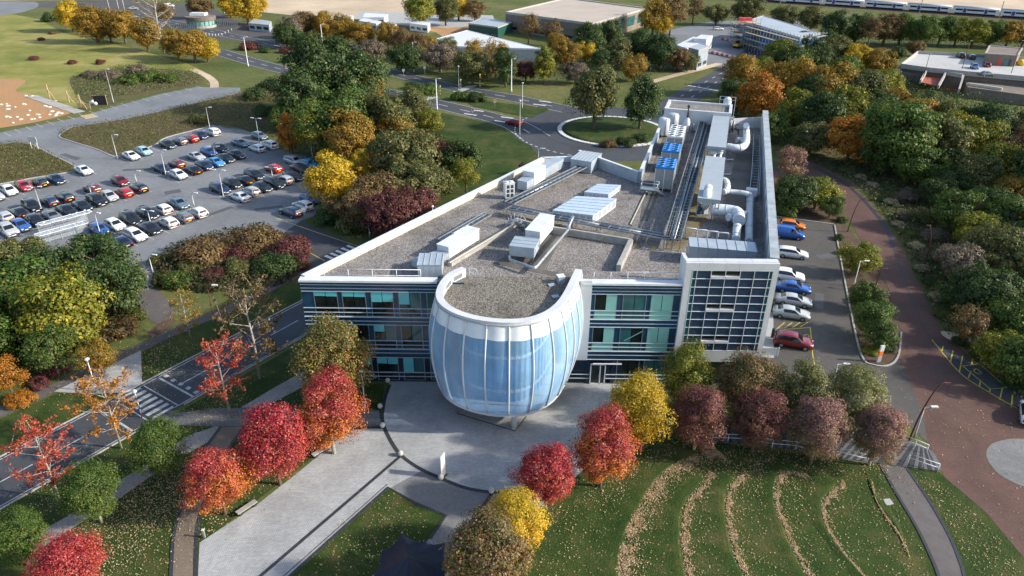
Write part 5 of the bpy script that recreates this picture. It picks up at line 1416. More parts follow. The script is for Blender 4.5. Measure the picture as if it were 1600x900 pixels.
# ================================================================== TREES
def leaf_mat():
    m, nt, out = nodes_of('autumn_leaves')
    def oa(n):
        a = nt.nodes.new('ShaderNodeAttribute'); a.attribute_type = 'OBJECT'; a.attribute_name = n
        return a.outputs['Color']
    g = nt.nodes.new('ShaderNodeNewGeometry'); isl = g.outputs['Random Per Island']
    tc = nt.nodes.new('ShaderNodeTexCoord')
    n1 = noise(nt, 1.6, 3, 0.6, tc.outputs['Object'])
    k = mth(nt, 'ADD', n1, mth(nt, 'MULTIPLY', mth(nt, 'SUBTRACT', isl, 0.5), 0.42))
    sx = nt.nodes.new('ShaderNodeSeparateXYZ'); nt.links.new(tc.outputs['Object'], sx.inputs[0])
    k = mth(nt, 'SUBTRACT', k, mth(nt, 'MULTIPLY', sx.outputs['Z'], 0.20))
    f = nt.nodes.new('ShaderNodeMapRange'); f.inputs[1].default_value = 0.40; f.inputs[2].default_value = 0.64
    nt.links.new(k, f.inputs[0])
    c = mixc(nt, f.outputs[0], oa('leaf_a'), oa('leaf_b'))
    h = mth(nt, 'FRACT', mth(nt, 'MULTIPLY', isl, 37.7))
    c = mixc(nt, mth(nt, 'MULTIPLY', mth(nt, 'GREATER_THAN', h, 0.86), 0.75), c, oa('leaf_c'))
    br = mth(nt, 'ADD', 0.62, mth(nt, 'MULTIPLY', mth(nt, 'FRACT', mth(nt, 'MULTIPLY', isl, 91.3)), 0.78))
    mm = nt.nodes.new('ShaderNodeVectorMath'); mm.operation = 'SCALE'
    nt.links.new(c, mm.inputs[0]); nt.links.new(br, mm.inputs['Scale'])
    d = nt.nodes.new('ShaderNodeBsdfDiffuse'); t = nt.nodes.new('ShaderNodeBsdfTranslucent')
    nt.links.new(mm.outputs[0], d.inputs[0]); nt.links.new(mm.outputs[0], t.inputs[0])
    mx = nt.nodes.new('ShaderNodeMixShader'); mx.inputs[0].default_value = 0.28
    nt.links.new(d.outputs[0], mx.inputs[1]); nt.links.new(t.outputs[0], mx.inputs[2])
    gl = nt.nodes.new('ShaderNodeBsdfGlossy'); gl.inputs['Roughness'].default_value = .5; gl.inputs[0].default_value = (.9, .9, .9, 1)
    mg = nt.nodes.new('ShaderNodeMixShader'); mg.inputs[0].default_value = .022
    nt.links.new(mx.outputs[0], mg.inputs[1]); nt.links.new(gl.outputs[0], mg.inputs[2])
    nt.links.new(mg.outputs[0], out.inputs[0])
    return m
M['leaf'] = leaf_mat()
def leaf_mesh(name, P, N, S, rng, aspect=0.62):
    """one quad leaf per point P, facing about N, half-length S"""
    n = len(P)
    t = rng.normal(size=(n, 3)); N = N / np.linalg.norm(N, axis=1)[:, None]
    t -= N * (t * N).sum(1)[:, None]; t /= np.linalg.norm(t, axis=1)[:, None]
    b = np.cross(N, t)
    S = S[:, None]
    V = np.stack([P - t * S, P + b * S * aspect, P + t * S, P - b * S * aspect], 1).reshape(-1, 3)
    me = bpy.data.meshes.new(name)
    me.vertices.add(4 * n); me.vertices.foreach_set('co', V.astype(np.float32).ravel())
    me.loops.add(4 * n); me.loops.foreach_set('vertex_index', np.arange(4 * n, dtype=np.int32))
    me.polygons.add(n); me.polygons.foreach_set('loop_start', np.arange(0, 4 * n, 4, dtype=np.int32)); me.polygons.foreach_set('loop_total', np.full(n, 4, dtype=np.int32))
    me.materials.append(M['leaf'])
    me.update(calc_edges=True)
    return me
def crown(seed, n, shape='round', leaf=.05, clumps=46, csize=.30, zmin=-1.0):
    """unit crown (radius about 1) built from leaf clumps"""
    rng = np.random.default_rng(seed)
    C = []
    while len(C) < clumps:
        v = rng.normal(size=3); v /= np.linalg.norm(v)
        r = rng.uniform(.25, 1) ** .45 * (1 - csize * .75)
        p = v * r
        if shape == 'round': p *= np.array([1, 1, .95])
        elif shape == 'egg':
            p *= np.array([.95, .95, 1.1]); f = 1.0 - .38 * max(0, p[2]) - .15 * max(0, -p[2]); p[:2] *= f
        elif shape == 'tall': p *= np.array([.85, .85, 1.45])
        elif shape == 'broad': p *= np.array([1.05, 1.05, .72])
        elif shape == 'cone':
            z = rng.uniform(-.95, 1.15); a = rng.uniform(0, 6.283); rr = (1.15 - z) / 2.1 * .82 * rng.uniform(.35, 1) ** .5
            p = np.array([rr * math.cos(a), rr * math.sin(a), z])
        elif shape == 'shrub': p = np.array([p[0] * 1.05, p[1] * 1.05, abs(p[2]) * .85 - .12])
        if p[2] < zmin: continue
        C.append(p)
    C = np.array(C)
    ph = rng.uniform(0, 6.28, 6)
    az = np.arctan2(C[:, 1], C[:, 0]); lump = 1 + .10 * np.sin(2 * az + ph[0]) + .08 * np.sin(3 * az + ph[1]) + .10 * np.sin(2.6 * C[:, 2] + 2 * az + ph[2])
    C[:, :2] *= lump[:, None]; C[:, 2] *= 1 + .10 * np.sin(2 * az + ph[3])
    cs = rng.uniform(.45, 1.4, len(C)) * csize
    idx = rng.integers(0, len(C), n)
    v = rng.normal(size=(n, 3)); v /= np.linalg.norm(v, axis=1)[:, None]
    v[:, 2] = np.where(rng.random(n) < .55, np.abs(v[:, 2]), v[:, 2])
    rad = rng.uniform(.35, 1.0, n) ** .5
    P = C[idx] + v * (cs[idx] * rad)[:, None] * np.array([1, 1, .8])
    P += rng.normal(size=P.shape) * .02
    out = C[idx] * .35 + v * .8 + np.array([0, 0, .25])
    N = out + rng.normal(size=P.shape) * .38
    return leaf_mesh('crown', P, N, leaf * rng.uniform(.45, 1.45, n), rng)
def sparse_crown(seed, n, limbs=16, leaf=.035, tall=1.15):
    """returns (leaf mesh, branch mesh data) of an almost bare crown"""
    rng = np.random.default_rng(seed); mb = MB(); tips = []
    mb.tube([(0, 0, -1.2), (0.02, 0, -.2), (0, .02, .5), (.02, 0, tall)], [.034, .026, .016, .005], 6)
    for k in range(limbs):
        z = -.7 + 1.6 * k / limbs; a = k * 2.4 + rng.uniform(-.3, .3); L = (1.0 - .55 * abs(z - .0)) * rng.uniform(.7, 1.05)
        p0 = Vector((0, 0, z)); d = Vector((math.cos(a), math.sin(a), .55 + .4 * z)).normalized()
        p1 = p0 + d * L * .55; p2 = p0 + d * L + Vector((0, 0, .10))
        mb.tube([p0, p1, p2], [.011, .007, .002], 4)
        for q in range(5):
            s = rng.uniform(.3, 1); b = p0.lerp(p2, s)
            e = b + Vector(rng.normal(size=3) * .16) + Vector((0, 0, .1))
            mb.tube([b, e], [.006, .002], 3, cap=False); tips.append((b, e))
        tips += [(p1, p2)] * 3
    P = []
    for _ in range(n):
        b, e = tips[rng.integers(0, len(tips))]
        P.append(np.array(b.lerp(e, rng.uniform(.3, 1.15))) + rng.normal(size=3) * .045)
    P = np.array(P)
    return leaf_mesh('crown', P, rng.normal(size=P.shape) + np.array([0, 0, .5]), leaf * rng.uniform(.6, 1.3, n), rng), mb.mesh('branches', M['pale_trunk'])
def trunk_mesh(seed, h, r, m='trunk', limbs=6, spread=.55, rise=.9):
    """unit trunk: from z=-h (ground) up into the crown at 0"""
    rg = random.Random(seed); mb = MB()
    mb.tube([(0, 0, -h - .04), (rg.uniform(-.03, .03), .02, -h * .5), (0, 0, 0), (.02, 0, .35)], [r * 1.25, r, r * .75, r * .3], 8)
    for k in range(limbs):
        a = k * 2 * PI / limbs + rg.uniform(-.4, .4); z0 = rg.uniform(-h * .45, .1)
        e = Vector((spread * math.cos(a), spread * math.sin(a), z0 + rise * rg.uniform(.4, .8)))
        mb.tube([(0, 0, z0), Vector((0, 0, z0)).lerp(e, .5) + Vector((0, 0, -.04)), e], [r * .5, r * .33, r * .1], 5, cap=False)
    return mb.mesh('trunk', M[m])
CR = {}
CR['round'] = [crown(11 + i, 17000, 'round', .033, 64, .29) for i in range(4)]
CR['fine'] = [crown(31 + i, 36000, 'egg', .0205, 110, .26) for i in range(4)]
CR['tall'] = [crown(51 + i, 14000, 'tall', .038, 56, .30) for i in range(2)]
CR['broad'] = [crown(61 + i, 15000, 'broad', .033, 64, .27) for i in range(3)]
CR['cone'] = [crown(71 + i, 9000, 'cone', .046, 70, .22) for i in range(2)]
CR['shrub'] = [crown(81 + i, 9000, 'shrub', .042, 44, .32) for i in range(3)]
CR['thin'] = [crown(91 + i, 6500, 'round', .034, 44, .30) for i in range(2)]
SP = [sparse_crown(101 + i, 2300, 16, .034) for i in range(3)]
BARE = [sparse_crown(121, 420, 20, .03, 1.3)]
TK = {k: [trunk_mesh(5 + i, hh, r, limbs=6) for i in range(2)] for k, hh, r in (('round', 1.25, .065), ('fine', 1.55, .040), ('tall', 1.75, .060), ('broad', 1.1, .060), ('cone', 1.25, .05), ('shrub', .35, .05), ('thin', 1.35, .045))}
TKP = [trunk_mesh(9, 1.55, .042, 'pale_trunk')]
GH = dict(round=.98, fine=1.30, tall=1.4, broad=.80, cone=1.0, shrub=.22, thin=1.3, sparse=1.2, bare=1.2)
# palettes: two main tints and an accent (base colours)
PAL = dict(
 dkgreen=((.034, .070, .018), (.062, .105, .026), (.13, .13, .03), 'dark green'),
 green=((.048, .098, .016), (.098, .145, .026), (.17, .16, .03), 'green'),
 olive=((.085, .105, .030), (.150, .145, .046), (.20, .14, .04), 'olive green'),
 yellowgreen=((.110, .150, .018), (.27, .25, .026), (.42, .30, .03), 'yellow green'),
 yellow=((.42, .30, .020), (.58, .34, .016), (.30, .26, .03), 'golden yellow'),
 orange=((.36, .145, .016), (.50, .20, .018), (.24, .17, .03), 'orange'),
 amber=((.25, .165, .022), (.38, .20, .022), (.16, .15, .03), 'amber'),
 brown=((.145, .095, .042), (.21, .125, .046), (.13, .12, .03), 'russet brown'),
 grey=((.16, .13, .095), (.21, .165, .115), (.14, .12, .07), 'grey brown'),
 red=((.36, .030, .045), (.48, .085, .040), (.52, .22, .18), 'crimson'),
 redorange=((.33, .034, .042), (.56, .19, .018), (.50, .24, .16), 'red and orange'),
 scarlet=((.42, .060, .036), (.50, .100, .045), (.35, .14, .05), 'scarlet'),
 maroon=((.12, .040, .040), (.175, .050, .048), (.13, .09, .03), 'maroon'),
 darkred=((.155, .050, .056), (.24, .105, .060), (.15, .15, .04), 'dark red'),
 mixed=((.15, .16, .040), (.32, .22, .040), (.40, .12, .08), 'green and amber'),
 mixedred=((.12, .11, .040), (.20, .14, .040), (.34, .10, .08), 'green and dark red'),
 pinkish=((.27, .135, .13), (.28, .20, .085), (.20, .19, .08), 'pinkish brown'),
 straw=((.42, .35, .21), (.55, .47, .32), (.20, .18, .08), 'straw coloured'),
 silver=((.13, .15, .050), (.30, .28, .16), (.36, .30, .06), 'silvery green'))
TREE_N = 0
def tree(px, py, rw, kind, pal, label, group, name='tree', cat='tree', zs=1.0, lift=0.0):
    """crown centre at (px,py), half width rw pixels; stands on the ground below"""
    global TREE_N
    TREE_N += 1
    gh = GH[kind] * zs; R = 3.0
    for _ in range(8):
        c = W(px, py, R * gh + lift); R = rw * depth(c) / F_PX * (1.30 if kind == 'fine' else 1.16 if kind in ('round', 'broad', 'tall') else 1.06)
    rg = random.Random(TREE_N * 13 + 5)
    t = thing(name, label, cat, (c.x, c.y, 0), rg.uniform(0, 6.28), group)
    if kind in ('sparse', 'bare'):
        lm, bm = (SP if kind == 'sparse' else BARE)[TREE_N % (len(SP) if kind == 'sparse' else 1)]
        tr = link('trunk', bm, t, (0, 0, R * gh))
    else:
        lm = CR[kind][TREE_N % len(CR[kind])]
        tr = link('trunk', (TKP if kind == 'fine' and TREE_N % 3 == 0 else TK[kind])[TREE_N % (1 if kind == 'fine' and TREE_N % 3 == 0 else 2)], t, (0, 0, R * gh))
    cr = link('crown', lm, t, (0, 0, R * gh))
    s = (R * rg.uniform(.95, 1.05), R * rg.uniform(.95, 1.05), R * zs)
    cr.scale = s; tr.scale = s
    a, b, cc, nm = PAL[pal]
    j = rg.uniform(.88, 1.14)
    cr['leaf_a'] = [x * j for x in a]; cr['leaf_b'] = [x * j for x in b]; cr['leaf_c'] = list(cc)
    return t
# ---- trees one can name singly ---------------------------------------
for a in (
 (425, 690, 53, 'fine', 'red', 'rounded crimson tree beside the pale walkway'), (338, 747, 46, 'fine', 'redorange', 'rounded red and orange tree over the tan path'),
 (513, 640, 52, 'fine', 'redorange', 'red, orange and green tree at the entrance path'), (521, 560, 57, 'fine', 'mixed', 'green and amber tree close to the left glazed front'),
 (104, 888, 51, 'fine', 'red', 'crimson tree in the lawn corner below the slab footpath'), (854, 740, 42, 'fine', 'red', 'crimson tree between a yellow and an orange red tree at the plaza edge'),
 (944, 695, 51, 'fine', 'redorange', 'red tree with orange skirt beside the plaza and grass terraces'), (997, 638, 50, 'fine', 'yellow', 'golden yellow tree in front of the right glazed front'),
 (807, 815, 46, 'fine', 'yellow', 'golden yellow tree beside the dark tent'), (760, 876, 67, 'fine', 'mixedred', 'mottled green and dark red tree overhanging the dark tent'),
 (1075, 587, 43, 'fine', 'yellowgreen', 'green tree turning yellow below the solar front'), (1093, 648, 42, 'fine', 'darkred', 'dark red tree in front of the green one below the solar front'),
 (1166, 598, 46, 'fine', 'mixedred', 'green and dark red tree at the building corner'), (1187, 652, 41, 'fine', 'darkred', 'dark red tree behind the white deck railing'),
 (1252, 610, 43, 'fine', 'silver', 'silvery green tree with yellow side near the car park entrance'), (1281, 668, 44, 'fine', 'pinkish', 'pinkish brown tree growing beside the curved deck'),
 (1337, 620, 44, 'fine', 'silver', 'silvery green tree beside the slim white lamp post'), (1375, 674, 41, 'fine', 'pinkish', 'pinkish brown tree at the end of the deck by the curved path'),
 (1345, 402, 28, 'round', 'yellowgreen', 'single round yellow green tree in the planting bed'),
 (246, 697, 40, 'fine', 'green', 'bushy green tree beside the zebra crossing'), (140, 765, 42, 'fine', 'green', 'bushy green tree between two other green ones on the street verge'), (26, 838, 38, 'fine', 'green', 'bushy green tree farthest along the street from the zebra crossing'),
 (70, 722, 58, 'sparse', 'scarlet', 'sparse scarlet tree overhanging the street'), (347, 590, 52, 'sparse', 'scarlet', 'sparse scarlet tree by the street near the slab footpath'),
 (172, 645, 56, 'sparse', 'orange', 'half bare orange tree at the zebra crossing'), (393, 522, 66, 'sparse', 'brown', 'almost bare pale trunked tree beside the street'),
 (290, 495, 32, 'sparse', 'amber', 'small thin amber tree at the footpath junction'),
 (930, 148, 35, 'round', 'olive', 'large olive tree on the roundabout island', 1.42), (1003, 158, 30, 'round', 'dkgreen', 'dark green tree on the roundabout island next to the olive one', 1.36),
 (518, 280, 40, 'round', 'yellow', 'bright golden tree standing at the car park corner'), (668, 188, 21, 'round', 'yellowgreen', 'round yellow green tree at the edge of the hill lawn'),
 (245, 28, 42, 'bare', 'amber', 'tall bare tree in the row by the gatehouse'), (1333, 215, 42, 'broad', 'orange', 'broad orange tree at the edge of the right hand wood'),
 (816, 262, 7, 'tall', 'maroon', 'slim russet sapling on the hill lawn'), (1515, 505, 30, 'thin', 'brown', 'thin russet tree beside the border path')):
    tree(*a[:5], a[5], None, zs=a[6] if len(a) > 6 else 1.0)
# ---- groups of trees ---------------------------------------------------
GROUPS = [
 ('wood between the car park and the building', 'in the car park wood', [
  (505, 112, 60, 'round', 'dkgreen'), (556, 128, 48, 'round', 'dkgreen'), (470, 150, 44, 'round', 'dkgreen'), (522, 185, 52, 'round', 'green'), (452, 205, 22, 'tall', 'orange'), (488, 195, 40, 'thin', 'yellowgreen'),
  (547, 212, 40, 'round', 'amber'), (582, 145, 24, 'tall', 'amber'), (604, 185, 42, 'round', 'olive'), (642, 168, 32, 'round', 'olive'), (632, 245, 56, 'broad', 'olive'), (577, 243, 22, 'round', 'yellow'),
  (556, 268, 22, 'tall', 'yellow'), (590, 300, 40, 'broad', 'brown'), (555, 325, 36, 'broad', 'brown'), (645, 285, 44, 'broad', 'olive'), (518, 338, 30, 'shrub', 'dkgreen'), (604, 333, 44, 'broad', 'maroon'), (650, 318, 34, 'broad', 'maroon'),
  (560, 350, 34, 'shrub', 'olive'), (620, 205, 30, 'round', 'amber'), (440, 185, 20, 'round', 'green'), (690, 240, 26, 'broad', 'maroon'), (722, 248, 34, 'broad', 'dkgreen'), (728, 270, 26, 'thin', 'yellowgreen'), (675, 285, 34, 'broad', 'olive')]),
 ('trees at the left of the street', 'at the wood edge left of the street', [
  (30, 470, 66, 'round', 'green'), (102, 478, 66, 'round', 'yellowgreen'), (168, 448, 54, 'round', 'dkgreen'), (60, 425, 48, 'broad', 'dkgreen'), (150, 408, 50, 'broad', 'dkgreen'), (128, 500, 30, 'thin', 'orange'), (8, 585, 34, 'thin', 'orange'), (75, 540, 42, 'thin', 'green'), (200, 440, 30, 'broad', 'olive'), (-30, 520, 50, 'round', 'green'), (20, 405, 40, 'broad', 'olive'), (150, 555, 30, 'thin', 'amber')]),
 ('row of golden trees by the gatehouse field', 'in the row beside the bright field', [
  (108, 24, 22, 'round', 'yellow'), (146, 34, 28, 'round', 'amber'), (190, 40, 24, 'round', 'amber'), (226, 52, 24, 'round', 'amber'), (168, 42, 20, 'round', 'brown'), (275, 66, 22, 'round', 'amber'), (300, 70, 24, 'round', 'amber'), (322, 76, 18, 'round', 'yellow'), (384, 10, 24, 'round', 'yellow'), (358, 6, 18, 'round', 'yellow'), (405, 8, 14, 'round', 'yellow'), (310, 8, 18, 'round', 'brown'), (256, 20, 16, 'thin', 'brown')]),
 ('trees behind the dual carriageway', 'behind the dual carriageway', [
  (452, 44, 20, 'round', 'grey'), (478, 36, 20, 'round', 'brown'), (508, 38, 20, 'round', 'amber'), (538, 46, 22, 'round', 'amber'), (568, 52, 20, 'round', 'amber'), (606, 54, 20, 'round', 'amber'), (628, 62, 18, 'round', 'brown'), (652, 72, 20, 'round', 'brown'), (446, 54, 22, 'broad', 'dkgreen'), (528, 66, 14, 'broad', 'dkgreen'), (580, 78, 20, 'broad', 'grey'), (632, 90, 26, 'broad', 'dkgreen'), (688, 88, 26, 'broad', 'grey'), (668, 74, 18, 'round', 'amber'), (700, 74, 16, 'round', 'olive'), (738, 104, 30, 'broad', 'olive'), (775, 84, 26, 'thin', 'amber'), (738, 80, 20, 'thin', 'amber'), (790, 100, 22, 'tall', 'dkgreen'), (490, 62, 14, 'broad', 'olive'), (760, 104, 22, 'broad', 'brown')]),
 ('trees round the far workshops', 'near the low far buildings', [
  (655, 14, 24, 'round', 'yellowgreen'), (696, 16, 20, 'round', 'olive'), (716, 10, 18, 'round', 'yellow'), (742, 14, 16, 'round', 'brown'), (826, 40, 20, 'thin', 'brown'), (862, 46, 18, 'thin', 'brown'), (851, 98, 20, 'tall', 'yellowgreen'), (882, 82, 22, 'round', 'amber'), (870, 66, 16, 'round', 'amber'), (922, 62, 26, 'round', 'dkgreen'), (952, 56, 24, 'round', 'dkgreen'), (915, 78, 16, 'round', 'yellow'), (966, 82, 22, 'round', 'olive'), (1004, 72, 26, 'round', 'dkgreen'), (1032, 78, 26, 'round', 'dkgreen'), (990, 104, 20, 'round', 'amber'), (938, 92, 16, 'round', 'dkgreen'), (1022, 24, 26, 'round', 'amber'), (1050, 18, 26, 'thin', 'brown'), (1035, 38, 16, 'round', 'yellow'), (1060, 92, 20, 'broad', 'brown'), (1076, 96, 16, 'broad', 'olive'), (1085, 12, 18, 'thin', 'brown'), (1168, 14, 22, 'round', 'olive'), (1120, 22, 18, 'broad', 'olive'), (1228, 26, 22, 'broad', 'olive'), (1270, 28, 22, 'broad', 'olive'), (822, 110, 18, 'broad', 'maroon'), (900, 112, 20, 'broad', 'grey')]),
 ('dense wood right of the building', 'in the dense roadside wood', [
  (1160, 116, 30, 'round', 'amber'), (1190, 152, 36, 'round', 'orange'), (1150, 148, 28, 'round', 'dkgreen'), (1215, 84, 24, 'round', 'yellowgreen'), (1232, 102, 32, 'round', 'green'), (1270, 90, 30, 'round', 'dkgreen'), (1304, 82, 26, 'round', 'olive'), (1340, 92, 24, 'round', 'yellow'), (1372, 98, 22, 'round', 'amber'), (1250, 132, 40, 'round', 'amber'), (1296, 140, 42, 'round', 'amber'), (1342, 146, 40, 'round', 'olive'), (1384, 134, 26, 'round', 'yellowgreen'), (1398, 170, 32, 'round', 'amber'), (1440, 174, 34, 'round', 'dkgreen'), (1490, 194, 36, 'round', 'olive'), (1546, 202, 40, 'round', 'dkgreen'), (1600, 212, 36, 'round', 'olive'), (1402, 208, 58, 'round', 'green'), (1458, 216, 48, 'round', 'olive'), (1290, 182, 38, 'round', 'dkgreen'), (1246, 172, 32, 'round', 'yellowgreen'), (1510, 218, 44, 'round', 'yellowgreen'), (1562, 262, 40, 'round', 'yellowgreen'), (1492, 256, 34, 'broad', 'dkgreen'), (1238, 255, 28, 'thin', 'pinkish'), (1246, 300, 34, 'broad', 'dkgreen'), (1278, 300, 30, 'broad', 'yellowgreen'), (1300, 322, 20, 'broad', 'green'), (1226, 330, 22, 'shrub', 'green'), (1506, 330, 40, 'broad', 'green'), (1548, 318, 36, 'broad', 'dkgreen'), (1590, 300, 34, 'broad', 'amber'), (1600, 240, 40, 'round', 'brown'), (1660, 260, 60, 'round', 'dkgreen'), (1318, 112, 26, 'round', 'green'), (1214, 130, 32, 'round', 'amber'), (1322, 172, 38, 'round', 'yellowgreen'), (1366, 176, 36, 'round', 'dkgreen'), (1432, 184, 36, 'round', 'amber'), (1272, 152, 34, 'round', 'dkgreen'), (1206, 196, 28, 'broad', 'green'), (1440, 258, 36, 'broad', 'green'), (1384, 246, 30, 'broad', 'green'), (1528, 274, 34, 'round', 'olive'), (1582, 345, 40, 'broad', 'green'), (1530, 362, 36, 'broad', 'yellowgreen'), (1270, 215, 30, 'broad', 'olive'), (1226, 300, 26, 'broad', 'brown'), (1500, 285, 30, 'broad', 'dkgreen'), (1186, 110, 24, 'round', 'yellowgreen'), (1258, 66, 18, 'round', 'dkgreen'), (1290, 62, 16, 'round', 'dkgreen')]),
 ('trees between the wood and the railway', 'in the belt along the railway', [
  (1306, 42, 24, 'round', 'dkgreen'), (1340, 42, 22, 'round', 'dkgreen'), (1362, 46, 20, 'thin', 'brown'), (1386, 44, 22, 'round', 'brown'), (1410, 44, 22, 'round', 'green'), (1442, 46, 24, 'round', 'green'), (1472, 46, 22, 'round', 'green'), (1498, 48, 20, 'round', 'yellowgreen'), (1524, 50, 20, 'round', 'yellowgreen'), (1550, 50, 20, 'round', 'green'), (1578, 52, 20, 'round', 'amber'), (1602, 52, 20, 'round', 'dkgreen'), (1430, 74, 14, 'broad', 'brown'), (1400, 84, 14, 'broad', 'dkgreen')]),
 ('scrubby trees along the block paved road', 'beyond the border of the block paved road', [
  (1560, 385, 46, 'broad', 'olive'), (1500, 408, 36, 'broad', 'grey'), (1600, 420, 44, 'broad', 'olive'), (1545, 450, 46, 'broad', 'dkgreen'), (1592, 500, 44, 'broad', 'green'), (1572, 550, 40, 'broad', 'yellowgreen'), (1505, 455, 34, 'broad', 'dkgreen'), (1470, 400, 24, 'shrub', 'olive'), (1620, 570, 50, 'broad', 'green'), (1470, 300, 26, 'broad', 'dkgreen'), (1675, 350, 50, 'round', 'olive'), (1680, 420, 50, 'broad', 'dkgreen'), (1690, 490, 50, 'broad', 'amber'), (1740, 560, 54, 'round', 'green'), (1740, 300, 54, 'round', 'yellowgreen')]),
]
def unique_labels(lst, make, maxw=16):
    out = []
    for i, a in enumerate(lst):
        lab = make(a)
        same = [b for j, b in enumerate(lst) if j != i and make(b) == lab]
        if same:
            others = sorted((b for b in lst if b[4] != a[4]), key=lambda b: math.hypot(b[0] - a[0], (b[1] - a[1]) * 1.6))
            if others and len(lab.split()) < 13: lab += ' beside %s one' % PAL[others[0][4]][3].replace(' and ', ' ').replace('golden ', '').replace(' coloured', '').replace('russet ', '').replace('green amber', 'amber')
        out.append(lab)
    return out
for group, where, lst in GROUPS:
    sized = sorted(q[2] for q in lst); big = sized[len(sized) * 2 // 3]
    small = sized[len(sized) // 3]
    FORM = dict(round='rounded', tall='tall narrow', broad='spreading', thin='thinly leaved', shrub='low bushy', cone='cone shaped', fine='rounded')
    labs = unique_labels(lst, lambda a: '%s%s %s tree %s' % ('large ' if a[2] >= big else 'small ' if a[2] <= small else '', FORM[a[3]], PAL[a[4]][3], where))
    for (x, y, r, k, p), lab in zip(lst, labs): tree(x, y, r, k, p, lab, group)
# ---- low growth under the woods
rng = np.random.default_rng(70)
UNDER = []
# ---- bushes ----------------------------------------------------------------
BUSH = [('hedge between the car park and the footpath', 'in the mixed hedge below the car park', [
  (318, 400, 44, 'shrub', 'brown'), (275, 440, 27, 'shrub', 'green'), (452, 390, 36, 'shrub', 'maroon'), (338, 432, 22, 'shrub', 'maroon'), (400, 382, 46, 'shrub', 'brown'), (372, 422, 28, 'shrub', 'olive'), (430, 418, 36, 'shrub', 'dkgreen'), (350, 384, 34, 'shrub', 'grey'), (250, 410, 20, 'shrub', 'olive'), (300, 420, 24, 'shrub', 'olive'), (375, 400, 30, 'shrub', 'maroon'), (465, 412, 24, 'shrub', 'maroon')]),
 ('hedge in the planting bed', 'in the planting bed by the staff car park', [(1354, 462, 25, 'round', 'green'), (1366, 496, 33, 'round', 'green'), (1377, 522, 26, 'round', 'green'), (1385, 545, 16, 'shrub', 'dkgreen'), (1360, 550, 14, 'shrub', 'yellowgreen'), (1340, 470, 14, 'shrub', 'dkgreen')]),
 ('low shrubs on the traffic islands', 'on the dual carriageway island', [(668, 142, 20, 'shrub', 'green'), (645, 136, 14, 'shrub', 'dkgreen'), (722, 152, 18, 'shrub', 'green'), (745, 154, 18, 'shrub', 'dkgreen'), (390, 74, 16, 'shrub', 'maroon'), (415, 80, 10, 'shrub', 'dkgreen'), (447, 80, 12, 'shrub', 'maroon'), (470, 82, 12, 'shrub', 'maroon'), (455, 94, 14, 'shrub', 'dkgreen')]),
 ('low bushes in the open field', 'on the bright field', [(53, 92, 8, 'shrub', 'maroon'), (113, 98, 8, 'shrub', 'maroon'), (158, 98, 9, 'shrub', 'maroon'), (82, 52, 6, 'shrub', 'brown'), (64, 62, 6, 'shrub', 'maroon'), (80, 30, 16, 'shrub', 'dkgreen')]),
 ('bushes under the wood edge', 'under the wood edge left of the street', [(185, 515, 30, 'shrub', 'brown'), (85, 575, 24, 'shrub', 'maroon'), (60, 600, 18, 'shrub', 'maroon'), (205, 495, 24, 'shrub', 'olive'), (30, 625, 24, 'shrub', 'orange')]),
 ('grasses and shrubs bordering the block paved road', 'in the border along the block paved road', [(1345, 278, 10, 'shrub', 'straw'), (1362, 290, 10, 'shrub', 'straw'), (1325, 268, 12, 'shrub', 'olive'), (1392, 318, 12, 'shrub', 'straw'), (1380, 312, 10, 'shrub', 'green'), (1410, 338, 14, 'shrub', 'grey'), (1402, 352, 11, 'shrub', 'straw'), (1420, 365, 13, 'shrub', 'green'), (1430, 385, 13, 'shrub', 'straw'), (1446, 400, 14, 'shrub', 'grey'), (1440, 420, 12, 'shrub', 'straw'), (1452, 440, 14, 'shrub', 'dkgreen'), (1462, 465, 14, 'shrub', 'straw'), (1472, 490, 16, 'shrub', 'olive'), (1490, 500, 18, 'shrub', 'green'), (1420, 310, 22, 'shrub', 'grey'), (1440, 340, 24, 'shrub', 'olive'), (1462, 370, 22, 'shrub', 'grey'), (1500, 535, 14, 'shrub', 'dkgreen'), (1530, 556, 16, 'shrub', 'dkgreen'), (1585, 602, 18, 'shrub', 'dkgreen'), (1310, 372, 10, 'shrub', 'dkgreen'), (1318, 395, 10, 'shrub', 'olive'), (1316, 345, 10, 'shrub', 'dkgreen')]),
 ('shrubs on the roundabout and lawns', 'beside the roundabout', [(950, 226, 14, 'shrub', 'brown'), (978, 224, 18, 'shrub', 'dkgreen'), (1000, 218, 16, 'shrub', 'dkgreen')]),
 ('scrub patches by the upper bays', 'in the scrub near the digging site', [(200, 128, 18, 'shrub', 'green'), (232, 122, 20, 'shrub', 'green'), (170, 120, 18, 'shrub', 'grey'), (215, 112, 18, 'shrub', 'grey'), (262, 124, 18, 'shrub', 'green'), (140, 118, 14, 'shrub', 'grey'), (312, 188, 18, 'shrub', 'olive'), (400, 150, 22, 'shrub', 'dkgreen'), (425, 135, 22, 'shrub', 'dkgreen'), (415, 175, 20, 'shrub', 'dkgreen')])]
for group, where, lst in BUSH:
    labs = unique_labels(lst, lambda a: '%s%s bush %s' % ('small ' if a[2] < 15 else 'broad ' if a[2] > 30 else '', PAL[a[4]][3], where))
    for (x, y, r, k, p), lab in zip(lst, labs): tree(x, y, r, k, p, lab, group, 'bush', 'bush', zs=.85 if k == 'shrub' else .95)
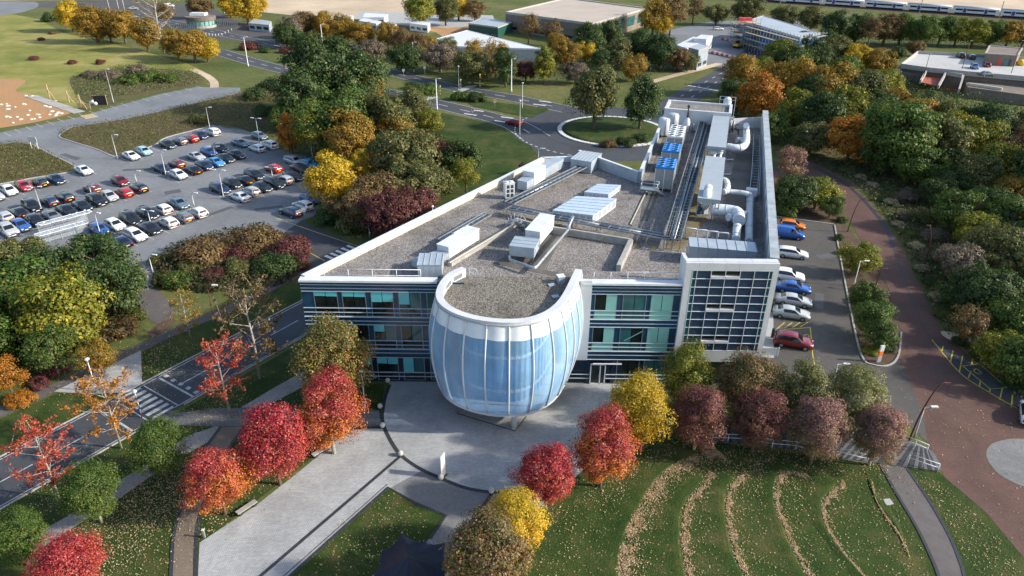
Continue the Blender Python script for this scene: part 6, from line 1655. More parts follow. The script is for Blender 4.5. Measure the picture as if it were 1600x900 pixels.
# ---- scrub and fallen leaves (nobody could count these) --------------------
def in_poly(P, poly):
    x, y = P[:, 0], P[:, 1]; ins = np.zeros(len(P), bool); n = len(poly)
    for i in range(n):
        x0, y0 = poly[i][0], poly[i][1]; x1, y1 = poly[i - 1][0], poly[i - 1][1]
        c = ((y0 > y) != (y1 > y)) & (x < (x1 - x0) * (y - y0) / (y1 - y0 + 1e-12) + x0)
        ins ^= c
    return ins
def scatter_in(poly, n, rng):
    poly = [(p[0], p[1]) for p in poly]
    lo = np.min(poly, 0); hi = np.max(poly, 0); out = np.zeros((0, 2))
    while len(out) < n:
        P = rng.uniform(lo, hi, (n * 2, 2)); out = np.vstack([out, P[in_poly(P, poly)]])
    return out[:n]
def stuff_leaves(name, label, cat, XY, z, S, cols, rng, flat=True):
    n = len(XY)
    P = np.column_stack([XY, z])
    N = rng.normal(size=(n, 3)) * (.35 if flat else 1) + np.array([0, 0, 1.0 if flat else .3])
    me = leaf_mesh(name, P, N, S, rng, .7 if flat else .4)
    o = link(name, me)
    o['kind'] = 'stuff'; o['label'] = label; o['category'] = cat
    o['leaf_a'], o['leaf_b'], o['leaf_c'] = [list(c) for c in cols]
    return o
rng = np.random.default_rng(77)
for nm, lb, poly, n, cols in (('scrub', 'tall brown and green scrub covering the island above the car park', isl_pts, 16000, ((.095, .098, .036), (.185, .125, .066), (.13, .14, .04))),
                              ('scrub', 'tall brown and green scrub covering the left grass bank', bank, 12000, ((.095, .110, .034), (.185, .105, .062), (.18, .16, .05)))):
    XY = scatter_in(poly, n, rng); z = .1 + rng.random(n) ** 1.5 * 1.1
    stuff_leaves(nm, lb, 'scrub', XY, z, rng.uniform(.10, .26, n), cols, rng, False)
XY = scatter_in(gp([(110, 122), (120, 160), (200, 150), (310, 132), (318, 124), (300, 110), (190, 104)]), 9000, rng)
stuff_leaves('scrub', 'pale dead weeds standing behind the upper parking bays', 'scrub', XY, .1 + rng.random(9000) ** 1.5 * 1.3, rng.uniform(.14, .32, 9000), ((.10, .13, .035), (.22, .19, .14), (.07, .12, .03)), rng, False)
XY = scatter_in(gp([(1262, 250), (1335, 286), (1382, 338), (1412, 385), (1474, 516), (1600, 632), (1640, 560), (1560, 420), (1450, 300), (1350, 250)]), 14000, rng)
stuff_leaves('ground_cover', 'mixed low planting along the block paved road', 'ground cover', XY, .05 + rng.random(14000) ** 2 * .8, rng.uniform(.12, .34, 14000), ((.050, .085, .024), (.120, .125, .044), (.30, .26, .15)), rng, False)
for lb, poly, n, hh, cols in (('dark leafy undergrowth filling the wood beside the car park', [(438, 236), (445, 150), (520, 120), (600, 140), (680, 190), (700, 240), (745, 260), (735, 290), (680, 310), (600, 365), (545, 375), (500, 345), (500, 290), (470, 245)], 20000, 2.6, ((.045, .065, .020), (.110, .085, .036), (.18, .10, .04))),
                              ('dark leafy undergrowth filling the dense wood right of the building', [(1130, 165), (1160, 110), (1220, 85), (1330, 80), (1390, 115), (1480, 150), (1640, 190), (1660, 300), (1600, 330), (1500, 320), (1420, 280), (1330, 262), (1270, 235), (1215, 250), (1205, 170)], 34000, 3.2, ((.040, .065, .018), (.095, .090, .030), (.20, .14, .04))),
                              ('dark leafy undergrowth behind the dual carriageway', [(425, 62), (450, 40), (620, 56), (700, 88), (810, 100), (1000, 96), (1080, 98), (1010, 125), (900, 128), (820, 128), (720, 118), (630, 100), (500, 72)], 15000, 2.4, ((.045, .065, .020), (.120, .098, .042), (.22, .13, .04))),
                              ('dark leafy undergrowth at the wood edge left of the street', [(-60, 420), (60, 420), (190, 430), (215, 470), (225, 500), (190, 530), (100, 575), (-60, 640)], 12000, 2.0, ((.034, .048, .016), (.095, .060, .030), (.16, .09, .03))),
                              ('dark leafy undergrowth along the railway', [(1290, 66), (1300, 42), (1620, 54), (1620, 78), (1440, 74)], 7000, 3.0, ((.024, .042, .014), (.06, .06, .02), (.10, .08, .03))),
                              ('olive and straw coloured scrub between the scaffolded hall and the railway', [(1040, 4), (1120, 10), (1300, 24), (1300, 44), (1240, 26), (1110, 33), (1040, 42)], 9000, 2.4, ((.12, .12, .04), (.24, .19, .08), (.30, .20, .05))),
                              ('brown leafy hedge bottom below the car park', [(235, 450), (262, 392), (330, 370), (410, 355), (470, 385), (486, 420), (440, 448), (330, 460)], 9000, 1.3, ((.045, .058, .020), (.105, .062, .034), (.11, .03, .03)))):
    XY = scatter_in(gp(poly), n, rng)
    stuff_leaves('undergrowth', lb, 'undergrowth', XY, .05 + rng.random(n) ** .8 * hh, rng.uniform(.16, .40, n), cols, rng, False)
LEAFC = ((.42, .29, .15), (.54, .40, .23), (.62, .54, .40))
def arc_leaves(n, w):
    out = []
    for i, a in enumerate(ARCS):
        m = int(n * (1.9 if i == 0 else .72 if i < 5 else .3))
        k = rng.uniform(0, len(a) - 1.01, m); j = k.astype(int); f = k - j
        keepk = rng.random(m) < (.35 + .65 * (np.sin(k * .9 + i * 2) * .5 + np.sin(k * 2.3 + i) * .3 + .55)); k = k[keepk]; j = j[keepk]; f = f[keepk]; m = len(k)
        A = np.array([(p.x, p.y) for p in a])
        P = A[j] * (1 - f)[:, None] + A[j + 1] * f[:, None]
        d = np.array([AC.x, AC.y]) - P; d /= np.linalg.norm(d, axis=1)[:, None]
        out.append(P + d * ((rng.normal(.25, w * (1.25 if i == 0 else .46), m) + (rng.random(m) < .16) * rng.normal(0, 1.0, m)) * (1 + .4 * np.sin(k * 1.7 + i)))[:, None])
    return np.vstack(out)
parts_ = [arc_leaves(5600, .42)]
parts_.append(scatter_in(gp([(960, 720), (1120, 700), (1370, 728), (1440, 850), (1460, 930), (830, 930), (860, 800)]), 3000, rng))
for (x, y, r, n) in ((940, 752, 60, 500), (850, 800, 50, 400), (1020, 700, 60, 700), (1190, 715, 55, 700), (1110, 700, 45, 500), (1280, 715, 45, 500), (1370, 720, 40, 400), (1050, 790, 60, 250), (1190, 735, 60, 500),
                     (225, 800, 70, 1500), (180, 840, 70, 1000), (270, 770, 45, 700), (345, 810, 40, 450), (430, 745, 35, 420), (500, 700, 30, 300), (240, 720, 40, 400), (60, 790, 60, 500), (130, 735, 50, 500), (350, 625, 40, 450), (270, 575, 45, 500), (240, 560, 40, 400), (320, 650, 30, 250), (470, 610, 40, 250), (560, 620, 30, 100), (200, 560, 40, 400), (120, 590, 50, 400), (420, 800, 20, 100), (600, 830, 60, 420), (520, 860, 60, 260)):
    c = W(x, y); R_ = r * depth(c) / F_PX
    q = rng.normal(size=(n, 2)) * R_ * .55 * np.array([1, 1.5]) + np.array([c.x, c.y]); parts_.append(q)
parts_.append(scatter_in(gp([(60, 870), (285, 690), (330, 700), (270, 900), (100, 930)]), 900, rng))
parts_.append(scatter_in(gp([(1420, 735), (1475, 755), (1560, 840), (1600, 900), (1520, 900), (1470, 800)]), 600, rng))
parts_.append(scatter_in(gp([(1400, 600), (1600, 660), (1600, 860), (1480, 740)]), 260, rng))
XY = np.vstack(parts_)
pav = ([(609, 596), (598, 640), (545, 672), (312, 848), (306, 900), (404, 903), (600, 765), (700, 806), (790, 771), (850, 790), (935, 712), (985, 640), (985, 596)],)
keep = np.ones(len(XY), bool)
for p in pav: keep &= ~(in_poly(XY, [(q.x, q.y) for q in gp(p)]) & (rng.random(len(XY)) < .93))
XY = XY[keep]
# lift the leaves that lie on the grass steps
zl = .055 + rng.random(len(XY)) * .05
stuff_leaves('fallen_leaves', 'fallen tan and yellow leaves scattered and drifted over the lawns', 'leaves', XY, zl, rng.uniform(.04, .085, len(XY)), LEAFC, rng)
# ================================================================== STREET FURNITURE
def hgt(base, top):
    b = W(*base); return max(1.0, WY(top[0], top[1], b.y).z)
def lamp(base, top, label, kind='single', m='lamp_white', group=None, ang=0.0, r=.09):
    b = W(*base); h = hgt(base, top)
    t = thing('lamp_post', label, 'lamp post', b, ang, group)
    MB().tube([(0, 0, 0), (0, 0, .9), (0, 0, .95), (0, 0, h)], [r * 1.5, r * 1.5, r, r * .7], 8).build('post', M[m], t)
    arms = {'single': [1], 'double': [1, -1], 'top': []}[kind]
    for s in arms:
        MB().bar((0, 0, h - .05), (s * .7, 0, h + .05), .07).build('arm', M[m], t)
        MB().box((s * 1.0, 0, h + .07), (.75, .30, .12)).build('lamp_head', M['lamp_white'], t)
    if not arms: MB().lathe([(.05, h - .1), (.28, h), (.30, h + .12), (.08, h + .26)], n=10).build('lamp_head', M['lamp_white'], t)
    return t
hw = 'tall white highway lamps along the dual carriageway'
for b, tp, lb in (((388, 104), (381, 58), 'tall white street lamp on the verge near the gatehouse junction'), ((505, 76), (500, 38), 'tall white street lamp rising behind the dark wood top'), ((647, 113), (643, 66), 'tall white street lamp on the grass before the zebra crossing'),
                  ((683, 172), (681, 123), 'tall white street lamp beside the round yellow green tree'), ((799, 144), (798, 92), 'tall white street lamp in front of the grey workshop hedge')):
    lamp(b, tp, lb, 'single', 'lamp_white', hw, r=.16)
cpl = 'lamp posts of the big car park'
for b, tp, k, lb in (((184, 249), (173, 211), 'single', 'leaning lamp post at the car park entrance beside the scrub island'), ((260, 277), (248, 234), 'single', 'lamp post standing over the dark red hatchback'), ((350, 311), (340, 266), 'double', 'lamp post at the left end of the right double row'),
                  ((66, 331), (54, 292), 'double', 'lamp post between the two lines of the left double row'), ((144, 308), (140, 291), 'single', 'short lamp post behind the dark red car of the left double row'), ((214, 287), (209, 267), 'single', 'thin lamp post at the right end of the left double row'),
                  ((304, 325), (300, 301), 'single', 'thin lamp post at the right end of the shelter row'), ((236, 352), (230, 329), 'double', 'lamp post in the middle of the shelter row'), ((158, 370), (146, 332), 'double', 'lamp post at the corner of the bike shelter'),
                  ((337, 247), (335, 229), 'double', 'lamp post in the middle double row'), ((489, 251), (486, 213), 'double', 'lamp post at the tree corner under the wood'), ((406, 226), (401, 185), 'double', 'lamp post behind the pair of white cars at the tree corner'),
                  ((426, 279), (423, 262), 'double', 'lamp post beside the red hatchback of the right double row'), ((329, 206), (325, 168), 'single', 'lamp post behind the white family car by the scrub island'), ((178, 162), (163, 108), 'single', 'tall lamp post beside the timber digging pit'),
                  ((240, 430), (231, 398), 'single', 'lamp post beside the hatched accessible bays'), ((648, 330), (645, 303), 'single', 'lamp post on the footpath below the maroon trees'), ((578, 372), (575, 350), 'single', 'lamp post at the foot of the wood beside the link road')):
    lamp(b, tp, lb, k, 'lamp_grey', cpl, random.uniform(-.4, .2))
for b, tp, k, m, lb in (((341, 528), (321, 446), 'single', 'corten', 'tall brown lamp post between footpath and street'), ((152, 612), (135, 562), 'top', 'lamp_white', 'white lamp post on the pale concrete apron'), ((571, 641), (565, 580), 'top', 'lamp_white', 'slim white lamp post beside the orange tree at the entrance path'),
                        ((1300, 604), (1310, 569), 'single', 'lamp_white', 'slim white lamp post at the staff car park entrance'), ((1334, 447), (1343, 408), 'single', 'lamp_white', 'white lamp post in front of the round yellow green tree'), ((1428, 685), (1433, 636), 'single', 'lamp_grey', 'grey lamp post leaning beside the deck end'),
                        ((840, 291), (802, 232), 'single', 'lamp_grey', 'thin grey lamp post on the hill lawn'), ((812, 214), (811, 158), 'top', 'lamp_grey', 'thin grey pole beside the red car'), ((717, 138), (716, 104), 'top', 'lamp_grey', 'thin pole beside the far zebra crossing'), ((1139, 178), (1141, 150), 'single', 'lamp_white', 'slim lamp post beyond the penthouse'), ((816, 170), (815, 130), 'top', 'lamp_white', 'pale pole on the splitter island'), ((1252, 248), (1259, 206), 'top', 'corten', 'leaning brown pole at the top of the block paved road')):
    lamp(b, tp, lb, k, m, None, r=.07)
# white bollard post on the apron
t = thing('waymarker_post', 'flat topped grey marker post on the pale concrete apron', 'post', W(165, 583)); h = hgt((165, 583), (156, 553))
MB().box((0, 0, h / 2), (.22, .12, h)).build('post', M['lamp_grey'], t); MB().box((0, 0, h + .05), (.3, .2, .1)).build('cap', M['lamp_white'], t)
# curved rusty lamp posts along the block paved road
for b, e, lb in (((1324, 363), (1349, 310), 'curved rusty brown lamp post where the planting bed narrows'), ((1357, 270), (1360, 238), 'curved rusty brown lamp post under the broad orange tree'), ((1420, 690), (1478, 598), 'long curved rusty brown lamp post leaning over the block paved road'), ((1365, 456), (1382, 420), 'curved rusty brown lamp post behind the planting bed hedge'), ((1444, 417), (1450, 352), 'curved rusty brown lamp post among the border grasses')):
    p = W(*b); q = WY(e[0], e[1], p.y + .4)
    t = thing('curved_lamp_post', lb, 'lamp post', p); d = q - p
    pts = [Vector((0, 0, 0)), Vector((d.x * .08, 0, d.z * .4)), Vector((d.x * .35, .1, d.z * .78)), Vector((d.x * .72, .3, d.z * .97)), Vector((d.x, .4, d.z))]
    MB().tube(spline(pts, 5), .10, 8, .05).build('post', M['corten'], t)
    MB().box(pts[-1] + Vector((.15, 0, -.02)), (.7, .22, .10)).build('lamp_head', M['corten'], t)
# belisha beacons
for b, tp, lb in (((222, 652), (209, 610), 'beacon pole with white globe at the zebra crossing'), ((750, 139), (750, 116), 'beacon pole with yellow globe at the far end of the far zebra crossing'), ((688, 150), (687, 134), 'beacon pole with yellow globe on the shrub island'), ((720, 140), (720, 124), 'beacon pole with yellow globe between shrub island and verge'), ((653, 162), (652, 146), 'beacon pole with globe on the wood side of the near lane')):
    p = W(*b); h = hgt(b, tp)
    t = thing('crossing_beacon', lb, 'beacon', p, 0, 'zebra crossing beacons')
    n = 6
    for k in range(n): MB().cyl((0, 0, h * .9 * k / n), .06, h * .9 / n, 8).build('pole_band', M['lamp_white' if k % 2 else 'dark_metal'], t)
    MB().lathe([(.05, h * .9), (.24, h * .93), (.26, h * .97), (.12, h * 1.02), (.01, h * 1.03)], n=12).build('globe', M['plate_y'] if 'yellow' in lb else M['lamp_white'], t)
# traffic signs
for b, tp, lb, m in (((631, 122), (631, 108), 'white traffic sign on a pole at the lane split', 'lamp_white'), ((664, 118), (663, 104), 'white traffic sign on the grass behind the tall lamp', 'lamp_white'), ((739, 186), (739, 170), 'red and white keep sign at the lane edge', 'red'), ((773, 172), (773, 156), 'amber topped sign on the splitter island', 'orange'), ((449, 115), (449, 104), 'red and white sign beside the purple bushes', 'red'), ((477, 349), (474, 325), 'white notice sign behind the dark estate car', 'lamp_white')):
    p = W(*b); h = hgt(b, tp)
    t = thing('traffic_sign', lb, 'sign', p)
    MB().cyl((0, 0, 0), .05, h, 6).build('pole', M['lamp_grey'], t)
    MB().box((0, -.06, h - .35), (.75, .04, .8)).build('sign_face', M['lamp_white'], t)
    if m != 'lamp_white': MB().box((0, -.085, h - .2), (.6, .02, .35)).build('sign_panel', M[m], t)
t = thing('site_sign', 'white board sign on two legs on the left grass bank', 'sign', W(55, 233), -.25)
for s in (-.9, .9): MB().box((s, 0, 1.2), (.14, .14, 2.4)).build('leg', M['lamp_white'], t)
MB().box((0, -.03, 2.3), (2.4, .08, 1.3)).build('board', M['lamp_white'], t); MB().box((.1, -.075, 2.4), (1.5, .01, .45)).build('faded_print', M['pale_print'] if 'pale_print' in M else M.setdefault('pale_print', mat('faded_print', (.66, .56, .55), .7)), t)
# plaza sign, spheres
t = thing('totem_sign', 'slim white totem sign standing on the plaza', 'sign', W(692.5, 745), 1.0)
h = hgt((692.5, 745), (692, 709))
MB().add([(-.34, -.05, .12), (.34, -.05, .12), (.34, .05, .12), (-.34, .05, .12), (-.34, -.05, h - .25), (.34, -.05, h), (.34, .05, h), (-.34, .05, h - .25)], [(3, 2, 1, 0), (4, 5, 6, 7), (0, 1, 5, 4), (1, 2, 6, 5), (2, 3, 7, 6), (3, 0, 4, 7)]).build('panel', M['lamp_white'], t)
MB().box((0, 0, .06), (.9, .4, .12)).build('base', M['corten'], t)
for px, lb in (((594, 638), 'pale stone sphere where the entrance path meets the plaza'), ((598, 668), 'pale stone sphere at the corner of the dark slab path'), ((626, 712), 'pale stone sphere where the black band branches'), ((689, 749), 'pale stone sphere beside the totem sign'), ((768, 770), 'pale stone sphere at the plaza edge near the yellow tree'), ((606, 598), 'pale stone sphere close to the left glazed front')):
    p = W(*px)
    t = thing('stone_sphere', lb, 'bollard', p)
    MB().lathe([(.30 * math.sin(PI * k / 10) + .001, .34 - .33 * math.cos(PI * k / 10)) for k in range(11)], n=18).build('sphere', M['sphere'] if 'sphere' in M else M.setdefault('sphere', mat('pale_stone', (.46, .46, .43), .6)), t)
    MB().cyl((0, 0, 0), .16, .05, 12).build('foot', M['band'], t)
# dark tent
M['tent'] = mat('navy_tent_fabric', (0.010, 0.016, 0.032), 0.55, 0, 0.2, 0.6)
tp_ = [(596, 862), (628, 833), (662, 846), (697, 847), (698, 880), (702, 940), (640, 960), (560, 960), (583, 900)]
hs = [2.1, 2.6, 2.9, 2.4, 3.2, 2.4, 3.4, 2.3, 2.9]
P_ = [W(x, y, z) for (x, y), z in zip(tp_, hs)]; cen = sum(P_, Vector()) / len(P_)
t = thing('stretch_tent', 'dark navy stretch tent with pointed corners over the small lawn', 'tent', (cen.x, cen.y, 0))
apex = Vector((0, 0, 4.3)); mb = MB(); N_ = len(P_); R_ = 6; vs = []; fs = []
edge = []
for i in range(N_):
    a, b = P_[i], P_[(i + 1) % N_]
    for q in range(4):
        f = q / 4; p = a.lerp(b, f); sag = math.sin(PI * f); c2 = Vector((cen.x, cen.y, p.z)); p = p.lerp(c2, .07 * sag); p.z -= .12 * sag
        edge.append(p - Vector((cen.x, cen.y, 0)))
ne = len(edge)
for r in range(R_ + 1):
    f = r / R_
    for p in edge: 
        q = apex.lerp(p, f); q.z = p.z + (apex.z - p.z) * (1 - f) ** 1.5; vs.append(q)
for r in range(R_):
    for k in range(ne): fs.append((r * ne + k, (r + 1) * ne + k, (r + 1) * ne + (k + 1) % ne, r * ne + (k + 1) % ne))
mb.add(vs, fs, True).build('canopy', M['tent'], t)
for p in P_:
    q = p - Vector((cen.x, cen.y, 0)); MB().bar((q.x * .97, q.y * .97, 0.05), (q.x, q.y, q.z + .1), .08).build('pole', M['galv'], t)
# totem with orange band, charging posts
t = thing('totem_sign', 'white totem sign with orange band in the planting bed', 'sign', W(1372, 566), .25); h = hgt((1372, 566), (1377, 540))
for z0, z1, m in ((.1, h * .38, 'grey_metal'), (h * .38, h * .68, 'orange'), (h * .68, h, 'lamp_white')): MB().box((0, 0, (z0 + z1) / 2), (.55, .22, z1 - z0)).build('panel_band', M[m], t)
for px, lb in (((1206, 487), 'black charging post between the silver car and the pavement'), ((1206, 528), 'black charging post beside the dark red car')):
    t = thing('charging_post', lb, 'charging post', W(*px)); MB().box((0, 0, .75), (.3, .25, 1.5)).build('post', M['dark_metal'], t); MB().box((-.0, -.14, 1.2), (.2, .03, .25)).build('screen', M['teal_panel'], t)
t = thing('corner_screen', 'low glass and steel screen at the building corner pavement', 'screen', W(1200, 556))
MB().box((0, 0, .6), (2.4, .08, 1.2)).build('pane', M['grey_metal'], t)
for s in (-1.2, 1.2): MB().box((s, 0, .65), (.1, .12, 1.3)).build('post', M['white_metal'], t)
t = thing('garden_light', 'small grey bollard light in the leaves by the walkway', 'bollard', W(320, 840)); MB().box((0, 0, .45), (.16, .16, .9)).build('post', M['lamp_grey'], t); MB().box((0, 0, .95), (.22, .22, .1)).build('cap', M['lamp_white'], t)
# deck railings
def rail_px(label, pxs, z=0.04, h=1.1):
    P_ = [W(x, y) for x, y in pxs]; o = P_[0]
    t = thing('deck_railing', label, 'railing', o)
    Q = [p - o for p in P_]
    for q in (1.0, .55): MB().tube([p + Vector((0, 0, h * q)) for p in Q], .04, 6).build('rail', M['white_metal'], t)
    for a, b in zip(Q, Q[1:]):
        n = max(1, int((b - a).length / 1.6))
        for k in range(n): p = a.lerp(b, k / n); MB().cyl((p.x, p.y, 0), .04, h, 6).build('post', M['white_metal'], t)
    MB().cyl((Q[-1].x, Q[-1].y, 0), .04, h, 6).build('post', M['white_metal'], t)
rail_px('white deck railing in front of the dark red trees', [(1112, 690), (1162, 692), (1206, 700), (1243, 703), (1270, 712)])
rail_px('white deck railing in front of the pinkish trees', [(1283, 712), (1310, 713), (1354, 724)])
rail_px('white railing on the far side of the deck', [(1132, 662), (1230, 672), (1330, 683), (1372, 690)])
rail_px('white railing at the far side of the deck ramp', [(1408, 693), (1428, 700), (1447, 708)])
rail_px('white railing at the near side of the deck ramp', [(1418, 722), (1440, 730), (1464, 738)])
dk = thing('boardwalk', 'dark boardwalk of cross planks curving behind the trees', 'boardwalk', W(1280, 700))
top_, bot_ = spline(gp([(1108, 662), (1200, 671), (1300, 680), (1400, 690), (1450, 703)]), 14), spline(gp([(1108, 690), (1205, 698), (1283, 711), (1360, 723), (1466, 737)]), 14)
for k in range(0, len(top_) - 1):
    a, b, c, d = top_[k], top_[k + 1], bot_[k + 1], bot_[k]
    f = lambda p, q, u: p.lerp(q, u) - dk.location
    MB().prism([v2(f(a, b, .06)), v2(f(a, b, .94)), v2(f(d, c, .94)), v2(f(d, c, .06))], .045, .10).build('plank', M['band'] if k % 2 else M['slab_dark'], dk)
# bike shelter
sh0, sh1 = W(62, 388), W(140, 366); shd = (sh1 - sh0); shL = shd.length; sa = math.atan2(shd.y, shd.x)
def clear_mat():
    m, nt, out = nodes_of('clear_shelter_sheet')
    p = principled(nt, None, (.45, .50, .55), .15)
    tr = nt.nodes.new('ShaderNodeBsdfTransparent'); mx = nt.nodes.new('ShaderNodeMixShader'); mx.inputs[0].default_value = .4
    nt.links.new(tr.outputs[0], mx.inputs[1]); nt.links.new(p.outputs[0], mx.inputs[2]); nt.links.new(mx.outputs[0], out.inputs[0])
    return m
M['clear'] = clear_mat()
for off, lb in ((0.0, 'white framed bike shelter with clear panels, the one nearer the parked cars'), (-4.6, 'white framed bike shelter half hidden by the green trees')):
    c = (sh0 + sh1) / 2 + Vector((math.sin(sa), -math.cos(sa), 0)) * -off * -1 + shd.normalized() * (2.0 if off else 0)
    t = thing('bike_shelter', lb, 'bike shelter', c, sa)
    n = 4
    for k in range(n + 1):
        x = -shL / 2 + shL * k / n
        MB().tube([(x, 1.1, 0), (x, 1.1, 1.9), (x, .6, 2.35), (x, -1.2, 2.45)], .06, 6).build('frame', M['white_metal'], t)
    for y, z in ((1.1, 1.9), (.6, 2.37), (-1.2, 2.47)): MB().bar((-shL / 2, y, z), (shL / 2, y, z), .09).build('rail', M['white_metal'], t)
    for k in range(n):
        x0, x1 = -shL / 2 + shL * k / n + .06, -shL / 2 + shL * (k + 1) / n - .06
        MB().add([(x0, .55, 2.36), (x1, .55, 2.36), (x1, -1.15, 2.46), (x0, -1.15, 2.46)], [(0, 1, 2, 3)]).build('roof_panel', M['clear'], t)
        MB().add([(x0, 1.1, .3), (x1, 1.1, .3), (x1, 1.1, 1.85), (x0, 1.1, 1.85)], [(0, 1, 2, 3)]).build('back_panel', M['clear'], t)
for px, lb in (((213, 462), 'white post at the start of the path from the hatched bays'),):
    t = thing('path_post', lb, 'post', W(*px)); MB().box((0, 0, .8), (.18, .18, 1.6)).build('post', M['lamp_white'], t); MB().box((0, 0, 1.65), (.26, .26, .1)).build('cap', M['lamp_white'], t)
# ================================================================== DIGGING SITE
for (a, b, lb) in (((128, 170), (138, 148), 'tall pale timber post beside the digging pit'), ((78, 154), (73, 132), 'tall pale timber post at the far end of the digging pit'), ((108, 160), (105, 142), 'short pale timber post in the middle of the digging pit')):
    p = W(*a); h = hgt(a, b); t = thing('timber_post', lb, 'post', p); MB().box((0, 0, h / 2), (.25, .25, h)).build('post', M['timber'], t); MB().bar((0, 0, h * .7), (1.8, -.6, 0.05), .12).build('brace', M['timber'], t)
pen_ = thing('timber_fence', 'pale slatted timber hoarding around the digging pit', 'fence', W(132, 170), -.25)
for k in range(9): MB().box((-2 + .5 * k, 0, .8), (.34, .08, 1.6)).build('slat', M['timber'], pen_)
for z in (.3, 1.3): MB().box((0, .07, z), (4.4, .06, .14)).build('rail', M['timber'], pen_)
t = thing('black_hoarding', 'black fabric hoarding panel beside the white rubble sacks', 'fence', W(158, 164), .1); MB().box((0, 0, 1.3), (3.4, .08, 2.6)).build('panel', M['black'], t)
for s in (-1.7, 1.7): MB().box((s, .1, 1.4), (.14, .14, 2.8)).build('post', M['timber'], t)
for k, px in enumerate(((143, 163), (150, 164), (146, 161))):
    t = tag(MB().lathe([(.3, 0), (.55, .15), (.6, .5), (.45, .85), (.1, .95)], n=9).build('rubble_sack', M['lamp_white'], None, W(*px)), 'white rubble sack in the digging pit', 'sack', 'white rubble sacks')
t = thing('site_walkway', 'grey plank walkway leading into the digging site', 'walkway', (0, 0, 0)); A, B = W(48, 150), W(124, 176)
t.location = A; d = B - A
for k in range(22): p = d * (k + .5) / 22; MB().box((p.x, p.y, .08), ((d.length / 22) * .9, 3.0, .08), math.atan2(d.y, d.x)).build('plank', M['kerb' if k % 2 else 'concrete'], t)
t = thing('timber_ramp', 'pale timber ramp boards lying on the parking strip', 'ramp', W(139, 182), -.75)
for k in range(4): MB().box((0, -1.2 + .8 * k, .07), (4.0, .74, .1)).build('board', M['timber'], t)
rq = random.Random(9)
for k in range(34):
    x = rq.uniform(0, 100); y = 200 - x * .22 - rq.uniform(4, 44) + (x * .05)
    if y < 148: continue
    s = rq.uniform(.35, .8)
    tag(MB().lathe([(s, 0), (s * .9, .12), (s * .4, .28), (.02, .3)], n=7).build('spoil_heap', M['coping'], None, W(x, y)), 'pale chalk marker heap on the orange soil', 'heap', 'pale heaps dotting the bare soil')
# ================================================================== FAR BUILDINGS
M['brickwall'] = mat('brown_grey_brick', (0.19, 0.155, 0.13), 0.85, 0, 0.15, 0.3, fine=.15, fscale=3)
M['flat_roof'] = mat('pale_flat_roof', (0.43, 0.37, 0.31), 0.9, 0, 0.12, 0.06)
M['hall_roof'] = mat('grey_blue_sheet_roof', (0.36, 0.41, 0.46), 0.5, 0, 0.08, 0.1)
M['white_roof'] = mat('white_sheet_roof', (0.60, 0.62, 0.64), 0.6, 0, 0.05, 0.05)
M['green_steel'] = mat('dark_green_steel', (0.015, 0.075, 0.06), 0.5)
M['blue_wrap'] = mat('blue_sheeting', (0.02, 0.13, 0.34), 0.4, 0, 0.3, 0.6)
def block(name, label, cat, q, h, wall, roof, par=.5, win=None, group=None):
    """building on four roof-corner pixels (front-left, front-right, back-right, back-left) at height h"""
    P_ = [W(x, y, h) for x, y in q]; c = sum(P_, Vector()) / 4
    t = thing(name, label, cat, (c.x, c.y, 0), 0, group); Q = [p - Vector((c.x, c.y, h)) for p in P_]
    MB().prism([v2(p) for p in Q], 0, h - par).build('wall', M[wall], t)
    rf = MB().prism([v2(p * .985) for p in Q], h - par + .01, h - par + .12).build('roof', M[roof], t)
    for k in range(4):
        a, b = Q[k], Q[(k + 1) % 4]
        MB().prism([v2(a * 1.006), v2(b * 1.006), v2(b * .97), v2(a * .97)], h - par - .4, h).build('parapet', M['kerb' if roof != 'white_roof' else 'white_metal'], t)
    if win:
        for (k, n, z0, z1, gm) in win:
            a, b = Q[k], Q[(k + 1) % 4]; d = (b - a).normalized(); nn = Vector((d.y, -d.x, 0))
            if nn.dot((a + b) / 2) < 0: nn = -nn
            for i in range(n):
                p0, p1 = a.lerp(b, (i + .15) / n) + nn * .06, a.lerp(b, (i + .85) / n) + nn * .06
                MB().prism([v2(p0 - nn * .1), v2(p1 - nn * .1), v2(p1), v2(p0)], z0, z1).build('window', M[gm], t)
                MB().prism([v2(p0 - nn * .1), v2(p1 - nn * .1), v2(p1 + nn * .1), v2(p0 + nn * .1)], z0 - .15, z0).build('sill', M['kerb'], t)
    return t
block('workshop', 'large brown workshop with pale flat roof among the far trees', 'building', [(790, 18), (925, 36), (1010, 12), (885, -4)], 8.5, 'brickwall', 'flat_roof', .6, [(1, 5, 2.2, 6.6, 'glass_teal'), (0, 6, 1.0, 2.2, 'glass_dark')])
block('low_shed', 'low building with white sheet roof beside the golden trees', 'building', [(682, 60), (712, 72), (846, 76), (730, 47)], 5.0, 'grey_metal', 'white_roof', .2, [(0, 2, 1.2, 3.2, 'glass_dark')])
block('green_container', 'dark green steel store in front of the big workshop', 'building', [(732, 36), (778, 42), (800, 34), (752, 28)], 4.5, 'green_steel', 'grey_metal', .2, [(0, 4, 1.0, 1.4, 'dark_metal')])
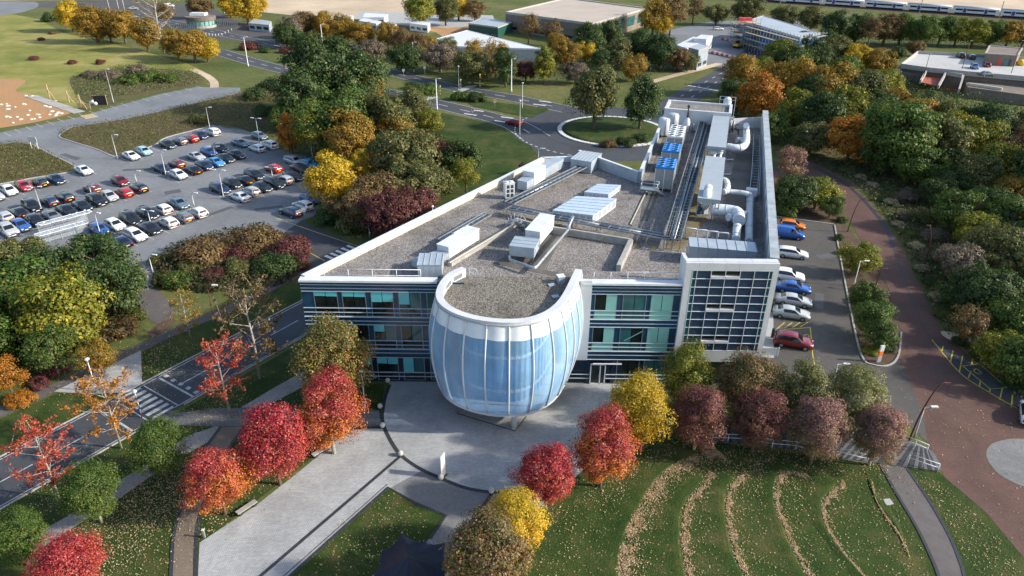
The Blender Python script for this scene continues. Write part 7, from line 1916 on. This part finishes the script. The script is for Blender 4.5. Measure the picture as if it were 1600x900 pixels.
for i, (q, h, lb) in enumerate((([(560, 32), (588, 37), (596, 33), (568, 28)], 3.2, 'white site cabin farthest along the sandy yard'), ([(566, 27), (600, 27), (606, 22), (570, 20)], 3.2, 'white site cabin with blue stripes behind the others'), ([(588, 40), (610, 44), (620, 38), (598, 34)], 3.2, 'grey white site cabin beside the orange brown trees'), ([(640, 36), (668, 40), (672, 35), (644, 31)], 3.2, 'white site cabin with red doors by the soil heap'), ([(655, 28), (667, 29), (669, 26), (657, 25)], 4.0, 'small white cabin stacked at the yard end'), ([(528, 26), (548, 28), (552, 24), (532, 22)], 3.0, 'white cabin at the sandy ground edge'))):
    t = block('site_cabin', lb, 'cabin', q, h, 'white_metal', 'white_roof', .12, [(0, 3, 1.0, 2.0, 'glass_dark')])
block('site_cabin', 'grey two storey site cabin at the site road', 'cabin', [(1076, 74), (1092, 78), (1108, 72), (1092, 67)], 7.0, 'roof_unit', 'grey_metal', .2, [(0, 1, 2.5, 4.5, 'glass_dark'), (1, 2, 1.0, 2.2, 'glass_dark')])
block('site_cabin', 'white double cabin beyond the grey two storey cabin', 'cabin', [(1085, 60), (1104, 61), (1114, 55), (1096, 54)], 5.0, 'white_metal', 'white_roof', .15, [(0, 3, 1.0, 2.2, 'glass_dark')])
block('site_cabin', 'long low cabin with grey roof beside the white double cabin', 'cabin', [(1058, 70), (1074, 76), (1100, 62), (1084, 57)], 3.4, 'grey_metal', 'white_roof', .15, [(0, 2, 1.0, 2.0, 'glass_dark')])
# hall under scaffolding
sc = block('scaffolded_hall', 'long hall wrapped in scaffolding with blue sheeting and pale roof', 'building', [(1164, 33), (1250, 58), (1282, 51), (1192, 24)], 9.0, 'blue_wrap', 'hall_roof', .3, [(0, 12, 5.6, 7.8, 'glass_teal'), (0, 12, 1.0, 4.2, 'blue_wrap')])
Pq = [W(x, y, 9.0) for x, y in ((1145, 34), (1250, 62), (1288, 54))]
st = thing('scaffolding', 'grey tube scaffolding with timber lifts around the long hall', 'scaffold', (Pq[0].x, Pq[0].y, 0))
for a, b in zip(Pq, Pq[1:]):
    a, b = a - Pq[0], b - Pq[0]; a.z = b.z = 0; d = (b - a); L_ = d.length; d.normalize(); n_ = Vector((d.y, -d.x, 0))
    k = 0
    while k * 2.2 < L_:
        for s in (0, 1.3):
            p = a + d * k * 2.2 + n_ * s
            MB().cyl((p.x, p.y, 0), .07, 10.6, 5).build('standard', M['galv'], st)
        k += 1
    for z in (2.2, 4.4, 6.6, 8.8, 9.8):
        for s in (0, 1.3): MB().bar(a + n_ * s + Vector((0, 0, z)), b + n_ * s + Vector((0, 0, z)), .09).build('ledger', M['galv'], st)
        if z < 9: MB().bar(a + n_ * .65 + Vector((0, 0, z - .05)), b + n_ * .65 + Vector((0, 0, z - .05)), 1.2, .06).build('board', M['timber'], st)
tw = thing('scaffold_tower', 'tall scaffold tower with a pink and orange top at the hall end', 'scaffold', W(1160, 74))
for x in (-5, -1.7, 1.7, 5):
    for y in (-3, 3): MB().cyl((x, y, 0), .08, 12, 5).build('standard', M['galv'], tw)
for z in (2, 4, 6, 8, 10):
    for y in (-3, 3): MB().bar((-5, y, z), (5, y, z), .09).build('ledger', M['galv'], tw)
    MB().box((0, 0, z - .1), (10, 5.6, .06)).build('board', M['timber' if z % 4 else 'dark_metal'], tw)
MB().box((-.5, 0, 11.2), (5, 2.4, 1.1)).build('sheet_wrap', M['red'], tw)
# barriers
def barrier_line(pa, pb, n, label, group):
    A, B = W(*pa), W(*pb); an = math.atan2((B - A).y, (B - A).x); L_ = (B - A).length / n
    me_r = MB().prism([(-L_ * .46, -.22), (L_ * .46, -.22), (L_ * .46, .22), (-L_ * .46, .22)], 0.02, .95).mesh('body', M['red']); me_w = MB().prism([(-L_ * .46, -.22), (L_ * .46, -.22), (L_ * .46, .22), (-L_ * .46, .22)], 0.02, .95).mesh('body', M['lamp_white'])
    foot = MB().box((0, 0, .08), (L_ * .5, .6, .16)).mesh('foot', M['dark_metal'])
    for k in range(n):
        t = thing('site_barrier', label % ('red' if k % 2 == 0 else 'white'), 'barrier', A.lerp(B, (k + .5) / n), an, group); link('body', me_r if k % 2 == 0 else me_w, t); link('foot', foot, t)
barrier_line((1104, 82), (1150, 92), 12, '%s plastic barrier in the line beside the grey site cabin', 'barriers by the grey cabin')
barrier_line((1150, 92), (1180, 90), 8, '%s plastic barrier in the line closing the site road', 'barriers across the site road')
barrier_line((1128, 62), (1150, 67), 6, '%s plastic barrier in the line before the scaffold tower', 'barriers before the scaffold tower')
dg = thing('excavator', 'yellow and black digger on the construction yard', 'digger', W(1152, 75), .6)
for s in (-1, 1): MB().box((0, s * 1.1, .45), (3.2, .5, .8)).build('track', M['black'], dg)
MB().box((-.2, 0, 1.35), (2.8, 2.2, .9)).build('body', M['plate_y'], dg); MB().box((.4, .5, 2.3), (1.4, 1.0, 1.2)).build('cab', M['car_glass'], dg)
ar = MB().bar((1.0, -.3, 1.6), (3.6, -.3, 3.6), .35).build('boom', M['plate_y'], dg); MB().bar((3.6, -.3, 3.6), (4.6, -.3, 1.0), .28).build('stick', M['plate_y'], ar); MB().box((4.5, -.3, .7), (.7, .8, .7)).build('bucket', M['dark_metal'], ar)
gs = thing('grid_panel', 'white framed fence panel standing on the construction yard', 'panel', W(1198, 80), -.2)
for k in range(5): MB().box((-3 + 1.5 * k, 0, 1.5), (.12, .1, 3)).build('post', M['lamp_white'], gs)
for z in (.2, 1.5, 2.9): MB().box((0, .08, z), (6.1, .06, .12)).build('rail', M['lamp_white'], gs)
car('estate', 'white', W(1122, 47), .1, 'white pickup sized car parked beyond the construction yard')
car('saloon', 'silver', W(209, 15), .3, 'silver car parked beside the bare tree at the gatehouse'); car('van', 'white', W(265, 11), .2, 'white van parked on the far gatehouse road'); car('estate', 'silver', W(551, 77), -.3, 'silver car half hidden behind the dual carriageway hedge')
# gatehouse
gh = W(316, 42)
t = thing('gatehouse', 'round glazed gatehouse with grey canopy roof at the site entrance', 'gatehouse', gh)
sc_ = depth(gh) / F_PX; rg_ = 21 * sc_
MB().lathe([(rg_, 0), (rg_, 1.1)], n=28, smooth=False).build('base_wall', M['concrete'], t)
MB().lathe([(rg_ * .93, 1.1), (rg_ * .98, 3.2)], n=28, smooth=False).build('glazing', M['blind_green'], t)
for k in range(20):
    a = k * 2 * PI / 20; MB().bar((rg_ * .96 * math.cos(a), rg_ * .96 * math.sin(a), 1.1), (rg_ * math.cos(a), rg_ * math.sin(a), 3.2), .14).build('mullion', M['dark_metal'], t)
MB().lathe([(rg_ * 1.04, 3.2), (rg_ * 1.10, 4.9), (rg_ * .9, 5.0), (.01, 4.8)], n=28, smooth=False).build('roof_drum', M['brickwall'], t)
MB().box((-1, 1, 5.6), (rg_ * 1.1, rg_ * .7, 1.2)).build('roof_plant', M['white_metal'], t)
for x, y, lb in ((285, 42, 'grey palisade fence left of the gatehouse'), (352, 38, 'grey palisade fence right of the gatehouse')):
    t = thing('palisade_fence', lb, 'fence', W(x, y + 3))
    for k in range(14): MB().box((-6 + .9 * k, 0, 1.1), (.35, .08, 2.2)).build('pale', M['galv'], t)
    for z in (.5, 1.7): MB().box((0, .08, z), (12.4, .06, .12)).build('rail', M['galv'], t)
cbn = block('site_cabin', 'grey white security cabin beside the gatehouse road', 'cabin', [(388, 36), (420, 39), (424, 33), (396, 29)], 3.2, 'roof_unit', 'grey_metal', .12, [(0, 3, 1.0, 2.2, 'glass_dark')])
for k in range(9):
    p = W(322 + k * 5.0, 57 - abs(k - 3) * .5 - (k > 5) * (k - 5) * 2.0); tag(MB().cyl((0, 0, 0), .14, 1.1, 8).build('bollard', M['lamp_white'], None, p), 'short white bollard in the curve before the gatehouse', 'bollard', 'bollards before the gatehouse')
for b, tp, lb in (((187, 20), (183, -2), 'white flagpole nearest the golden tree row'), ((196, 21), (193, -2), 'white flagpole between the other two poles'), ((172, 18), (170, -2), 'white flagpole farthest from the bare tree')):
    p = W(*b); t = thing('flagpole', lb, 'flagpole', p); h = hgt(b, tp); MB().tube([(0, 0, 0), (0, 0, h)], .12, 6, .06).build('pole', M['lamp_white'], t); MB().lathe([(.01, h), (.14, h + .1), (.01, h + .22)], n=8).build('finial', M['lamp_white'], t)
lamp((351, 22), (348, -4), 'tall pale lamp beside the far yellow trees', 'single', 'lamp_white', None, r=.14)
# ================================================================== MULTI-STOREY CAR PARK
M['deck'] = mat('pale_deck_concrete', (0.44, 0.44, 0.43), 0.85, 0, 0.12, 0.1, fine=.08, fscale=1.0)  # plain pale grey concrete, tone varied at random
M['redramp'] = mat('red_ramp_coating', (0.36, 0.095, 0.055), 0.8, 0, 0.15, 0.3)
DZ = 5.0
cpk = thing('deck_car_park', 'open topped parking deck with pale roof, brick stair block and red ramps', 'car park', W(1520, 130)); oc = cpk.location.copy()
def cpart(mb, name, m, par=None):
    mb.v = [(v[0] - oc.x, v[1] - oc.y, v[2]) for v in mb.v]; return mb.build(name, M[m], par or cpk)
dq = [W(x, y, DZ) for x, y in ((1408, 104), (1434, 84), (1640, 96), (1700, 135), (1600, 124), (1510, 116), (1450, 110))]
cpart(MB().prism([v2(p) for p in dq], DZ - .5, DZ), 'deck_slab', 'deck')
cpart(MB().prism([v2(p * 1) for p in [dq[0] + Vector((1, 1, 0)), dq[1] + Vector((1, -1, 0)), dq[2] + Vector((-1, -1, 0)), dq[3] + Vector((-1, 1, 0)), dq[4] + Vector((0, 1, 0)), dq[5] + Vector((0, 1, 0)), dq[6] + Vector((0, 1, 0))]], 0, DZ - .55), 'lower_storey', 'brickwall')
for a, b in zip(dq, dq[1:] + dq[:1]):
    d = (b - a).normalized(); n_ = Vector((-d.y, d.x, 0)) * .3; cpart(MB().prism([v2(a), v2(b), v2(b + n_), v2(a + n_)], DZ + .005, DZ + 1.0), 'parapet', 'kerb')
fr_ = [W(x, y, 2.5) for x, y in ((1394, 116), (1448, 122), (1450, 110), (1408, 104))]; cpart(MB().prism([v2(p) for p in fr_], 0, 3.6), 'side_bay', 'brickwall')
for q, h, m, nm in (([(1438, 128), (1464, 134), (1478, 114), (1448, 111)], 3.2, 'redramp', 'red_ramp'), ([(1470, 139), (1498, 142), (1503, 122), (1478, 116)], .3, 'redramp', 'lower_ramp')):
    pq = [W(x, y, h) for x, y in q]; cpart(MB().prism([v2(p) for p in pq], h - .3, h), nm, m)
for a, b in (((1438, 128), (1448, 111)), ((1466, 136), (1478, 114)), ((1498, 142), (1505, 120))):
    A, B = W(a[0], a[1], 3.4), W(b[0], b[1], 4.6); cpart(MB().bar(A, B, .5, 1.2), 'ramp_wall', 'kerb')
A, B = W(1478, 113, 5), W(1504, 117, 5); cpart(MB().bar(A - Vector((0, 0, .3)), B - Vector((0, 0, .3)), .5, 1.2), 'ramp_header', 'kerb')
for q, h in (([(1512, 136), (1600, 148), (1640, 152), (1640, 134), (1506, 120)], 3.0),):
    pq = [W(x, y, h) for x, y in q]; cpart(MB().prism([v2(p) for p in pq], 0, h), 'front_bay', 'brickwall')
cpart(MB().bar(W(1512, 131, 3.4), W(1566, 139, 3.4), .6, .7), 'front_beam', 'coping')
sb = [W(x, y, DZ + 3.6) for x, y in ((1540, 84), (1590, 87), (1597, 76), (1546, 72))]; sbk = cpart(MB().prism([v2(p) for p in sb], 0, DZ + 3.6), 'stair_block', 'brickwall')
A, B = sb[0], sb[1]; d = (B - A).normalized(); n_ = Vector((d.y, -d.x, 0))
for u0, u1, m in ((.62, .78, 'glass_teal'), (.44, .54, 'red'), (.80, .86, 'glass_dark')):
    L_ = (B - A).length; p0, p1 = A + d * L_ * u0 + n_ * .08, A + d * L_ * u1 + n_ * .08
    cpart(MB().prism([v2(p0 - n_ * .1), v2(p1 - n_ * .1), v2(p1), v2(p0)], DZ + .05, DZ + 2.3), 'door', m, sbk)
for a in range(4):
    p, q = sb[a], sb[(a + 1) % 4]; cpart(MB().bar(p + Vector((0, 0, .1)), q + Vector((0, 0, .1)), .5, .3), 'stair_block_coping', 'kerb', sbk)
mk = MB()
for k in range(9): 
    a = W(1440 + k * 11, 101 + k * .7, DZ); strip_mesh(mk, [a, a + Vector((1.4, 4.6, 0))], .12, DZ + .01)
cpart(mk, 'bay_line', 'paint_white')
for x, y, c, k, lb, an in ((1500, 90, 'black', 'suv', 'black car at the back of the parking deck, nearer the far trees', 1.3), (1517, 92, 'black', 'estate', 'black car parked next to the other black car on the deck', 1.3), (1522, 107, 'blue', 'hatchback', 'bright blue car in the middle of the parking deck', -1.9), (1541, 104, 'maroon', 'hatchback', 'dark red car beside the blue car on the deck', 1.2), (1541, 119, 'steel', 'saloon', 'steel blue car at the front edge of the parking deck', .1)):
    p = W(x, y, DZ); p.z = DZ + .01; car(k, c, p, an, lb)
car('suv', 'white', W(1592, 147) , 1.3, 'white car on the ground beside the parking deck'); car('hatchback', 'silver', W(1423, 126), 1.2, 'silver car at the foot of the deck side bay')
tag(MB().lathe([(.01, 0), (1.3, .2), (1.5, .9), (1.0, 1.7), (.1, 2.0)], n=9).build('grit_bin', M['plate_y'], None, W(1594, 102, DZ)), 'yellow rounded grit heap on the deck beside the stair block', 'grit heap')
for x, y, h, lb in ((1503, 108, 9, 'tall thin lamp on the deck beside the black cars'), (1580, 114, 10, 'tall thin lamp on the deck right of the stair block'), (1443, 120, 7, 'tall thin lamp by the red ramp')):
    p = W(x, y, DZ); t = thing('deck_lamp', lb, 'lamp post', p); MB().tube([(0, 0, 0), (0, 0, h)], .1, 6, .06).build('post', M['corten'], t); MB().box((.4, 0, h), (.8, .25, .12)).build('lamp_head', M['lamp_grey'], t)
# ================================================================== RAILWAY
rd = (rail_b - rail_a); rL = rd.length; rd.normalize(); rn = Vector((-rd.y, rd.x, 0)); ra = math.atan2(rd.y, rd.x)
tk = thing('railway_track', 'brown steel rails running along the far edge of the site', 'track', rail_a)
for o in (-4.2, -2.8, 2.6, 4.0): MB().bar(rn * o + Vector((0, 0, .15)), rd * rL + rn * o + Vector((0, 0, .15)), .1, .16).build('rail', M['corten'], tk)
ty = W(1600, 17, 2.2); u0 = (ty - rail_a).dot(rd); off = 3.3
M['train_white'] = mat('train_white', (.66, .67, .70), .4); M['train_purple'] = mat('train_purple', (.07, .05, .22), .4)
for k in range(-11, 3):
    c = rail_a + rd * (u0 + k * 23.4) + rn * off
    t = thing('train_carriage', 'white train carriage with dark windows on the far railway line', 'train', (c.x, c.y, .25), ra, 'carriages of the passing train')
    MB().box((0, 0, 2.1), (22.6, 2.8, 2.7)).build('body', M['train_white'], t); MB().lathe([(.01, 0)], n=3)
    MB().tube([(-11.3, 0, 3.0), (11.3, 0, 3.0)], 1.25, 10).build('roof', M['grey_metal'], t)
    MB().box((0, 0, .45), (20, 2.3, .6)).build('underframe', M['black'], t)
    for x0, x1 in ((-9.8, -6.2), (-4.2, 4.2), (6.2, 9.8)): MB().box(((x0 + x1) / 2, 0, 2.35), (x1 - x0, 2.86, .95)).build('window', M['car_glass'], t)
    for x in (-5.2, 5.2): MB().box((x, 0, 2.0), (1.5, 2.87, 2.1)).build('door', M['train_purple'], t)
    for x in (-8, 8): MB().box((x, 0, .3), (2.6, 2.2, .5)).build('bogie', M['dark_metal'], t)
for k, px in enumerate((1561, 1176, 1435)):
    p = W(px, 25 if k == 0 else 22); p = rail_a + rd * (p - rail_a).dot(rd) - rn * 6.5
    t = thing('line_mast', 'steel catenary mast beside the railway', 'mast', p, ra, 'railway masts')
    MB().bar((0, 0, 0), (0, 0, 9), .35).build('mast', M['galv'], t); MB().bar((0, 0, 7.2), (0, 6.5, 7.6), .16).build('arm', M['galv'], t); MB().bar((0, 0, 8.6), (0, 5.5, 7.6), .1).build('stay', M['galv'], t)
